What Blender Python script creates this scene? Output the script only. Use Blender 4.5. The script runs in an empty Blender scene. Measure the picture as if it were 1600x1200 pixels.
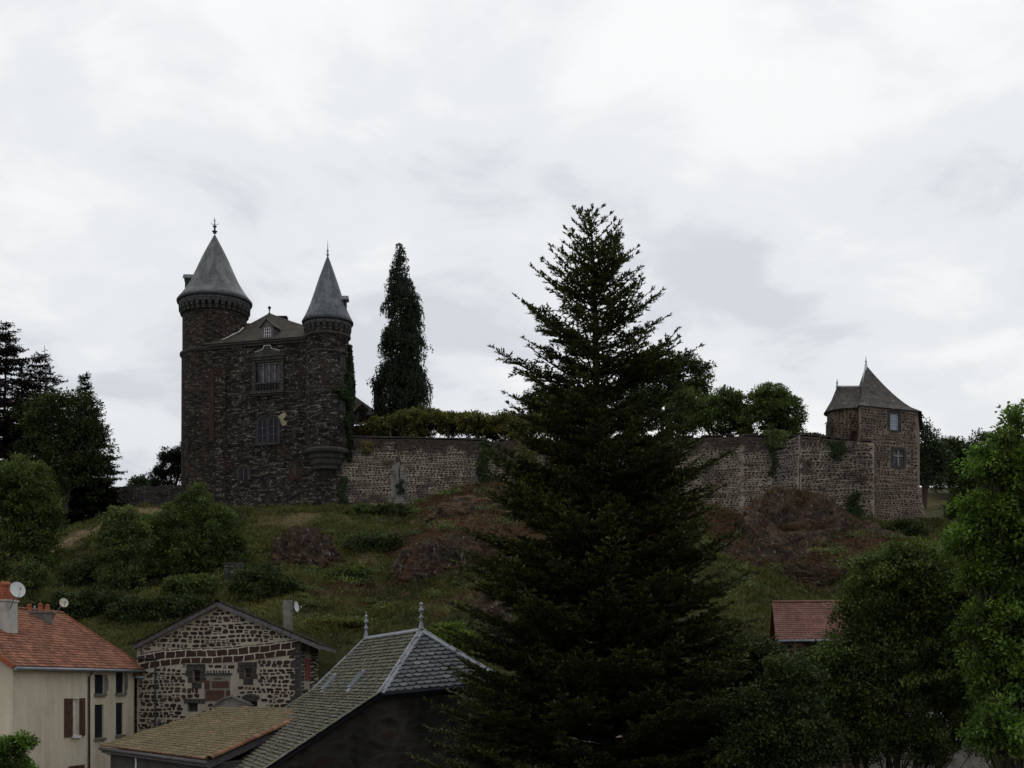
import bpy, math, random
import numpy as np
from mathutils import Vector

# ---------------------------------------------------------------- camera, sky, sun, exposure
F = 2000.0      # focal length in pixels of the 1600 px wide photograph
HY = 1070.0     # row of the horizon
S = bpy.context.scene
COL = S.collection
cam_d = bpy.data.cameras.new('camera'); cam = bpy.data.objects.new('camera', cam_d); COL.objects.link(cam)
cam_d.sensor_width = 36.0; cam_d.lens = 36.0*F/1600.0
cam_d.shift_y = (HY-600.0)/1600.0
cam_d.clip_start = 0.2; cam_d.clip_end = 8000
cam.location = (0, 0, 0); cam.rotation_euler = (math.radians(90), 0, 0)
S.camera = cam
S.view_settings.view_transform = 'Standard'; S.view_settings.look = 'None'
S.view_settings.exposure = 0.0; S.view_settings.gamma = 1.0
S.cycles.max_bounces = 5; S.cycles.diffuse_bounces = 3; S.cycles.transparent_max_bounces = 4
SUN_EL, SUN_AZ = math.radians(52), math.radians(14)     # behind the castle, a little to the right

world = bpy.data.worlds.new('World'); S.world = world; world.use_nodes = True
wt = world.node_tree; wt.nodes.clear()
def wn(t, **k):
    n = wt.nodes.new(t)
    for a, b in k.items(): setattr(n, a, b)
    return n
def build_world():
    L = wt.links.new
    sky = wn('ShaderNodeTexSky', sky_type='NISHITA'); sky.sun_disc = False
    sky.sun_elevation = SUN_EL; sky.sun_rotation = SUN_AZ
    mul = wn('ShaderNodeVectorMath', operation='SCALE'); mul.inputs[3].default_value = 0.10
    L(sky.outputs[0], mul.inputs[0])
    tc = wn('ShaderNodeTexCoord'); sep = wn('ShaderNodeSeparateXYZ'); L(tc.outputs['Generated'], sep.inputs[0])
    def m(op, a, b=None, c=None):
        n = wn('ShaderNodeMath', operation=op)
        for i, v in enumerate((a, b, c)):
            if v is None: continue
            if isinstance(v, (int, float)): n.inputs[i].default_value = v
            else: L(v, n.inputs[i])
        return n.outputs[0]
    zz = m('ADD', m('MAXIMUM', sep.outputs[2], 0.0), 0.22)
    px = m('DIVIDE', sep.outputs[0], zz); py = m('DIVIDE', sep.outputs[1], zz)
    cb = wn('ShaderNodeCombineXYZ'); L(px, cb.inputs[0]); L(py, cb.inputs[1]); cb.inputs[2].default_value = CLOUD_SEED
    def noise(scale, detail, rough, dist=0.0):
        n = wn('ShaderNodeTexNoise'); n.inputs['Scale'].default_value = scale; n.inputs['Detail'].default_value = detail
        n.inputs['Roughness'].default_value = rough; n.inputs['Distortion'].default_value = dist
        L(cb.outputs[0], n.inputs['Vector']); return n.outputs['Fac']
    big = noise(1.3, 4, 0.5, 0.3); mid = noise(3.6, 10, 0.55, 0.35)
    f = m('ADD', m('MULTIPLY', big, 0.45), m('MULTIPLY', mid, 0.55))
    r = wn('ShaderNodeValToRGB'); cr = r.color_ramp; cr.interpolation = 'EASE'
    cr.elements[0].position = 0.39; cr.elements[0].color = (0.68, 0.71, 0.755, 1)
    cr.elements[1].position = 0.60; cr.elements[1].color = (0.955, 0.96, 0.96, 1)
    e = cr.elements.new(0.48); e.color = (0.825, 0.845, 0.87, 1)
    L(f, r.inputs[0])
    # the cloud layer is thinner overhead than towards the horizon
    k = m('MULTIPLY_ADD', m('SQRT', m('MAXIMUM', sep.outputs[2], 0.0)), 0.20, 0.88)
    sc = wn('ShaderNodeVectorMath', operation='SCALE'); L(r.outputs[0], sc.inputs[0]); L(k, sc.inputs[3])
    mx = wn('ShaderNodeMix', data_type='RGBA'); mx.inputs[0].default_value = 0.96
    L(mul.outputs[0], mx.inputs[6]); L(sc.outputs[0], mx.inputs[7])
    bg = wn('ShaderNodeBackground'); bg.inputs[1].default_value = 1.0; L(mx.outputs[2], bg.inputs[0])
    out = wn('ShaderNodeOutputWorld'); L(bg.outputs[0], out.inputs[0])
CLOUD_SEED = 3.3
build_world()
sun_d = bpy.data.lights.new('sun', 'SUN'); sun_d.energy = 0.5; sun_d.angle = math.radians(25); sun_d.color = (1, 0.96, 0.9)
sun = bpy.data.objects.new('sun', sun_d); COL.objects.link(sun)
sv = Vector((math.sin(SUN_AZ)*math.cos(SUN_EL), math.cos(SUN_AZ)*math.cos(SUN_EL), math.sin(SUN_EL)))
sun.rotation_euler = sv.to_track_quat('Z', 'Y').to_euler(); sun.location = (0, 60, 90)

# ---------------------------------------------------------------- helpers
def P(px, py, D):
    return Vector(((px-800.0)/F*D, D, (HY-py)/F*D))
def tag(o, label=None, cat=None, group=None, kind=None):
    if label: o['label'] = label
    if cat: o['category'] = cat
    if group: o['group'] = group
    if kind: o['kind'] = kind
    return o
def empty(name, loc, label, cat, group=None):
    o = bpy.data.objects.new(name, None); COL.objects.link(o); o.location = loc; o.empty_display_size = 0.3
    return tag(o, label, cat, group)

def vnoise(p, seed=0):
    p = np.asarray(p, float); i = np.floor(p).astype(np.int64); f = p-i; f = f*f*(3-2*f)
    def h(a, b, c):
        n = (a*374761393 + b*668265263 + c*2147483647 + seed*1274126177) & 0xffffffff
        n = ((n ^ (n >> 13))*1274126177) & 0xffffffff
        n = (n ^ (n >> 16)) & 0xffff
        return n/32767.5-1.0
    x, y, z = i[..., 0], i[..., 1], i[..., 2]; fx, fy, fz = f[..., 0], f[..., 1], f[..., 2]
    r = 0
    for a in (0, 1):
        for b in (0, 1):
            for c in (0, 1):
                r = r + h(x+a, y+b, z+c)*(fx if a else 1-fx)*(fy if b else 1-fy)*(fz if c else 1-fz)
    return r
def fbm(p, oct=4, seed=0):
    p = np.asarray(p, float); a = 1.0; r = 0; t = 0
    for o in range(oct):
        r = r + a*vnoise(p*(2.03**o)+o*17.3, seed+o); t += a; a *= 0.5
    return r/t

class MB:
    """Collects faces with metre UVs and a tint per face; build() links them as one mesh object."""
    def __init__(s): s.v = []; s.f = []; s.uv = []; s.t = []; s.m = []; s.smooth = []
    def face(s, pts, uv=None, t=0.5, m=0, sm=False):
        pts = [Vector(p) for p in pts]
        if uv is None:
            n = Vector((0, 0, 0))
            for i in range(len(pts)):
                a, b = pts[i], pts[(i+1) % len(pts)]
                n += a.cross(b)
            if n.length < 1e-12: return
            n.normalize()
            if abs(n.z) > 0.97: U = Vector((1, 0, 0)); V = Vector((0, 1, 0))
            else:
                U = Vector((-n.y, n.x, 0)).normalized(); V = n.cross(U)
                if V.z < 0: V = -V
                if abs(n.z) < 0.15: V = Vector((0, 0, 1))
            uv = [(p.dot(U), p.dot(V)) for p in pts]
        k = len(s.v); s.v += [tuple(p) for p in pts]; s.f.append(tuple(range(k, k+len(pts)))); s.uv += uv
        s.t.append(t); s.m.append(m); s.smooth.append(sm)
    def box(s, o, ax, ay, az, t=0.5, m=0, bottom=True):
        """o corner, three edge vectors"""
        o = Vector(o); ax = Vector(ax); ay = Vector(ay); az = Vector(az)
        if ax.cross(ay).dot(az) < 0: ax, ay = ay, ax
        a, b, c, d = o, o+ax, o+ax+ay, o+ay
        if bottom: s.face([a, d, c, b], t=t, m=m)
        s.face([a+az, b+az, c+az, d+az], t=t, m=m)
        for p, q in ((a, b), (b, c), (c, d), (d, a)): s.face([p, q, q+az, p+az], t=t, m=m)
    def cbox(s, c, sx, sy, sz, rz=0, t=0.5, m=0):
        ux = Vector((math.cos(rz), math.sin(rz), 0)); uy = Vector((-math.sin(rz), math.cos(rz), 0))
        s.box(Vector(c)-ux*sx/2-uy*sy/2, ux*sx, uy*sy, Vector((0, 0, sz)), t, m)
    def tube(s, pts, rad, n=8, t=0.5, cap=True, m=0):
        pts = [Vector(p) for p in pts]
        if not hasattr(rad, '__len__'): rad = [rad]*len(pts)
        rings = []; L = 0; Ls = []
        for i, p in enumerate(pts):
            d = (pts[min(i+1, len(pts)-1)]-pts[max(i-1, 0)]).normalized()
            a = Vector((0, 0, 1)) if abs(d.z) < 0.9 else Vector((1, 0, 0))
            u = d.cross(a).normalized(); w = d.cross(u).normalized()
            rings.append([p+(u*math.cos(2*math.pi*k/n)+w*math.sin(2*math.pi*k/n))*rad[i] for k in range(n)])
            if i: L += (p-pts[i-1]).length
            Ls.append(L)
        for i in range(len(pts)-1):
            for k in range(n):
                k2 = (k+1) % n
                c = 2*math.pi*max(rad[i], 0.01)/n
                s.face([rings[i][k], rings[i][k2], rings[i+1][k2], rings[i+1][k]],
                       uv=[(k*c, Ls[i]), (k*c+c, Ls[i]), (k*c+c, Ls[i+1]), (k*c, Ls[i+1])], t=t, sm=True, m=m)
        if cap:
            s.face(rings[0][::-1], t=t, m=m); s.face(rings[-1], t=t, m=m)
    def lathe(s, c, prof, n=32, t=0.5, a0=0, a1=2*math.pi, m=0, sm=True, vf=None):
        """prof: (radius, z) from bottom to top; UV metres"""
        c = Vector(c); full = abs(a1-a0-2*math.pi) < 1e-6
        rm = max(r for r, z in prof)
        v = 0; vs = [0.0]
        for i in range(1, len(prof)):
            v += math.hypot(prof[i][0]-prof[i-1][0], prof[i][1]-prof[i-1][1]); vs.append(v)
        for i in range(len(prof)-1):
            (r0, z0), (r1, z1) = prof[i], prof[i+1]
            for k in range(n):
                b0 = a0+(a1-a0)*k/n; b1 = a0+(a1-a0)*(k+1)/n
                def q(r, z, b): return c+Vector((r*math.cos(b), r*math.sin(b), z))
                if r1 < 1e-4: pts = [q(r0, z0, b0), q(r0, z0, b1), q(0, z1, b0)]
                elif r0 < 1e-4: pts = [q(0, z0, b0), q(r1, z1, b1), q(r1, z1, b0)]
                else: pts = [q(r0, z0, b0), q(r0, z0, b1), q(r1, z1, b1), q(r1, z1, b0)]
                ra = rm
                u = [(b0*ra, z0 if vf is None else vs[i]), (b1*ra, z0 if vf is None else vs[i]),
                     (b1*ra, z1 if vf is None else vs[i+1]), (b0*ra, z1 if vf is None else vs[i+1])]
                if r1 < 1e-4: u = [u[0], u[1], ((b0+b1)/2*ra, u[2][1])]
                elif r0 < 1e-4: u = [((b0+b1)/2*ra, u[0][1]), u[2], u[3]]
                s.face(pts, uv=u, t=t, sm=sm, m=m)
    def build(s, name, mats, parent=None, weld=False):
        me = bpy.data.meshes.new(name)
        # share vertices so that smooth faces shade smoothly
        key = {}; vv = []; ff = []
        if weld or any(s.smooth):
            for f in s.f:
                g = []
                for i in f:
                    k = (round(s.v[i][0], 4), round(s.v[i][1], 4), round(s.v[i][2], 4))
                    j = key.get(k)
                    if j is None: j = key[k] = len(vv); vv.append(s.v[i])
                    g.append(j)
                ff.append(g)
            bad = [i for i, g in enumerate(ff) if len(set(g)) < len(g)]
            if bad: vv, ff = s.v, s.f
        else: vv, ff = s.v, s.f
        me.from_pydata(vv, [], ff)
        uvl = me.uv_layers.new(name='uv'); uvl.data.foreach_set('uv', np.array(s.uv, np.float32).ravel())
        at = me.attributes.new('tint', 'FLOAT', 'FACE'); at.data.foreach_set('value', np.array(s.t, np.float32))
        me.polygons.foreach_set('use_smooth', s.smooth)
        if not isinstance(mats, (list, tuple)): mats = [mats]
        for m in mats: me.materials.append(m)
        me.polygons.foreach_set('material_index', s.m)
        if any(s.smooth) and not all(s.smooth): pass
        me.update()
        o = bpy.data.objects.new(name, me); COL.objects.link(o)
        if parent is not None:
            o.parent = parent; o.matrix_parent_inverse = parent_inv(parent)
        return o
def world_loc(o):
    v = Vector((0, 0, 0))
    while o is not None:
        v = v+o.location; o = o.parent
        if o is not None and False: pass
    return v
def parent_inv(p):
    from mathutils import Matrix
    # every object of this scene is unrotated: vertices are written in world metres
    root = p
    while root.parent is not None: root = root.parent
    if p.parent is not None: return Matrix.Identity(4)
    return Matrix.Translation(-p.location)

def leaf_mesh(name, pos, dirs, nrm, ln, wd, tint, mat, parent=None, fold=0.25):
    """thousands of small diamond leaves as one mesh"""
    N = len(pos); pos = np.asarray(pos); dirs = np.asarray(dirs); nrm = np.asarray(nrm)
    dirs = dirs/(np.linalg.norm(dirs, axis=1, keepdims=True)+1e-9)
    side = np.cross(dirs, nrm); side /= (np.linalg.norm(side, axis=1, keepdims=True)+1e-9)
    up = np.cross(side, dirs)
    ln = np.broadcast_to(ln, (N,))[:, None]; wd = np.broadcast_to(wd, (N,))[:, None]
    V = np.empty((N, 4, 3), np.float32)
    V[:, 0] = pos
    V[:, 1] = pos+dirs*ln*0.45+side*wd*0.5+up*wd*fold
    V[:, 2] = pos+dirs*ln
    V[:, 3] = pos+dirs*ln*0.45-side*wd*0.5+up*wd*fold
    me = bpy.data.meshes.new(name)
    me.vertices.add(N*4); me.vertices.foreach_set('co', V.ravel())
    me.loops.add(N*4); me.loops.foreach_set('vertex_index', np.arange(N*4, dtype=np.int32))
    me.polygons.add(N); me.polygons.foreach_set('loop_start', np.arange(0, N*4, 4, dtype=np.int32))
    me.polygons.foreach_set('loop_total', np.full(N, 4, np.int32))
    at = me.attributes.new('tint', 'FLOAT', 'FACE'); at.data.foreach_set('value', np.asarray(tint, np.float32))
    me.materials.append(mat); me.update()
    o = bpy.data.objects.new(name, me); COL.objects.link(o)
    if parent is not None:
        o.parent = parent; o.matrix_parent_inverse = parent_inv(parent)
    return o

class Wall:
    """vertical wall frame from A to B (left to right as seen from outside)"""
    def __init__(s, A, B):
        s.A = Vector((A[0], A[1], 0)); s.B = Vector((B[0], B[1], 0)); s.L = (s.B-s.A).length
        s.d = (s.B-s.A)/s.L; s.n = Vector((s.d.y, -s.d.x, 0))
    def u(s, px):
        k = (px-800.0)/F
        return (k*s.A.y-s.A.x)/(s.d.x-k*s.d.y)
    def z(s, px, py):
        return (HY-py)/F*(s.A.y+s.u(px)*s.d.y)
    def pt(s, u, z, o=0.0): return s.A+s.d*u+s.n*o+Vector((0, 0, z))
    def box(s, mb, u0, u1, z0, z1, o0, o1, t=0.5, m=0):
        mb.box(s.pt(u0, z0, o0), s.d*(u1-u0), s.n*(o1-o0), Vector((0, 0, z1-z0)), t, m)
    def rect(s, px0, px1, py0, py1):
        pm = (px0+px1)/2
        return (s.u(px0), s.u(px1), s.z(pm, py1), s.z(pm, py0))
    def panel(s, mb, u0, u1, z0, z1, holes=(), depth=0.25, m=0):
        us = sorted(set([u0, u1]+[h[0] for h in holes]+[h[1] for h in holes]))
        zs = sorted(set([z0, z1]+[h[2] for h in holes]+[h[3] for h in holes]))
        for i in range(len(us)-1):
            for j in range(len(zs)-1):
                a, b, c, d = us[i], us[i+1], zs[j], zs[j+1]
                if any(h[0]-1e-6 <= a and b <= h[1]+1e-6 and h[2]-1e-6 <= c and d <= h[3]+1e-6 for h in holes): continue
                mb.face([s.pt(a, c), s.pt(b, c), s.pt(b, d), s.pt(a, d)], uv=[(a, c), (b, c), (b, d), (a, d)], m=m)
        for a, b, c, d in holes:
            for p, q in (((a, c), (b, c)), ((b, c), (b, d)), ((b, d), (a, d)), ((a, d), (a, c))):
                mb.face([s.pt(p[0], p[1], 0), s.pt(p[0], p[1], -depth), s.pt(q[0], q[1], -depth), s.pt(q[0], q[1], 0)],
                        uv=[(p[0], p[1]), (p[0]+depth, p[1]), (q[0]+depth, q[1]), (q[0], q[1])], m=m)
    def rubble(s, mb, inside_fn, u0, u1, z0, z1, seed, rw=(0.20, 0.52), rh=(0.155, 0.265), gap=0.050, proud=0.035, m=1, slope=0.0, lean=None, sides=9):
        """real pointed rubble: irregular rounded stones in wavering courses, set proud of the mortar"""
        rng = random.Random(seed); z = z0; row = 0
        while z < z1:
            h = rng.uniform(*rh); u = u0+rng.uniform(0, 0.2); ph = rng.uniform(0, 6)
            while u < u1:
                w = rng.uniform(*rw)*(0.75 if rng.random() < 0.3 else 1.0); two = h > 0.22 and w < 0.34 and rng.random() < 0.6
                for (a0, a1) in (((0, 0.48), (0.52, 1.0)) if two else ((0, 1.0),)):
                    cz = z+h*(a0+a1)/2+0.045*math.sin(u*1.3+ph)+slope*(u-u0)+rng.uniform(-0.02, 0.02); cu = u+w/2
                    hh = h*(a1-a0)/2-gap/2*rng.uniform(0.5, 1.3); hw = w/2-gap/2*rng.uniform(0.6, 1.5)
                    if hh < 0.025 or hw < 0.03: continue
                    if not all(inside_fn(cu+a*hw, cz+b*hh) for a in (-1, 1) for b in (-1, 1)): continue
                    sk = rng.uniform(-0.25, 0.25)*hh; n = sides; pts = []; ins = []; rnd = rng.uniform(0.45, 0.85)
                    for k in range(n):
                        a = 2*math.pi*(k+0.5*rng.random())/n; c, q = math.cos(a), math.sin(a)
                        x = math.copysign(abs(c)**rnd, c)*hw*rng.uniform(0.88, 1.04); y = math.copysign(abs(q)**rnd, q)*hh*rng.uniform(0.85, 1.05)+sk*c
                        pts.append((cu+x, cz+y)); ins.append((cu+x*0.8, cz+y*0.78+0.0))
                    lo = lean(cz) if lean else 0.0; o = proud*rng.uniform(0.6, 1.2)+lo; t = rng.random(); tp = [s.pt(x, y, o) for x, y in ins]; bt = [s.pt(x, y, 0.002+(lean(y) if lean else 0.0)) for x, y in pts]
                    mb.face(tp, t=t, m=m)
                    for k in range(n): mb.face([bt[k], bt[(k+1) % n], tp[(k+1) % n], tp[k]], t=t, m=m)
                u += w
            z += h; row += 1
    def window(s, parent, h, nx, nz, fmat, gmat, depth=0.18, bar=0.05, fr=0.07, name='window', label=None, gname='glass_pane', blind=False):
        a, b, c, d = h; mb = MB()
        o0, o1 = -depth, -depth+0.06
        s.box(mb, a, a+fr, c, d, o0, o1); s.box(mb, b-fr, b, c, d, o0, o1)
        s.box(mb, a+fr, b-fr, c, c+fr, o0, o1-0.003); s.box(mb, a+fr, b-fr, d-fr, d, o0, o1-0.003)
        for i in range(1, nx):
            x = a+(b-a)*i/nx; s.box(mb, x-bar/2, x+bar/2, c+fr, d-fr, o0, o1-0.006)
        for j in range(1, nz):
            z = c+(d-c)*j/nz; s.box(mb, a+fr, b-fr, z-bar/2, z+bar/2, o0, o1-0.012)
        w = mb.build(name, fmat, parent)
        if label: w['label'] = label
        g = MB(); s.box(g, a+0.01, b-0.01, c+0.01, d-0.01, o0-0.03, o0+0.015)
        g.build(gname, gmat, w)
        return w
# ---------------------------------------------------------------- materials
class NT:
    def __init__(s, name):
        s.m = bpy.data.materials.new(name); s.m.use_nodes = True; s.t = s.m.node_tree; s.t.nodes.clear()
        s.out = s.t.nodes.new('ShaderNodeOutputMaterial')
    def n(s, ty, **k):
        x = s.t.nodes.new(ty)
        for a, b in k.items(): setattr(x, a, b)
        return x
    def l(s, a, b): s.t.links.new(a, b)
    def inp(s, sock, v):
        if isinstance(v, (int, float)): sock.default_value = v
        elif isinstance(v, (tuple, list)): sock.default_value = tuple(v) if len(v) == len(sock.default_value) else tuple(v)+(1,)
        else: s.l(v, sock)
    def math(s, op, a, b=0.0, c=None, clamp=False):
        x = s.n('ShaderNodeMath', operation=op); x.use_clamp = clamp
        s.inp(x.inputs[0], a); s.inp(x.inputs[1], b)
        if c is not None: s.inp(x.inputs[2], c)
        return x.outputs[0]
    def vmath(s, op, a, b):
        x = s.n('ShaderNodeVectorMath', operation=op); s.inp(x.inputs[0], a); s.inp(x.inputs[1], b); return x.outputs[0]
    def uv(s): return s.n('ShaderNodeUVMap', uv_map='uv').outputs[0]
    def pos(s): return s.n('ShaderNodeNewGeometry').outputs['Position']
    def attr(s, a='tint'): return s.n('ShaderNodeAttribute', attribute_name=a).outputs['Fac']
    def noise(s, vec, scale, detail=4, rough=0.55, dist=0.0, col=False, dims='3D'):
        x = s.n('ShaderNodeTexNoise', noise_dimensions=dims); s.inp(x.inputs['Vector'], vec); x.inputs['Scale'].default_value = scale
        x.inputs['Detail'].default_value = detail; x.inputs['Roughness'].default_value = rough; x.inputs['Distortion'].default_value = dist
        return x.outputs['Color'] if col else x.outputs['Fac']
    def ramp(s, f, stops, interp='LINEAR'):
        x = s.n('ShaderNodeValToRGB'); r = x.color_ramp; r.interpolation = interp
        while len(r.elements) < len(stops): r.elements.new(0.5)
        for e, (p, c) in zip(r.elements, stops):
            e.position = p; e.color = (c, c, c, 1) if isinstance(c, (int, float)) else tuple(c)+(1,)
        s.inp(x.inputs[0], f); return x.outputs[0]
    def step(s, f, a, b):
        x = s.n('ShaderNodeMapRange', interpolation_type='SMOOTHSTEP'); s.inp(x.inputs[0], f)
        x.inputs[1].default_value = a; x.inputs[2].default_value = b; return x.outputs[0]
    def mix(s, f, a, b, mode='MIX'):
        x = s.n('ShaderNodeMix', data_type='RGBA', blend_type=mode); s.inp(x.inputs[0], f); s.inp(x.inputs[6], a); s.inp(x.inputs[7], b)
        return x.outputs[2]
    def finish(s, col, rough=0.9, bump=None, bstr=0.5, bdist=0.03, spec=0.15, metal=0.0):
        b = s.n('ShaderNodeBsdfPrincipled'); s.inp(b.inputs['Base Color'], col); s.inp(b.inputs['Roughness'], rough)
        b.inputs['Specular IOR Level'].default_value = spec; b.inputs['Metallic'].default_value = metal
        if bump is not None:
            x = s.n('ShaderNodeBump'); x.inputs['Strength'].default_value = bstr; x.inputs['Distance'].default_value = bdist
            s.inp(x.inputs['Height'], bump); s.l(x.outputs[0], b.inputs['Normal'])
        s.l(b.outputs[0], s.out.inputs[0]); return s.m

def stone(name, stops, mortar, w=0.4, h=0.22, gap=0.10, soft=0.05, warp=0.25, rnd=0.85, mnoise=(0.0, 0.01), mscale=0.6,
          patch=None, stain=0.35, mstretch=(1, 1, 1), bdist=0.06, round_=0.0, vary=0.0, topmask=None):
    """rubble masonry: voronoi stones w x h metres, mortar shows where noise lies above mnoise"""
    t = NT(name); uv = t.uv()
    wob = t.vmath('SUBTRACT', t.noise(uv, 1.7, 2, col=True), (0.5, 0.5, 0.5))
    wob = t.vmath('MULTIPLY', wob, (warp, warp*0.6, 0))
    p = t.vmath('ADD', uv, wob)
    p = t.vmath('MULTIPLY', p, (1.0/w, 1.0/h, 0))
    v1 = t.n('ShaderNodeTexVoronoi', feature='F1', voronoi_dimensions='2D'); v2 = t.n('ShaderNodeTexVoronoi', feature='DISTANCE_TO_EDGE', voronoi_dimensions='2D')
    for v in (v1, v2):
        t.l(p, v.inputs['Vector']); v.inputs['Scale'].default_value = 1.0; v.inputs['Randomness'].default_value = rnd
    rn = t.n('ShaderNodeSeparateColor'); t.l(v1.outputs['Color'], rn.inputs[0])
    col = t.ramp(rn.outputs[0], stops)
    fine = t.noise(uv, 9, 5, 0.65)
    col = t.mix(1.0, col, t.ramp(fine, [(0.25, 0.55), (0.75, 1.35)]), 'MULTIPLY')
    edge = t.math('ADD', v2.outputs['Distance'], t.math('MULTIPLY_ADD', t.noise(uv, 8, 4, 0.6), 0.20, -0.10))
    if vary: edge = t.math('SUBTRACT', edge, t.math('MULTIPLY', t.math('POWER', rn.outputs[1], 2.0), vary))
    if round_: edge = t.math('MINIMUM', edge, t.math('MULTIPLY', t.math('SUBTRACT', round_, v1.outputs['Distance']), 0.9))
    mm = t.math('SUBTRACT', 1.0, t.step(edge, gap-soft, gap+soft))
    mask = t.step(t.noise(t.vmath('MULTIPLY', uv, mstretch), mscale, 5, 0.6), mnoise[0], mnoise[1])
    if topmask:
        sy = t.n('ShaderNodeSeparateXYZ'); t.l(uv, sy.inputs[0])
        tm = t.math('ADD', sy.outputs[1], t.math('MULTIPLY_ADD', t.noise(uv, 0.7, 6, 0.65), 5.0, -2.5))
        tmk = t.step(tm, topmask[0], topmask[1]); mask = t.math('MULTIPLY', mask, t.math('SUBTRACT', 1.0, tmk))
        col = t.mix(t.math('MULTIPLY', tmk, 0.7), col, topmask[2])
    mm = t.math('MULTIPLY', mm, mask)
    mcol = t.mix(t.noise(uv, 3, 4), tuple(c*0.6 for c in mortar), tuple(min(1, c*1.25) for c in mortar))
    base = t.mix(mm, col, mcol)
    # joints without mortar are simply dark
    dark = t.math('MULTIPLY', t.math('SUBTRACT', 1.0, t.step(edge, gap*0.3, gap)), t.math('SUBTRACT', 1.0, mask))
    base = t.mix(t.math('MULTIPLY', dark, 0.75), base, (0.008, 0.008, 0.008))
    st = t.noise(uv, 0.35, 5, 0.6)
    base = t.mix(1.0, base, t.ramp(st, [(0.35, 1-stain), (0.65, 1+stain*0.4)]), 'MULTIPLY')
    run = t.noise(t.vmath('MULTIPLY', uv, (1.0, 0.10, 1)), 1.1, 5, 0.6)
    base = t.mix(1.0, base, t.ramp(run, [(0.36, 0.74), (0.55, 1.06)]), 'MULTIPLY')
    if patch:
        pc, pa, pb, ps = patch
        base = t.mix(t.math('MULTIPLY', t.step(t.noise(t.vmath('ADD', uv, (31, 7, 0)), ps, 4, 0.6), pa, pb), 0.75), base, pc)
    hgt = t.math('MULTIPLY', t.step(v2.outputs['Distance'], 0.0, 0.22), 1.0)
    hgt = t.math('ADD', hgt, t.math('MULTIPLY', fine, 0.5))
    return t.finish(base, 0.93, hgt, 0.9, bdist, spec=0.1)

def flat(name, c, rough=0.85, var=0.25, scale=3.0, bump=0.01, spec=0.2, metal=0.0, c2=None, gen=False):
    t = NT(name); p = t.pos()
    n = t.noise(p, scale, 6, 0.6)
    a = tuple(x*(1-var) for x in c); b = tuple(min(1, x*(1+var)) for x in c)
    col = t.mix(t.step(n, 0.3, 0.7), a, b)
    if c2: col = t.mix(t.step(t.noise(p, scale*0.3, 5, 0.65), 0.5, 0.68), col, c2)
    return t.finish(col, rough, n, 0.5, bump, spec, metal)

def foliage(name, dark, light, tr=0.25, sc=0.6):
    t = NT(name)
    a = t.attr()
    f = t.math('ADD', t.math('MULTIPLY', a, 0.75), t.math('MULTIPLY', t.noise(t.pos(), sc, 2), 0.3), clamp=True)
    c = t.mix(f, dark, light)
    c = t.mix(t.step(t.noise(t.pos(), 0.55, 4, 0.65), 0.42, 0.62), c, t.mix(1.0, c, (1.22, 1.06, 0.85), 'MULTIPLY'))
    d = t.n('ShaderNodeBsdfPrincipled'); t.l(c, d.inputs['Base Color']); d.inputs['Roughness'].default_value = 0.65
    d.inputs['Specular IOR Level'].default_value = 0.2
    if tr > 0:
        q = t.n('ShaderNodeBsdfTranslucent'); t.l(t.mix(1.0, c, (1.0, 1.25, 0.5), 'MULTIPLY'), q.inputs[0])
        m = t.n('ShaderNodeMixShader'); m.inputs[0].default_value = tr; t.l(d.outputs[0], m.inputs[1]); t.l(q.outputs[0], m.inputs[2]); t.l(m.outputs[0], t.out.inputs[0])
    else: t.l(d.outputs[0], t.out.inputs[0])
    return t.m

def tiles(name, stops, moss=None, mr=(0.45, 0.6), ms=0.8, rough=0.85, lich=None):
    """real tile geometry: colour per tile from the tint attribute"""
    t = NT(name); a = t.attr(); p = t.pos()
    c = t.ramp(a, stops)
    fine = t.noise(p, 14, 4, 0.6)
    c = t.mix(1.0, c, t.ramp(fine, [(0.3, 0.65), (0.7, 1.25)]), 'MULTIPLY')
    c = t.mix(1.0, c, t.ramp(t.noise(p, 0.7, 4, 0.6), [(0.35, 0.7), (0.65, 1.15)]), 'MULTIPLY')
    if moss: c = t.mix(t.step(t.noise(p, ms*6, 6, 0.7), mr[0], mr[1]), c, moss)
    if lich: c = t.mix(t.step(t.noise(p, 11, 5, 0.7), 0.56, 0.66), c, lich)
    return t.finish(c, rough, fine, 0.5, 0.01, spec=0.25)

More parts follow.
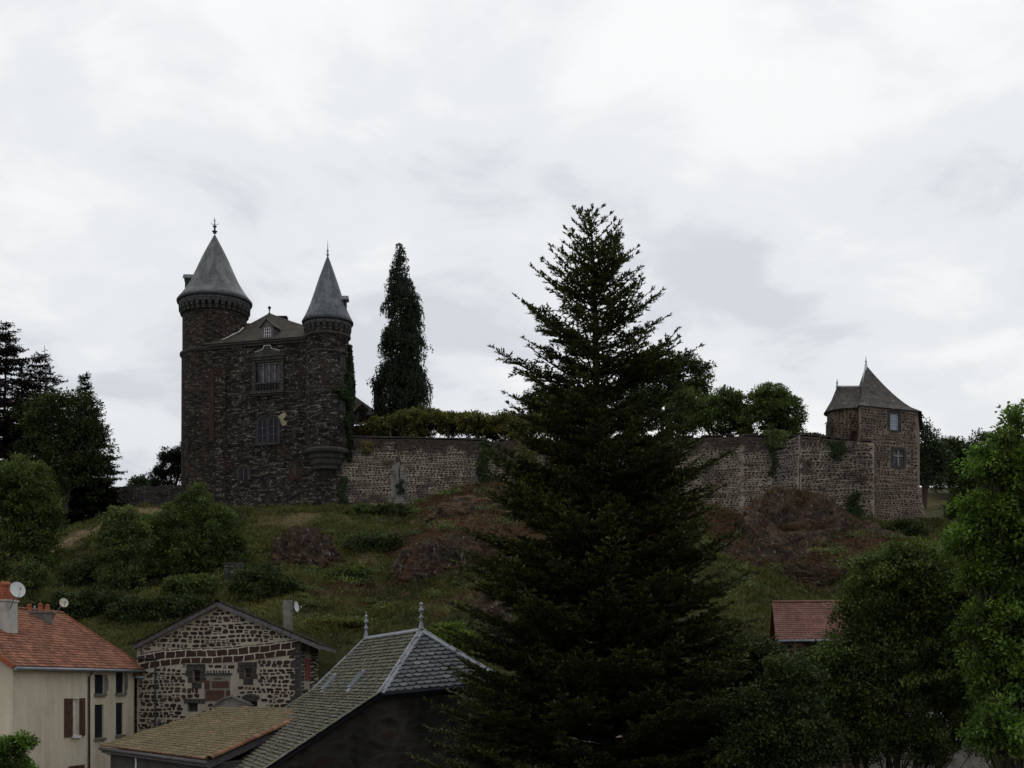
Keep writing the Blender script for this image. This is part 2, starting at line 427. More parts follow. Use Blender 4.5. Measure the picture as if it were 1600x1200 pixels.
def coursed(name, c1, c2, w, h, rough=0.8, joint=0.35, var=0.3, lich=None, lr=(0.55, 0.7), pat=None):
    """far roofs and dressed blocks: brick texture on metre UVs"""
    t = NT(name); uv = t.uv()
    b = t.n('ShaderNodeTexBrick'); t.l(uv, b.inputs['Vector']); b.inputs['Scale'].default_value = 1.0
    b.inputs['Brick Width'].default_value = w; b.inputs['Row Height'].default_value = h; b.inputs['Mortar Size'].default_value = h*0.10
    b.inputs['Mortar Smooth'].default_value = 0.3
    b.inputs['Color1'].default_value = c1+(1,); b.inputs['Color2'].default_value = c2+(1,)
    b.inputs['Mortar'].default_value = tuple(x*joint for x in c1)+(1,)
    n = t.noise(uv, 1.2, 6, 0.65)
    c = t.mix(1.0, b.outputs['Color'], t.ramp(n, [(0.3, 1-var), (0.7, 1+var)]), 'MULTIPLY')
    if lich: c = t.mix(t.step(t.noise(uv, 0.9, 6, 0.7), lr[0], lr[1]), c, lich)
    c = t.mix(1.0, c, t.ramp(t.noise(t.vmath('MULTIPLY', uv, (1.4, 0.22, 1)), 1.5, 6, 0.7), [(0.35, 0.72), (0.65, 1.15)]), 'MULTIPLY')
    if pat: c = t.mix(t.step(t.noise(t.vmath('ADD', uv, (11, 5, 0)), 0.5, 5, 0.65), 0.48, 0.62), c, pat)
    return t.finish(c, rough, t.math('SUBTRACT', n, b.outputs['Fac']), 0.6, 0.02, spec=0.25)

M = {}
M['castle'] = stone('basalt_rubble', [(0.0, (0.013, 0.012, 0.013)), (0.3, (0.026, 0.023, 0.022)), (0.6, (0.041, 0.034, 0.030)), (0.85, (0.052, 0.040, 0.033)), (1.0, (0.09, 0.073, 0.056))],
                    (0.30, 0.275, 0.24), 0.46, 0.17, 0.09, 0.05, 0.25, 0.9, (0.53, 0.60), 1.5, patch=((0.040, 0.024, 0.018), 0.60, 0.72, 0.35), mstretch=(0.8, 2.6, 1), bdist=0.05)
M['castle2'] = stone('tower_rubble', [(0.0, (0.016, 0.014, 0.014)), (0.4, (0.034, 0.027, 0.023)), (0.8, (0.052, 0.038, 0.029)), (1.0, (0.085, 0.068, 0.052))],
                    (0.24, 0.22, 0.195), 0.46, 0.17, 0.10, 0.05, 0.22, 0.9, (0.575, 0.63), 1.7, mstretch=(0.8, 2.4, 1), bdist=0.05)
M['curtain'] = stone('curtain_rubble', [(0.0, (0.022, 0.018, 0.016)), (0.4, (0.055, 0.040, 0.031)), (0.75, (0.09, 0.058, 0.042)), (1.0, (0.13, 0.09, 0.068))],
                     (0.35, 0.30, 0.235), 0.46, 0.235, 0.105, 0.045, 0.20, 0.62, (0.32, 0.56), 0.8, patch=((0.040, 0.030, 0.024), 0.58, 0.78, 0.5), stain=0.45, vary=0.08, topmask=(22.3, 23.4, (0.032, 0.024, 0.021)))
M['curtain2'] = stone('pale_rubble', [(0.0, (0.03, 0.026, 0.024)), (0.4, (0.06, 0.046, 0.037)), (0.75, (0.085, 0.058, 0.045)), (1.0, (0.13, 0.095, 0.075))],
                     (0.27, 0.24, 0.20), 0.44, 0.23, 0.12, 0.06, 0.20, 0.65, (0.30, 0.5), 0.7, stain=0.35, vary=0.1)
M['tower'] = stone('brown_rubble', [(0.0, (0.020, 0.016, 0.014)), (0.4, (0.040, 0.029, 0.024)), (0.75, (0.065, 0.044, 0.034)), (1.0, (0.095, 0.070, 0.054))],
                   (0.20, 0.145, 0.105), 0.44, 0.23, 0.11, 0.05, 0.20, 0.65, (0.32, 0.50), 0.7, patch=((0.02, 0.018, 0.018), 0.60, 0.70, 0.3), stain=0.45, round_=0.6, vary=0.10)
M['gable'] = stone('pointed_rubble', [(0.0, (0.018, 0.013, 0.012)), (0.5, (0.034, 0.022, 0.019)), (0.8, (0.045, 0.023, 0.018)), (1.0, (0.042, 0.040, 0.042))],
                   (0.40, 0.365, 0.295), 0.36, 0.18, 0.105, 0.035, 0.13, 0.86, (0.0, 0.01), 0.6, stain=0.2, bdist=0.025, round_=0.68, vary=0.15)
M['annex'] = stone('annex_rubble', [(0.0, (0.03, 0.024, 0.022)), (1.0, (0.07, 0.055, 0.045))],
                   (0.34, 0.32, 0.26), 0.40, 0.16, 0.13, 0.05, 0.2, 0.9, (0.0, 0.01), 0.6, stain=0.2, bdist=0.03, round_=0.6, vary=0.15)
M['darkgable'] = stone('dark_render', [(0.0, (0.022, 0.018, 0.016)), (0.6, (0.035, 0.03, 0.027)), (1.0, (0.05, 0.026, 0.018))],
                       (0.046, 0.043, 0.038), 0.8, 0.45, 0.34, 0.16, 0.5, 1.0, (0.0, 0.01), 0.6, stain=0.5, bdist=0.02, vary=-0.1)
M['ruin'] = stone('ruin_rubble', [(0.0, (0.03, 0.03, 0.028)), (1.0, (0.11, 0.10, 0.09))], (0.04, 0.035, 0.03), 0.45, 0.2, 0.1, 0.05, 0.3, 0.95, (0.3, 0.6), 0.6)
M['trim'] = coursed('grey_trim_stone', (0.040, 0.038, 0.036), (0.055, 0.051, 0.048), 0.55, 0.35, 0.9, 0.6)
M['band'] = coursed('parapet_stone', (0.075, 0.075, 0.078), (0.105, 0.103, 0.103), 0.9, 0.6, 0.9, 0.5)
M['rust'] = coursed('rust_brick', (0.050, 0.025, 0.018), (0.030, 0.018, 0.014), 0.4, 0.3, 0.9, 0.5)
M['cone'] = coursed('grey_slate_cone', (0.078, 0.080, 0.086), (0.115, 0.118, 0.124), 0.3, 0.2, 0.55, 0.35, 0.38, lich=(0.085, 0.085, 0.075), pat=(0.14, 0.14, 0.14))
M['cone2'] = coursed('blue_slate_cone', (0.074, 0.083, 0.098), (0.108, 0.118, 0.134), 0.3, 0.2, 0.5, 0.35, 0.38, lich=(0.09, 0.09, 0.085), pat=(0.13, 0.14, 0.15))
M['lauze'] = coursed('brown_stone_slate', (0.045, 0.038, 0.030), (0.07, 0.058, 0.045), 0.4, 0.25, 0.9, 0.5, 0.4, lich=(0.09, 0.082, 0.06), lr=(0.58, 0.72))
M['lauze2'] = coursed('lichen_stone_slate', (0.055, 0.047, 0.042), (0.085, 0.075, 0.068), 0.4, 0.25, 0.9, 0.5, 0.45, lich=(0.13, 0.115, 0.10), lr=(0.56, 0.7))
M['zinc'] = flat('zinc', (0.20, 0.22, 0.25), 0.45, 0.2, 2.0, 0.004, 0.5)
M['lead'] = flat('pale_flashing', (0.42, 0.42, 0.42), 0.6, 0.2, 3.0)
M['iron'] = flat('dark_iron', (0.03, 0.03, 0.035), 0.6, 0.2)
M['glass'] = flat('dark_glass', (0.008, 0.009, 0.013), 0.2, 0.1, 1.0, 0.0, 0.12)
M['greyglass'] = flat('curtained_glass', (0.045, 0.047, 0.06), 0.3, 0.5, 1.6, 0.0, 0.2)
M['skyglass'] = flat('pale_glass', (0.13, 0.155, 0.2), 0.1, 0.3, 1.0, 0.0, 0.6)
M['whitepaint'] = flat('white_paint', (0.62, 0.62, 0.6), 0.7, 0.15)
M['curtaincloth'] = flat('white_curtain', (0.5, 0.49, 0.45), 0.9, 0.2)
M['greywood'] = flat('grey_wood', (0.10, 0.09, 0.095), 0.8, 0.3, 5.0)
M['bluewood'] = flat('blue_painted_wood', (0.30, 0.36, 0.42), 0.7, 0.15)
M['brownwood'] = flat('brown_painted_wood', (0.078, 0.039, 0.023), 0.7, 0.25, 4.0)
M['redwood'] = flat('red_painted_wood', (0.20, 0.055, 0.045), 0.8, 0.2, 4.0)
M['darkwood'] = flat('dark_shutter_paint', (0.012, 0.014, 0.022), 0.75, 0.3, 4.0)
def render_mat(name, c, c2):
    t = NT(name); p = t.pos(); n = t.noise(p, 5, 6, 0.7)
    col = t.mix(t.step(t.noise(p, 0.5, 5, 0.6), 0.4, 0.65), c, c2)
    run = t.noise(t.vmath('MULTIPLY', p, (1.6, 1.6, 0.13)), 1.3, 6, 0.65)
    col = t.mix(1.0, col, t.ramp(run, [(0.36, 0.86), (0.52, 1.0), (0.7, 1.04)]), 'MULTIPLY')
    sz = t.n('ShaderNodeSeparateXYZ'); t.l(p, sz.inputs[0])
    foot = t.step(t.math('ADD', sz.outputs[2], t.math('MULTIPLY', n, 1.2)), -6.2, -3.4)
    col = t.mix(1.0, col, t.ramp(foot, [(0, 0.62), (1, 1.0)]), 'MULTIPLY')
    col = t.mix(1.0, col, t.ramp(n, [(0.3, 0.93), (0.7, 1.05)]), 'MULTIPLY')
    return t.finish(col, 0.95, n, 0.4, 0.01, 0.1)
M['cream'] = render_mat('cream_render', (0.60, 0.535, 0.41), (0.52, 0.455, 0.34))
M['plaster'] = flat('ochre_plaster', (0.25, 0.21, 0.145), 0.95, 0.15, 2.0)
M['pinkwall'] = flat('pink_render', (0.42, 0.33, 0.28), 0.95, 0.1, 0.8, 0.01, 0.1)
M['palerender'] = flat('pale_chimney_render', (0.36, 0.345, 0.31), 0.95, 0.2, 1.5)
M['concrete'] = flat('grey_concrete', (0.15, 0.14, 0.125), 0.95, 0.3, 2.5, 0.02)
M['greyrender'] = flat('grey_cement_render', (0.055, 0.052, 0.048), 0.95, 0.3, 1.2, 0.02, c2=(0.08, 0.06, 0.05))
M['terracotta'] = flat('terracotta', (0.24, 0.075, 0.04), 0.85, 0.25, 6.0)
M['dishwhite'] = flat('satellite_dish_grey', (0.50, 0.51, 0.50), 0.5, 0.06, 4.0, 0.0)
M['dishrust'] = flat('satellite_dish_stained', (0.48, 0.45, 0.38), 0.6, 0.12, 4.0, 0.0, c2=(0.25, 0.12, 0.05))
M['bark'] = flat('bark', (0.055, 0.045, 0.035), 0.95, 0.4, 4.0, 0.03, 0.1)
M['firbark'] = flat('fir_bark', (0.025, 0.019, 0.015), 0.95, 0.4, 4.0, 0.03, 0.1)
M['graybark'] = flat('bare_twig_bark', (0.08, 0.07, 0.065), 0.95, 0.3)
M['clay'] = tiles('orange_clay_tile', [(0.0, (0.13, 0.050, 0.032)), (0.5, (0.215, 0.083, 0.049)), (1.0, (0.31, 0.13, 0.076))], moss=(0.09, 0.062, 0.04), mr=(0.56, 0.68), lich=(0.28, 0.20, 0.12))
M['mossclay'] = tiles('mossy_clay_tile', [(0.0, (0.10, 0.065, 0.033)), (0.45, (0.145, 0.112, 0.062)), (0.88, (0.18, 0.145, 0.085)), (0.97, (0.28, 0.14, 0.065))], moss=(0.12, 0.105, 0.052), mr=(0.45, 0.6), lich=(0.25, 0.20, 0.11))
M['cleanclay'] = tiles('clean_clay_tile', [(0.0, (0.13, 0.060, 0.034)), (1.0, (0.25, 0.13, 0.07))], moss=(0.15, 0.10, 0.05), mr=(0.55, 0.65))
M['redtile'] = tiles('red_clay_tile', [(0.0, (0.11, 0.046, 0.034)), (1.0, (0.165, 0.072, 0.052))])
M['slate'] = tiles('blue_grey_slate', [(0.0, (0.065, 0.068, 0.076)), (0.8, (0.105, 0.11, 0.12)), (1.0, (0.155, 0.16, 0.165))], rough=0.55)
M['mossslate'] = tiles('lichened_slate', [(0.0, (0.040, 0.040, 0.038)), (0.5, (0.066, 0.066, 0.062)), (1.0, (0.12, 0.117, 0.102))], moss=(0.14, 0.13, 0.062), mr=(0.46, 0.60), lich=(0.22, 0.21, 0.155), rough=0.8)

def ground_mat():
    t = NT('hill_grass'); p = t.pos()
    dry = t.attr('dry'); straw = t.attr('straw')
    n1 = t.noise(p, 0.45, 6, 0.65); n2 = t.noise(p, 3.5, 6, 0.7)
    g = t.mix(t.step(n1, 0.3, 0.7), (0.020, 0.023, 0.009), (0.080, 0.078, 0.030))
    br = t.mix(t.step(n2, 0.3, 0.7), (0.030, 0.014, 0.009), (0.085, 0.045, 0.024))
    c = t.mix(t.step(t.math('ADD', dry, t.math('MULTIPLY_ADD', n1, 0.9, -0.45)), 0.35, 0.65), g, br)
    c = t.mix(t.step(t.math('ADD', straw, t.math('MULTIPLY_ADD', n2, 0.6, -0.3)), 0.35, 0.7), c, (0.16, 0.12, 0.065))
    c = t.mix(1.0, c, t.ramp(t.noise(p, 12, 4, 0.7), [(0.3, 0.5), (0.7, 1.4)]), 'MULTIPLY')
    return t.finish(c, 0.95, n2, 0.8, 0.25, 0.05)
M['rubblestone'] = tiles('dark_rubble_stone', [(0.0, (0.017, 0.012, 0.011)), (0.45, (0.034, 0.022, 0.019)), (0.75, (0.052, 0.027, 0.021)), (1.0, (0.050, 0.046, 0.045))], rough=0.9)
M['mortar'] = render_mat('pale_lime_mortar', (0.35, 0.315, 0.25), (0.27, 0.24, 0.185))
def old_mortar(name, c, c2, dark, top=None, lo=0.50, hi=0.66):
    t = NT(name); p = t.pos(); n = t.noise(p, 5, 6, 0.7)
    col = t.mix(t.step(t.noise(p, 1.1, 6, 0.65), 0.42, 0.6), c, c2)
    col = t.mix(t.step(t.noise(t.vmath('MULTIPLY', p, (1, 1, 1.6)), 0.42, 7, 0.68), lo, hi), col, dark)
    if top:
        sz = t.n('ShaderNodeSeparateXYZ'); t.l(p, sz.inputs[0])
        col = t.mix(t.step(t.math('ADD', sz.outputs[2], t.math('MULTIPLY_ADD', t.noise(p, 0.6, 6, 0.65), 4.5, -2.25)), top[0], top[1]), col, dark)
    col = t.mix(1.0, col, t.ramp(n, [(0.3, 0.8), (0.7, 1.15)]), 'MULTIPLY')
    return t.finish(col, 0.95, n, 0.5, 0.02, 0.1)
M['curtainmortar'] = old_mortar('weathered_wall_mortar', (0.25, 0.215, 0.165), (0.15, 0.125, 0.10), (0.05, 0.038, 0.032), (22.5, 23.5))
M['palemortar'] = old_mortar('pale_wall_mortar', (0.24, 0.21, 0.17), (0.16, 0.14, 0.115), (0.07, 0.055, 0.047), None, 0.56, 0.72)
M['towermortar'] = old_mortar('brown_wall_mortar', (0.185, 0.145, 0.115), (0.125, 0.098, 0.080), (0.04, 0.032, 0.028), None, 0.55, 0.68)
M['wallstone'] = tiles('weathered_wall_stone', [(0.0, (0.014, 0.013, 0.013)), (0.4, (0.034, 0.027, 0.023)), (0.75, (0.056, 0.043, 0.036)), (0.92, (0.078, 0.058, 0.047)), (1.0, (0.14, 0.11, 0.09))], rough=0.92)
M['ground'] = ground_mat()
def rock_mat(name='lichened_rock'):
    t = NT(name); p = t.pos()
    n = t.noise(p, 1.1, 8, 0.7); n2 = t.noise(p, 4.5, 6, 0.75)
    c = t.mix(t.step(n, 0.35, 0.65), (0.019, 0.016, 0.013), (0.062, 0.049, 0.038))
    c = t.mix(t.math('MULTIPLY', t.step(t.noise(t.vmath('ADD', p, (7, 3, 1)), 0.7, 6, 0.7), 0.46, 0.60), 0.75), c, (0.060, 0.030, 0.019))
    c = t.mix(t.step(t.noise(t.vmath('MULTIPLY', p, (1.5, 1.5, 0.9)), 2.6, 8, 0.8), 0.59, 0.61), c, (0.24, 0.225, 0.21))
    g = t.n('ShaderNodeNewGeometry'); sz = t.n('ShaderNodeSeparateXYZ'); t.l(g.outputs['Normal'], sz.inputs[0])
    top = t.math('ADD', sz.outputs[2], t.math('MULTIPLY_ADD', n2, 0.8, -0.4))
    c = t.mix(t.step(top, 0.62, 0.85), c, (0.075, 0.045, 0.022))
    return t.finish(c, 0.95, n2, 0.7, 0.12, 0.06)
M['rock'] = rock_mat()
M['grass'] = foliage('grass_blades', (0.028, 0.034, 0.012), (0.150, 0.150, 0.050), 0.2)
M['drygrass'] = foliage('dry_grass_blades', (0.032, 0.019, 0.013), (0.125, 0.080, 0.046), 0.15)
M['strawgrass'] = foliage('straw_blades', (0.07, 0.06, 0.03), (0.24, 0.19, 0.10), 0.15)
M['fir'] = foliage('fir_needles', (0.009, 0.012, 0.007), (0.080, 0.093, 0.030), 0.12)
M['darkconifer'] = foliage('dark_conifer_sprays', (0.008, 0.011, 0.007), (0.022, 0.032, 0.014), 0.08)
M['thuja'] = foliage('weeping_conifer_sprays', (0.009, 0.013, 0.008), (0.032, 0.046, 0.020), 0.10)
M['copper'] = foliage('purple_brown_sprays', (0.014, 0.009, 0.010), (0.036, 0.024, 0.024), 0.08)
M['leafdark'] = foliage('dark_green_leaves', (0.012, 0.019, 0.008), (0.062, 0.090, 0.028), 0.20)
M['leafmid'] = foliage('mid_green_leaves', (0.020, 0.031, 0.012), (0.125, 0.170, 0.050), 0.25)
M['leafbright'] = foliage('bright_ash_leaves', (0.016, 0.028, 0.008), (0.175, 0.290, 0.062), 0.38)
M['leafyellow'] = foliage('yellow_green_leaves', (0.035, 0.06, 0.012), (0.19, 0.25, 0.045), 0.35)
M['leafgrey'] = foliage('grey_green_leaves', (0.022, 0.032, 0.014), (0.15, 0.20, 0.068), 0.2)
M['wisteria'] = foliage('olive_leaves', (0.026, 0.034, 0.012), (0.20, 0.19, 0.060), 0.25)
M['ivy'] = foliage('ivy_leaves', (0.008, 0.016, 0.006), (0.030, 0.056, 0.014), 0.15)
M['fargreen'] = foliage('far_green_leaves', (0.020, 0.032, 0.020), (0.055, 0.082, 0.042), 0.2)
# ---------------------------------------------------------------- terrain
WX = [-200, -60, -30.6, -16.9, 1.9, 22.46, 25.2, 27.5, 34.1, 39.7, 60, 200]
WY = [131, 131, 129, 125.3, 127.4, 124.8, 124.2, 122.3, 120.6, 124, 128, 128]
FX = [-200, -60, -46, -38, -30.6, -22, -17, -9.8, -6.4, -2.5, 7, 14, 19, 23, 25, 29, 31, 36, 40, 46, 60, 200]
FY = [800, 800, 835, 795, 795, 797, 793, 797, 772, 756, 752, 770, 792, 815, 800, 800, 808, 820, 815, 830, 800, 800]
def wall_y(X): return np.interp(X, WX, WY)
def terr(X, D, detail=True):
    X = np.asarray(X, float); D = np.asarray(D, float)
    Yw = wall_y(X); zb = (HY-np.interp(X, FX, FY))/F*Yw
    f = Yw-D
    sm = lambda a, b, v: (lambda t: t*t*(3-2*t))(np.clip((v-a)/(b-a), 0, 1))
    front = zb-0.33*np.maximum(f-1.0, 0)-12*sm(43, 52, f)
    front = np.maximum(front, -8.2)
    zp = np.where(X < -31, zb, np.where(X < 33.3, 23.0, zb))
    ramp = sm(0.3, 1.3, -f)
    back = zb+(zp-zb)*ramp
    far = np.clip((D-150)/150, 0, 1)
    back2 = zp+(46-zp)*far
    gt = np.clip((-f)/170.0, 0, 1)
    back3 = zb+(46-zb)*gt
    back = np.where(X > 38, back3, np.where(D > 150, back2, back))
    z = np.where(f > 0, front, back)
    if detail:
        p = np.stack([X, D, np.zeros_like(X)], -1)
        amp = sm(0.5, 6, f)*(1-sm(44, 50, f))
        z = z+amp*(1.2*fbm(p*0.14, 3, 5)+0.55*fbm(p*0.5, 4, 9))
        z = z+np.where(D > 160, 1.5*fbm(p*0.02, 3, 3), 0)
    return z
def th(X, D): return float(terr(np.array([float(X)]), np.array([float(D)]))[0])
DRY = [(-2, 116, 5, 3, .8), (3, 100, 6, 9, .8), (28, 106, 9, 6, .9), (20, 98, 7, 6, .6), (-12, 92, 5, 4, .5), (-36, 108, 3, 2.5, .5), (-17.8, 109, 2.8, 5, .85), (-7, 119, 5, 4, .7), (-7.5, 108, 3.6, 6, .9), (-2, 104, 7, 10, .9), (-4, 95, 9, 8, .7), (-3, 122, 5, 4, .8),
       (-10, 100, 4, 5, .45), (25, 112, 11, 12, 1.0), (33, 104, 8, 8, .6), (42, 112, 4, 6, .8), (10, 105, 9, 12, .6), (-6, 88, 7, 6, .5)]
STRAW = [(-19, 119, 7, 2.2, .6), (-9, 116, 4, 3, .55), (-24, 113, 3, 2, .5), (-4, 108, 3, 2, .5), (-33, 112, 4, 2, .5), (-14, 117, 5, 2.5, .55), (-13, 103, 6, 3, .5), (-28, 108, 4, 2, .45), (0, 112, 6, 3, .5), (33, 114, 4, 2, .45), (-48, 96, 6, 3, .4), (-40, 116, 4.0, 7, 1.0), (-37, 126, 5, 3, .9), (-29, 128, 2.5, 1.5, .8), (-22, 123.5, 5, 1.0, .7), (52, 180, 30, 40, .5), (-44, 106, 4, 5, .7), (-11, 119, 4, 3, .35)]
def patches(L, X, D):
    r = 0
    for cx, cy, sx, sy, a in L:
        r = np.maximum(r, a*np.exp(-((X-cx)/sx)**2-((D-cy)/sy)**2))
    return r
def axis(*segs):
    out = []
    for a, b, st in segs: out += list(np.arange(a, b, st))
    return np.array(out+[segs[-1][1]])
def build_ground():
    xs = axis((-1800, -400, 200), (-400, -100, 20), (-100, 90, 0.9), (90, 400, 20), (400, 1800, 200))
    ys = axis((-60, 66, 6), (66, 131, 0.8), (131, 330, 4), (330, 1000, 60), (1000, 4000, 500))
    X, Y = np.meshgrid(xs, ys); Z = terr(X, Y)
    nx, ny = len(xs), len(ys)
    me = bpy.data.meshes.new('ground')
    me.vertices.add(nx*ny); me.vertices.foreach_set('co', np.stack([X, Y, Z], -1).astype(np.float32).ravel())
    i, j = np.meshgrid(np.arange(nx-1), np.arange(ny-1)); a = (j*nx+i).ravel()
    q = np.stack([a, a+1, a+1+nx, a+nx], -1).astype(np.int32); n = len(q)
    me.loops.add(n*4); me.loops.foreach_set('vertex_index', q.ravel())
    me.polygons.add(n); me.polygons.foreach_set('loop_start', np.arange(0, n*4, 4, dtype=np.int32))
    me.polygons.foreach_set('loop_total', np.full(n, 4, np.int32)); me.polygons.foreach_set('use_smooth', np.ones(n, bool))
    for nm, L in (('dry', DRY), ('straw', STRAW)):
        at = me.attributes.new(nm, 'FLOAT', 'POINT'); at.data.foreach_set('value', patches(L, X, Y).astype(np.float32).ravel())
    me.materials.append(M['ground']); me.update()
    o = bpy.data.objects.new('ground', me); COL.objects.link(o); tag(o, 'grassy castle hill and village ground', kind='structure')
build_ground()

# ---------------------------------------------------------------- the castle
def ring_corbels(mb, c, r_in, r_out, z0, z1, n, frac=0.5):
    for k in range(n):
        a = 2*math.pi*k/n; w = 2*math.pi*r_out/n*frac
        u = Vector((math.cos(a), math.sin(a), 0)); v = Vector((-math.sin(a), math.cos(a), 0))
        o = Vector(c)+u*(r_in-0.1)-v*w/2+Vector((0, 0, z0))
        # a stepped corbel: short lower stone, longer upper stone
        h = (z1-z0)
        mb.box(o, u*((r_out-r_in)*0.55+0.1), v*w, Vector((0, 0, h*0.5)))
        mb.box(o+Vector((0, 0, h*0.5)), u*(r_out-r_in+0.1-0.02), v*w, Vector((0, 0, h*0.5-0.004)))

def finial(parent, c, h, kind):
    c = Vector(c); mb = MB()
    if kind == 'ornate':
        mb.lathe(c, [(0.16, 0), (0.16, 0.12), (0.28, 0.18), (0.28, 0.24), (0.1, 0.3), (0.09, 0.6), (0.2, 0.7), (0.2, 0.78), (0.06, 0.85), (0.045, h*0.8), (0.02, h)], 12)
        for a in range(4):
            b = a*math.pi/2+0.3; u = Vector((math.cos(b), math.sin(b), 0))
            mb.tube([c+Vector((0, 0, 1.0)), c+u*0.2+Vector((0, 0, 0.9)), c+u*0.34+Vector((0, 0, 1.0)), c+u*0.36+Vector((0, 0, 1.12))], 0.025, 5)
            mb.tube([c+Vector((0, 0, h*0.8)), c+u*0.16+Vector((0, 0, h*0.8+0.05))], 0.02, 5)
    elif kind == 'needle':
        mb.lathe(c, [(0.13, 0), (0.16, 0.08), (0.08, 0.16), (0.07, 0.4), (0.12, 0.48), (0.05, 0.56), (0.035, 0.8), (0.008, h)], 10)
    elif kind == 'ball':
        mb.lathe(c, [(0.16, 0), (0.16, 0.1), (0.06, 0.16), (0.05, 0.35), (0.1, 0.4), (0.05, 0.45), (0.05, 0.5), (0.12, 0.56), (0.17, 0.66), (0.17, 0.74), (0.12, 0.82), (0, 0.88)], 12)
    elif kind == 'zinc':
        mb.lathe(c, [(0.12, 0), (0.07, 0.22), (0.05, 0.42), (0.11, 0.46), (0.11, 0.49), (0.04, 0.54), (0.035, 0.68), (0.09, 0.72), (0.11, 0.77), (0.09, 0.82), (0.05, 0.88), (0.05, 0.98), (0.09, 1.02), (0.05, 1.08), (0.025, h*0.75), (0.006, h)], 14)
    return mb.build('finial', M['zinc'] if kind in ('zinc', 'needle') else M['iron'], parent)

def dormer(parent, c, out, w, h, dep, roofm, wallm, window=True, pitch=0.9, name='dormer', lbl=None):
    """small gabled dormer: c = centre of the front sill, out = unit vector it faces"""
    c = Vector(c); out = Vector(out).normalized(); s = Vector((-out.y, out.x, 0)); up = Vector((0, 0, 1))
    mb = MB(); g = w*0.5*pitch
    a, b = c-s*w/2, c+s*w/2
    hw, hh = w*0.30, h*0.86
    # front wall as a frame round the opening
    mb.box(a-out*0.15, s*(w/2-hw), out*0.15, up*h); mb.box(c+s*hw-out*0.15, s*(w/2-hw), out*0.15, up*h)
    mb.box(c-s*hw-out*0.15, s*2*hw, out*0.147, up*(h*0.06)); mb.box(c-s*hw-out*0.15+up*hh, s*2*hw, out*0.147, up*(h-hh))
    mb.face([a+up*h, b+up*h, c+up*(h+g)]); 
    for q in (a, b):
        mb.face([q-out*0.1, q-out*dep, q-out*dep+up*h, q-out*0.1+up*h])
    d = mb.build(name, wallm, parent)
    if lbl: d['label'] = lbl
    r = MB(); ov = 0.16
    ridge0 = c+up*(h+g+0.05)+out*0.2; ridge1 = c+up*(h+g+0.05)-out*dep
    for sg in (-1, 1):
        e0 = c+s*sg*(w/2+ov)+up*(h-ov*pitch+0.03)+out*0.2; e1 = e0-out*(dep+0.2)
        q = [ridge0, ridge1, e1, e0] if sg > 0 else [e0, e1, ridge1, ridge0]
        r.face(q); r.face([p-up*0.09 for p in reversed(q)]); r.face([ridge0, e0, e0-up*0.09, ridge0-up*0.09]); r.face([e0, e1, e1-up*0.09, e0-up*0.09])
    r.build('dormer_roof', roofm, d)
    if window:
        W = Wall(c-s*hw-out*0.06, c+s*hw-out*0.06)
        if W.n.dot(out) < 0: W = Wall(c+s*hw-out*0.06, c-s*hw-out*0.06)
        W.window(d, (0, W.L, c.z+h*0.06, c.z+hh), 3, 4, M['whitepaint'], M['greyglass'], 0.03, 0.035, 0.05)
    else:
        W = MB(); W.box(c-s*hw+up*h*0.06-out*0.2, s*2*hw, out*0.12, up*(hh-h*0.06)); W.build('dormer_opening', M['darkwood'], d)
    return d

def ring_roof(mb, c, z_eave, r_eave, z_apex, n=48, flare=0.6, lean=(0, 0)):
    H = z_apex-z_eave; prof = []
    for i in range(25):
        t = i/24.0
        r = r_eave*((1-t)*(1-flare*0.28*math.sin(math.pi*min(1, t*1.0))*(1-t)**1.4))
        prof.append((max(r, 0.0) if i < 24 else 0.0, z_eave+H*t))
    mb.lathe(c, prof, n, vf=True)

def arch_pts(W, u0, u1, z0, zt, o, n=8, pointed=False):
    """outline of an arched opening in wall space, left foot round to right foot"""
    r = (u1-u0)/2; um = (u0+u1)/2; pts = [W.pt(u0, z0, o)]
    hgt = r*1.35 if pointed else r
    for i in range(n+1):
        a = math.pi*(1-i/n)
        x = um+r*math.cos(a); z = zt-hgt+hgt*(math.sin(a)**(0.8 if pointed else 1))
        pts.append(W.pt(x, z, o))
    pts.append(W.pt(u1, z0, o)); return pts

def arched_window(W, parent, u0, u1, z0, z1, pointed, frw=0.22, mull=True, gm=None, name='window', proud=0.07):
    """stone surround following the arch, glass behind it"""
    n = 10; mb = MB()
    inn = arch_pts(W, u0, u1, z0, z1, proud, n, pointed); outr = arch_pts(W, u0-frw, u1+frw, z0, z1+frw, proud, n, pointed)
    inb = arch_pts(W, u0, u1, z0, z1, -0.16, n, pointed); outb = arch_pts(W, u0-frw, u1+frw, z0, z1+frw, -0.01, n, pointed)
    for i in range(len(inn)-1):
        mb.face([outr[i], inn[i], inn[i+1], outr[i+1]][::-1]); mb.face([inn[i], inb[i], inb[i+1], inn[i+1]][::-1]); mb.face([outb[i], outr[i], outr[i+1], outb[i+1]][::-1])
    w = mb.build(name, M['trim'], parent)
    g = MB(); g.face([p-W.n*0.0+W.n*0.17 for p in arch_pts(W, u0+0.001, u1-0.001, z0, z1, -0.145, n, pointed)][::-1])
    g.build('glass_pane', gm or M['glass'], w)
    b = MB(); um = (u0+u1)/2
    W.box(b, um-0.025, um+0.025, z0, z1-0.1, 0.026, 0.05)
    if mull:
        for k in (1, 2): W.box(b, u0+0.02, u1-0.02, z0+(z1-z0)*k*0.3-0.015, z0+(z1-z0)*k*0.3+0.015, 0.026, 0.046)
    b.build('glazing_bar', M['greywood'], w)
    return w

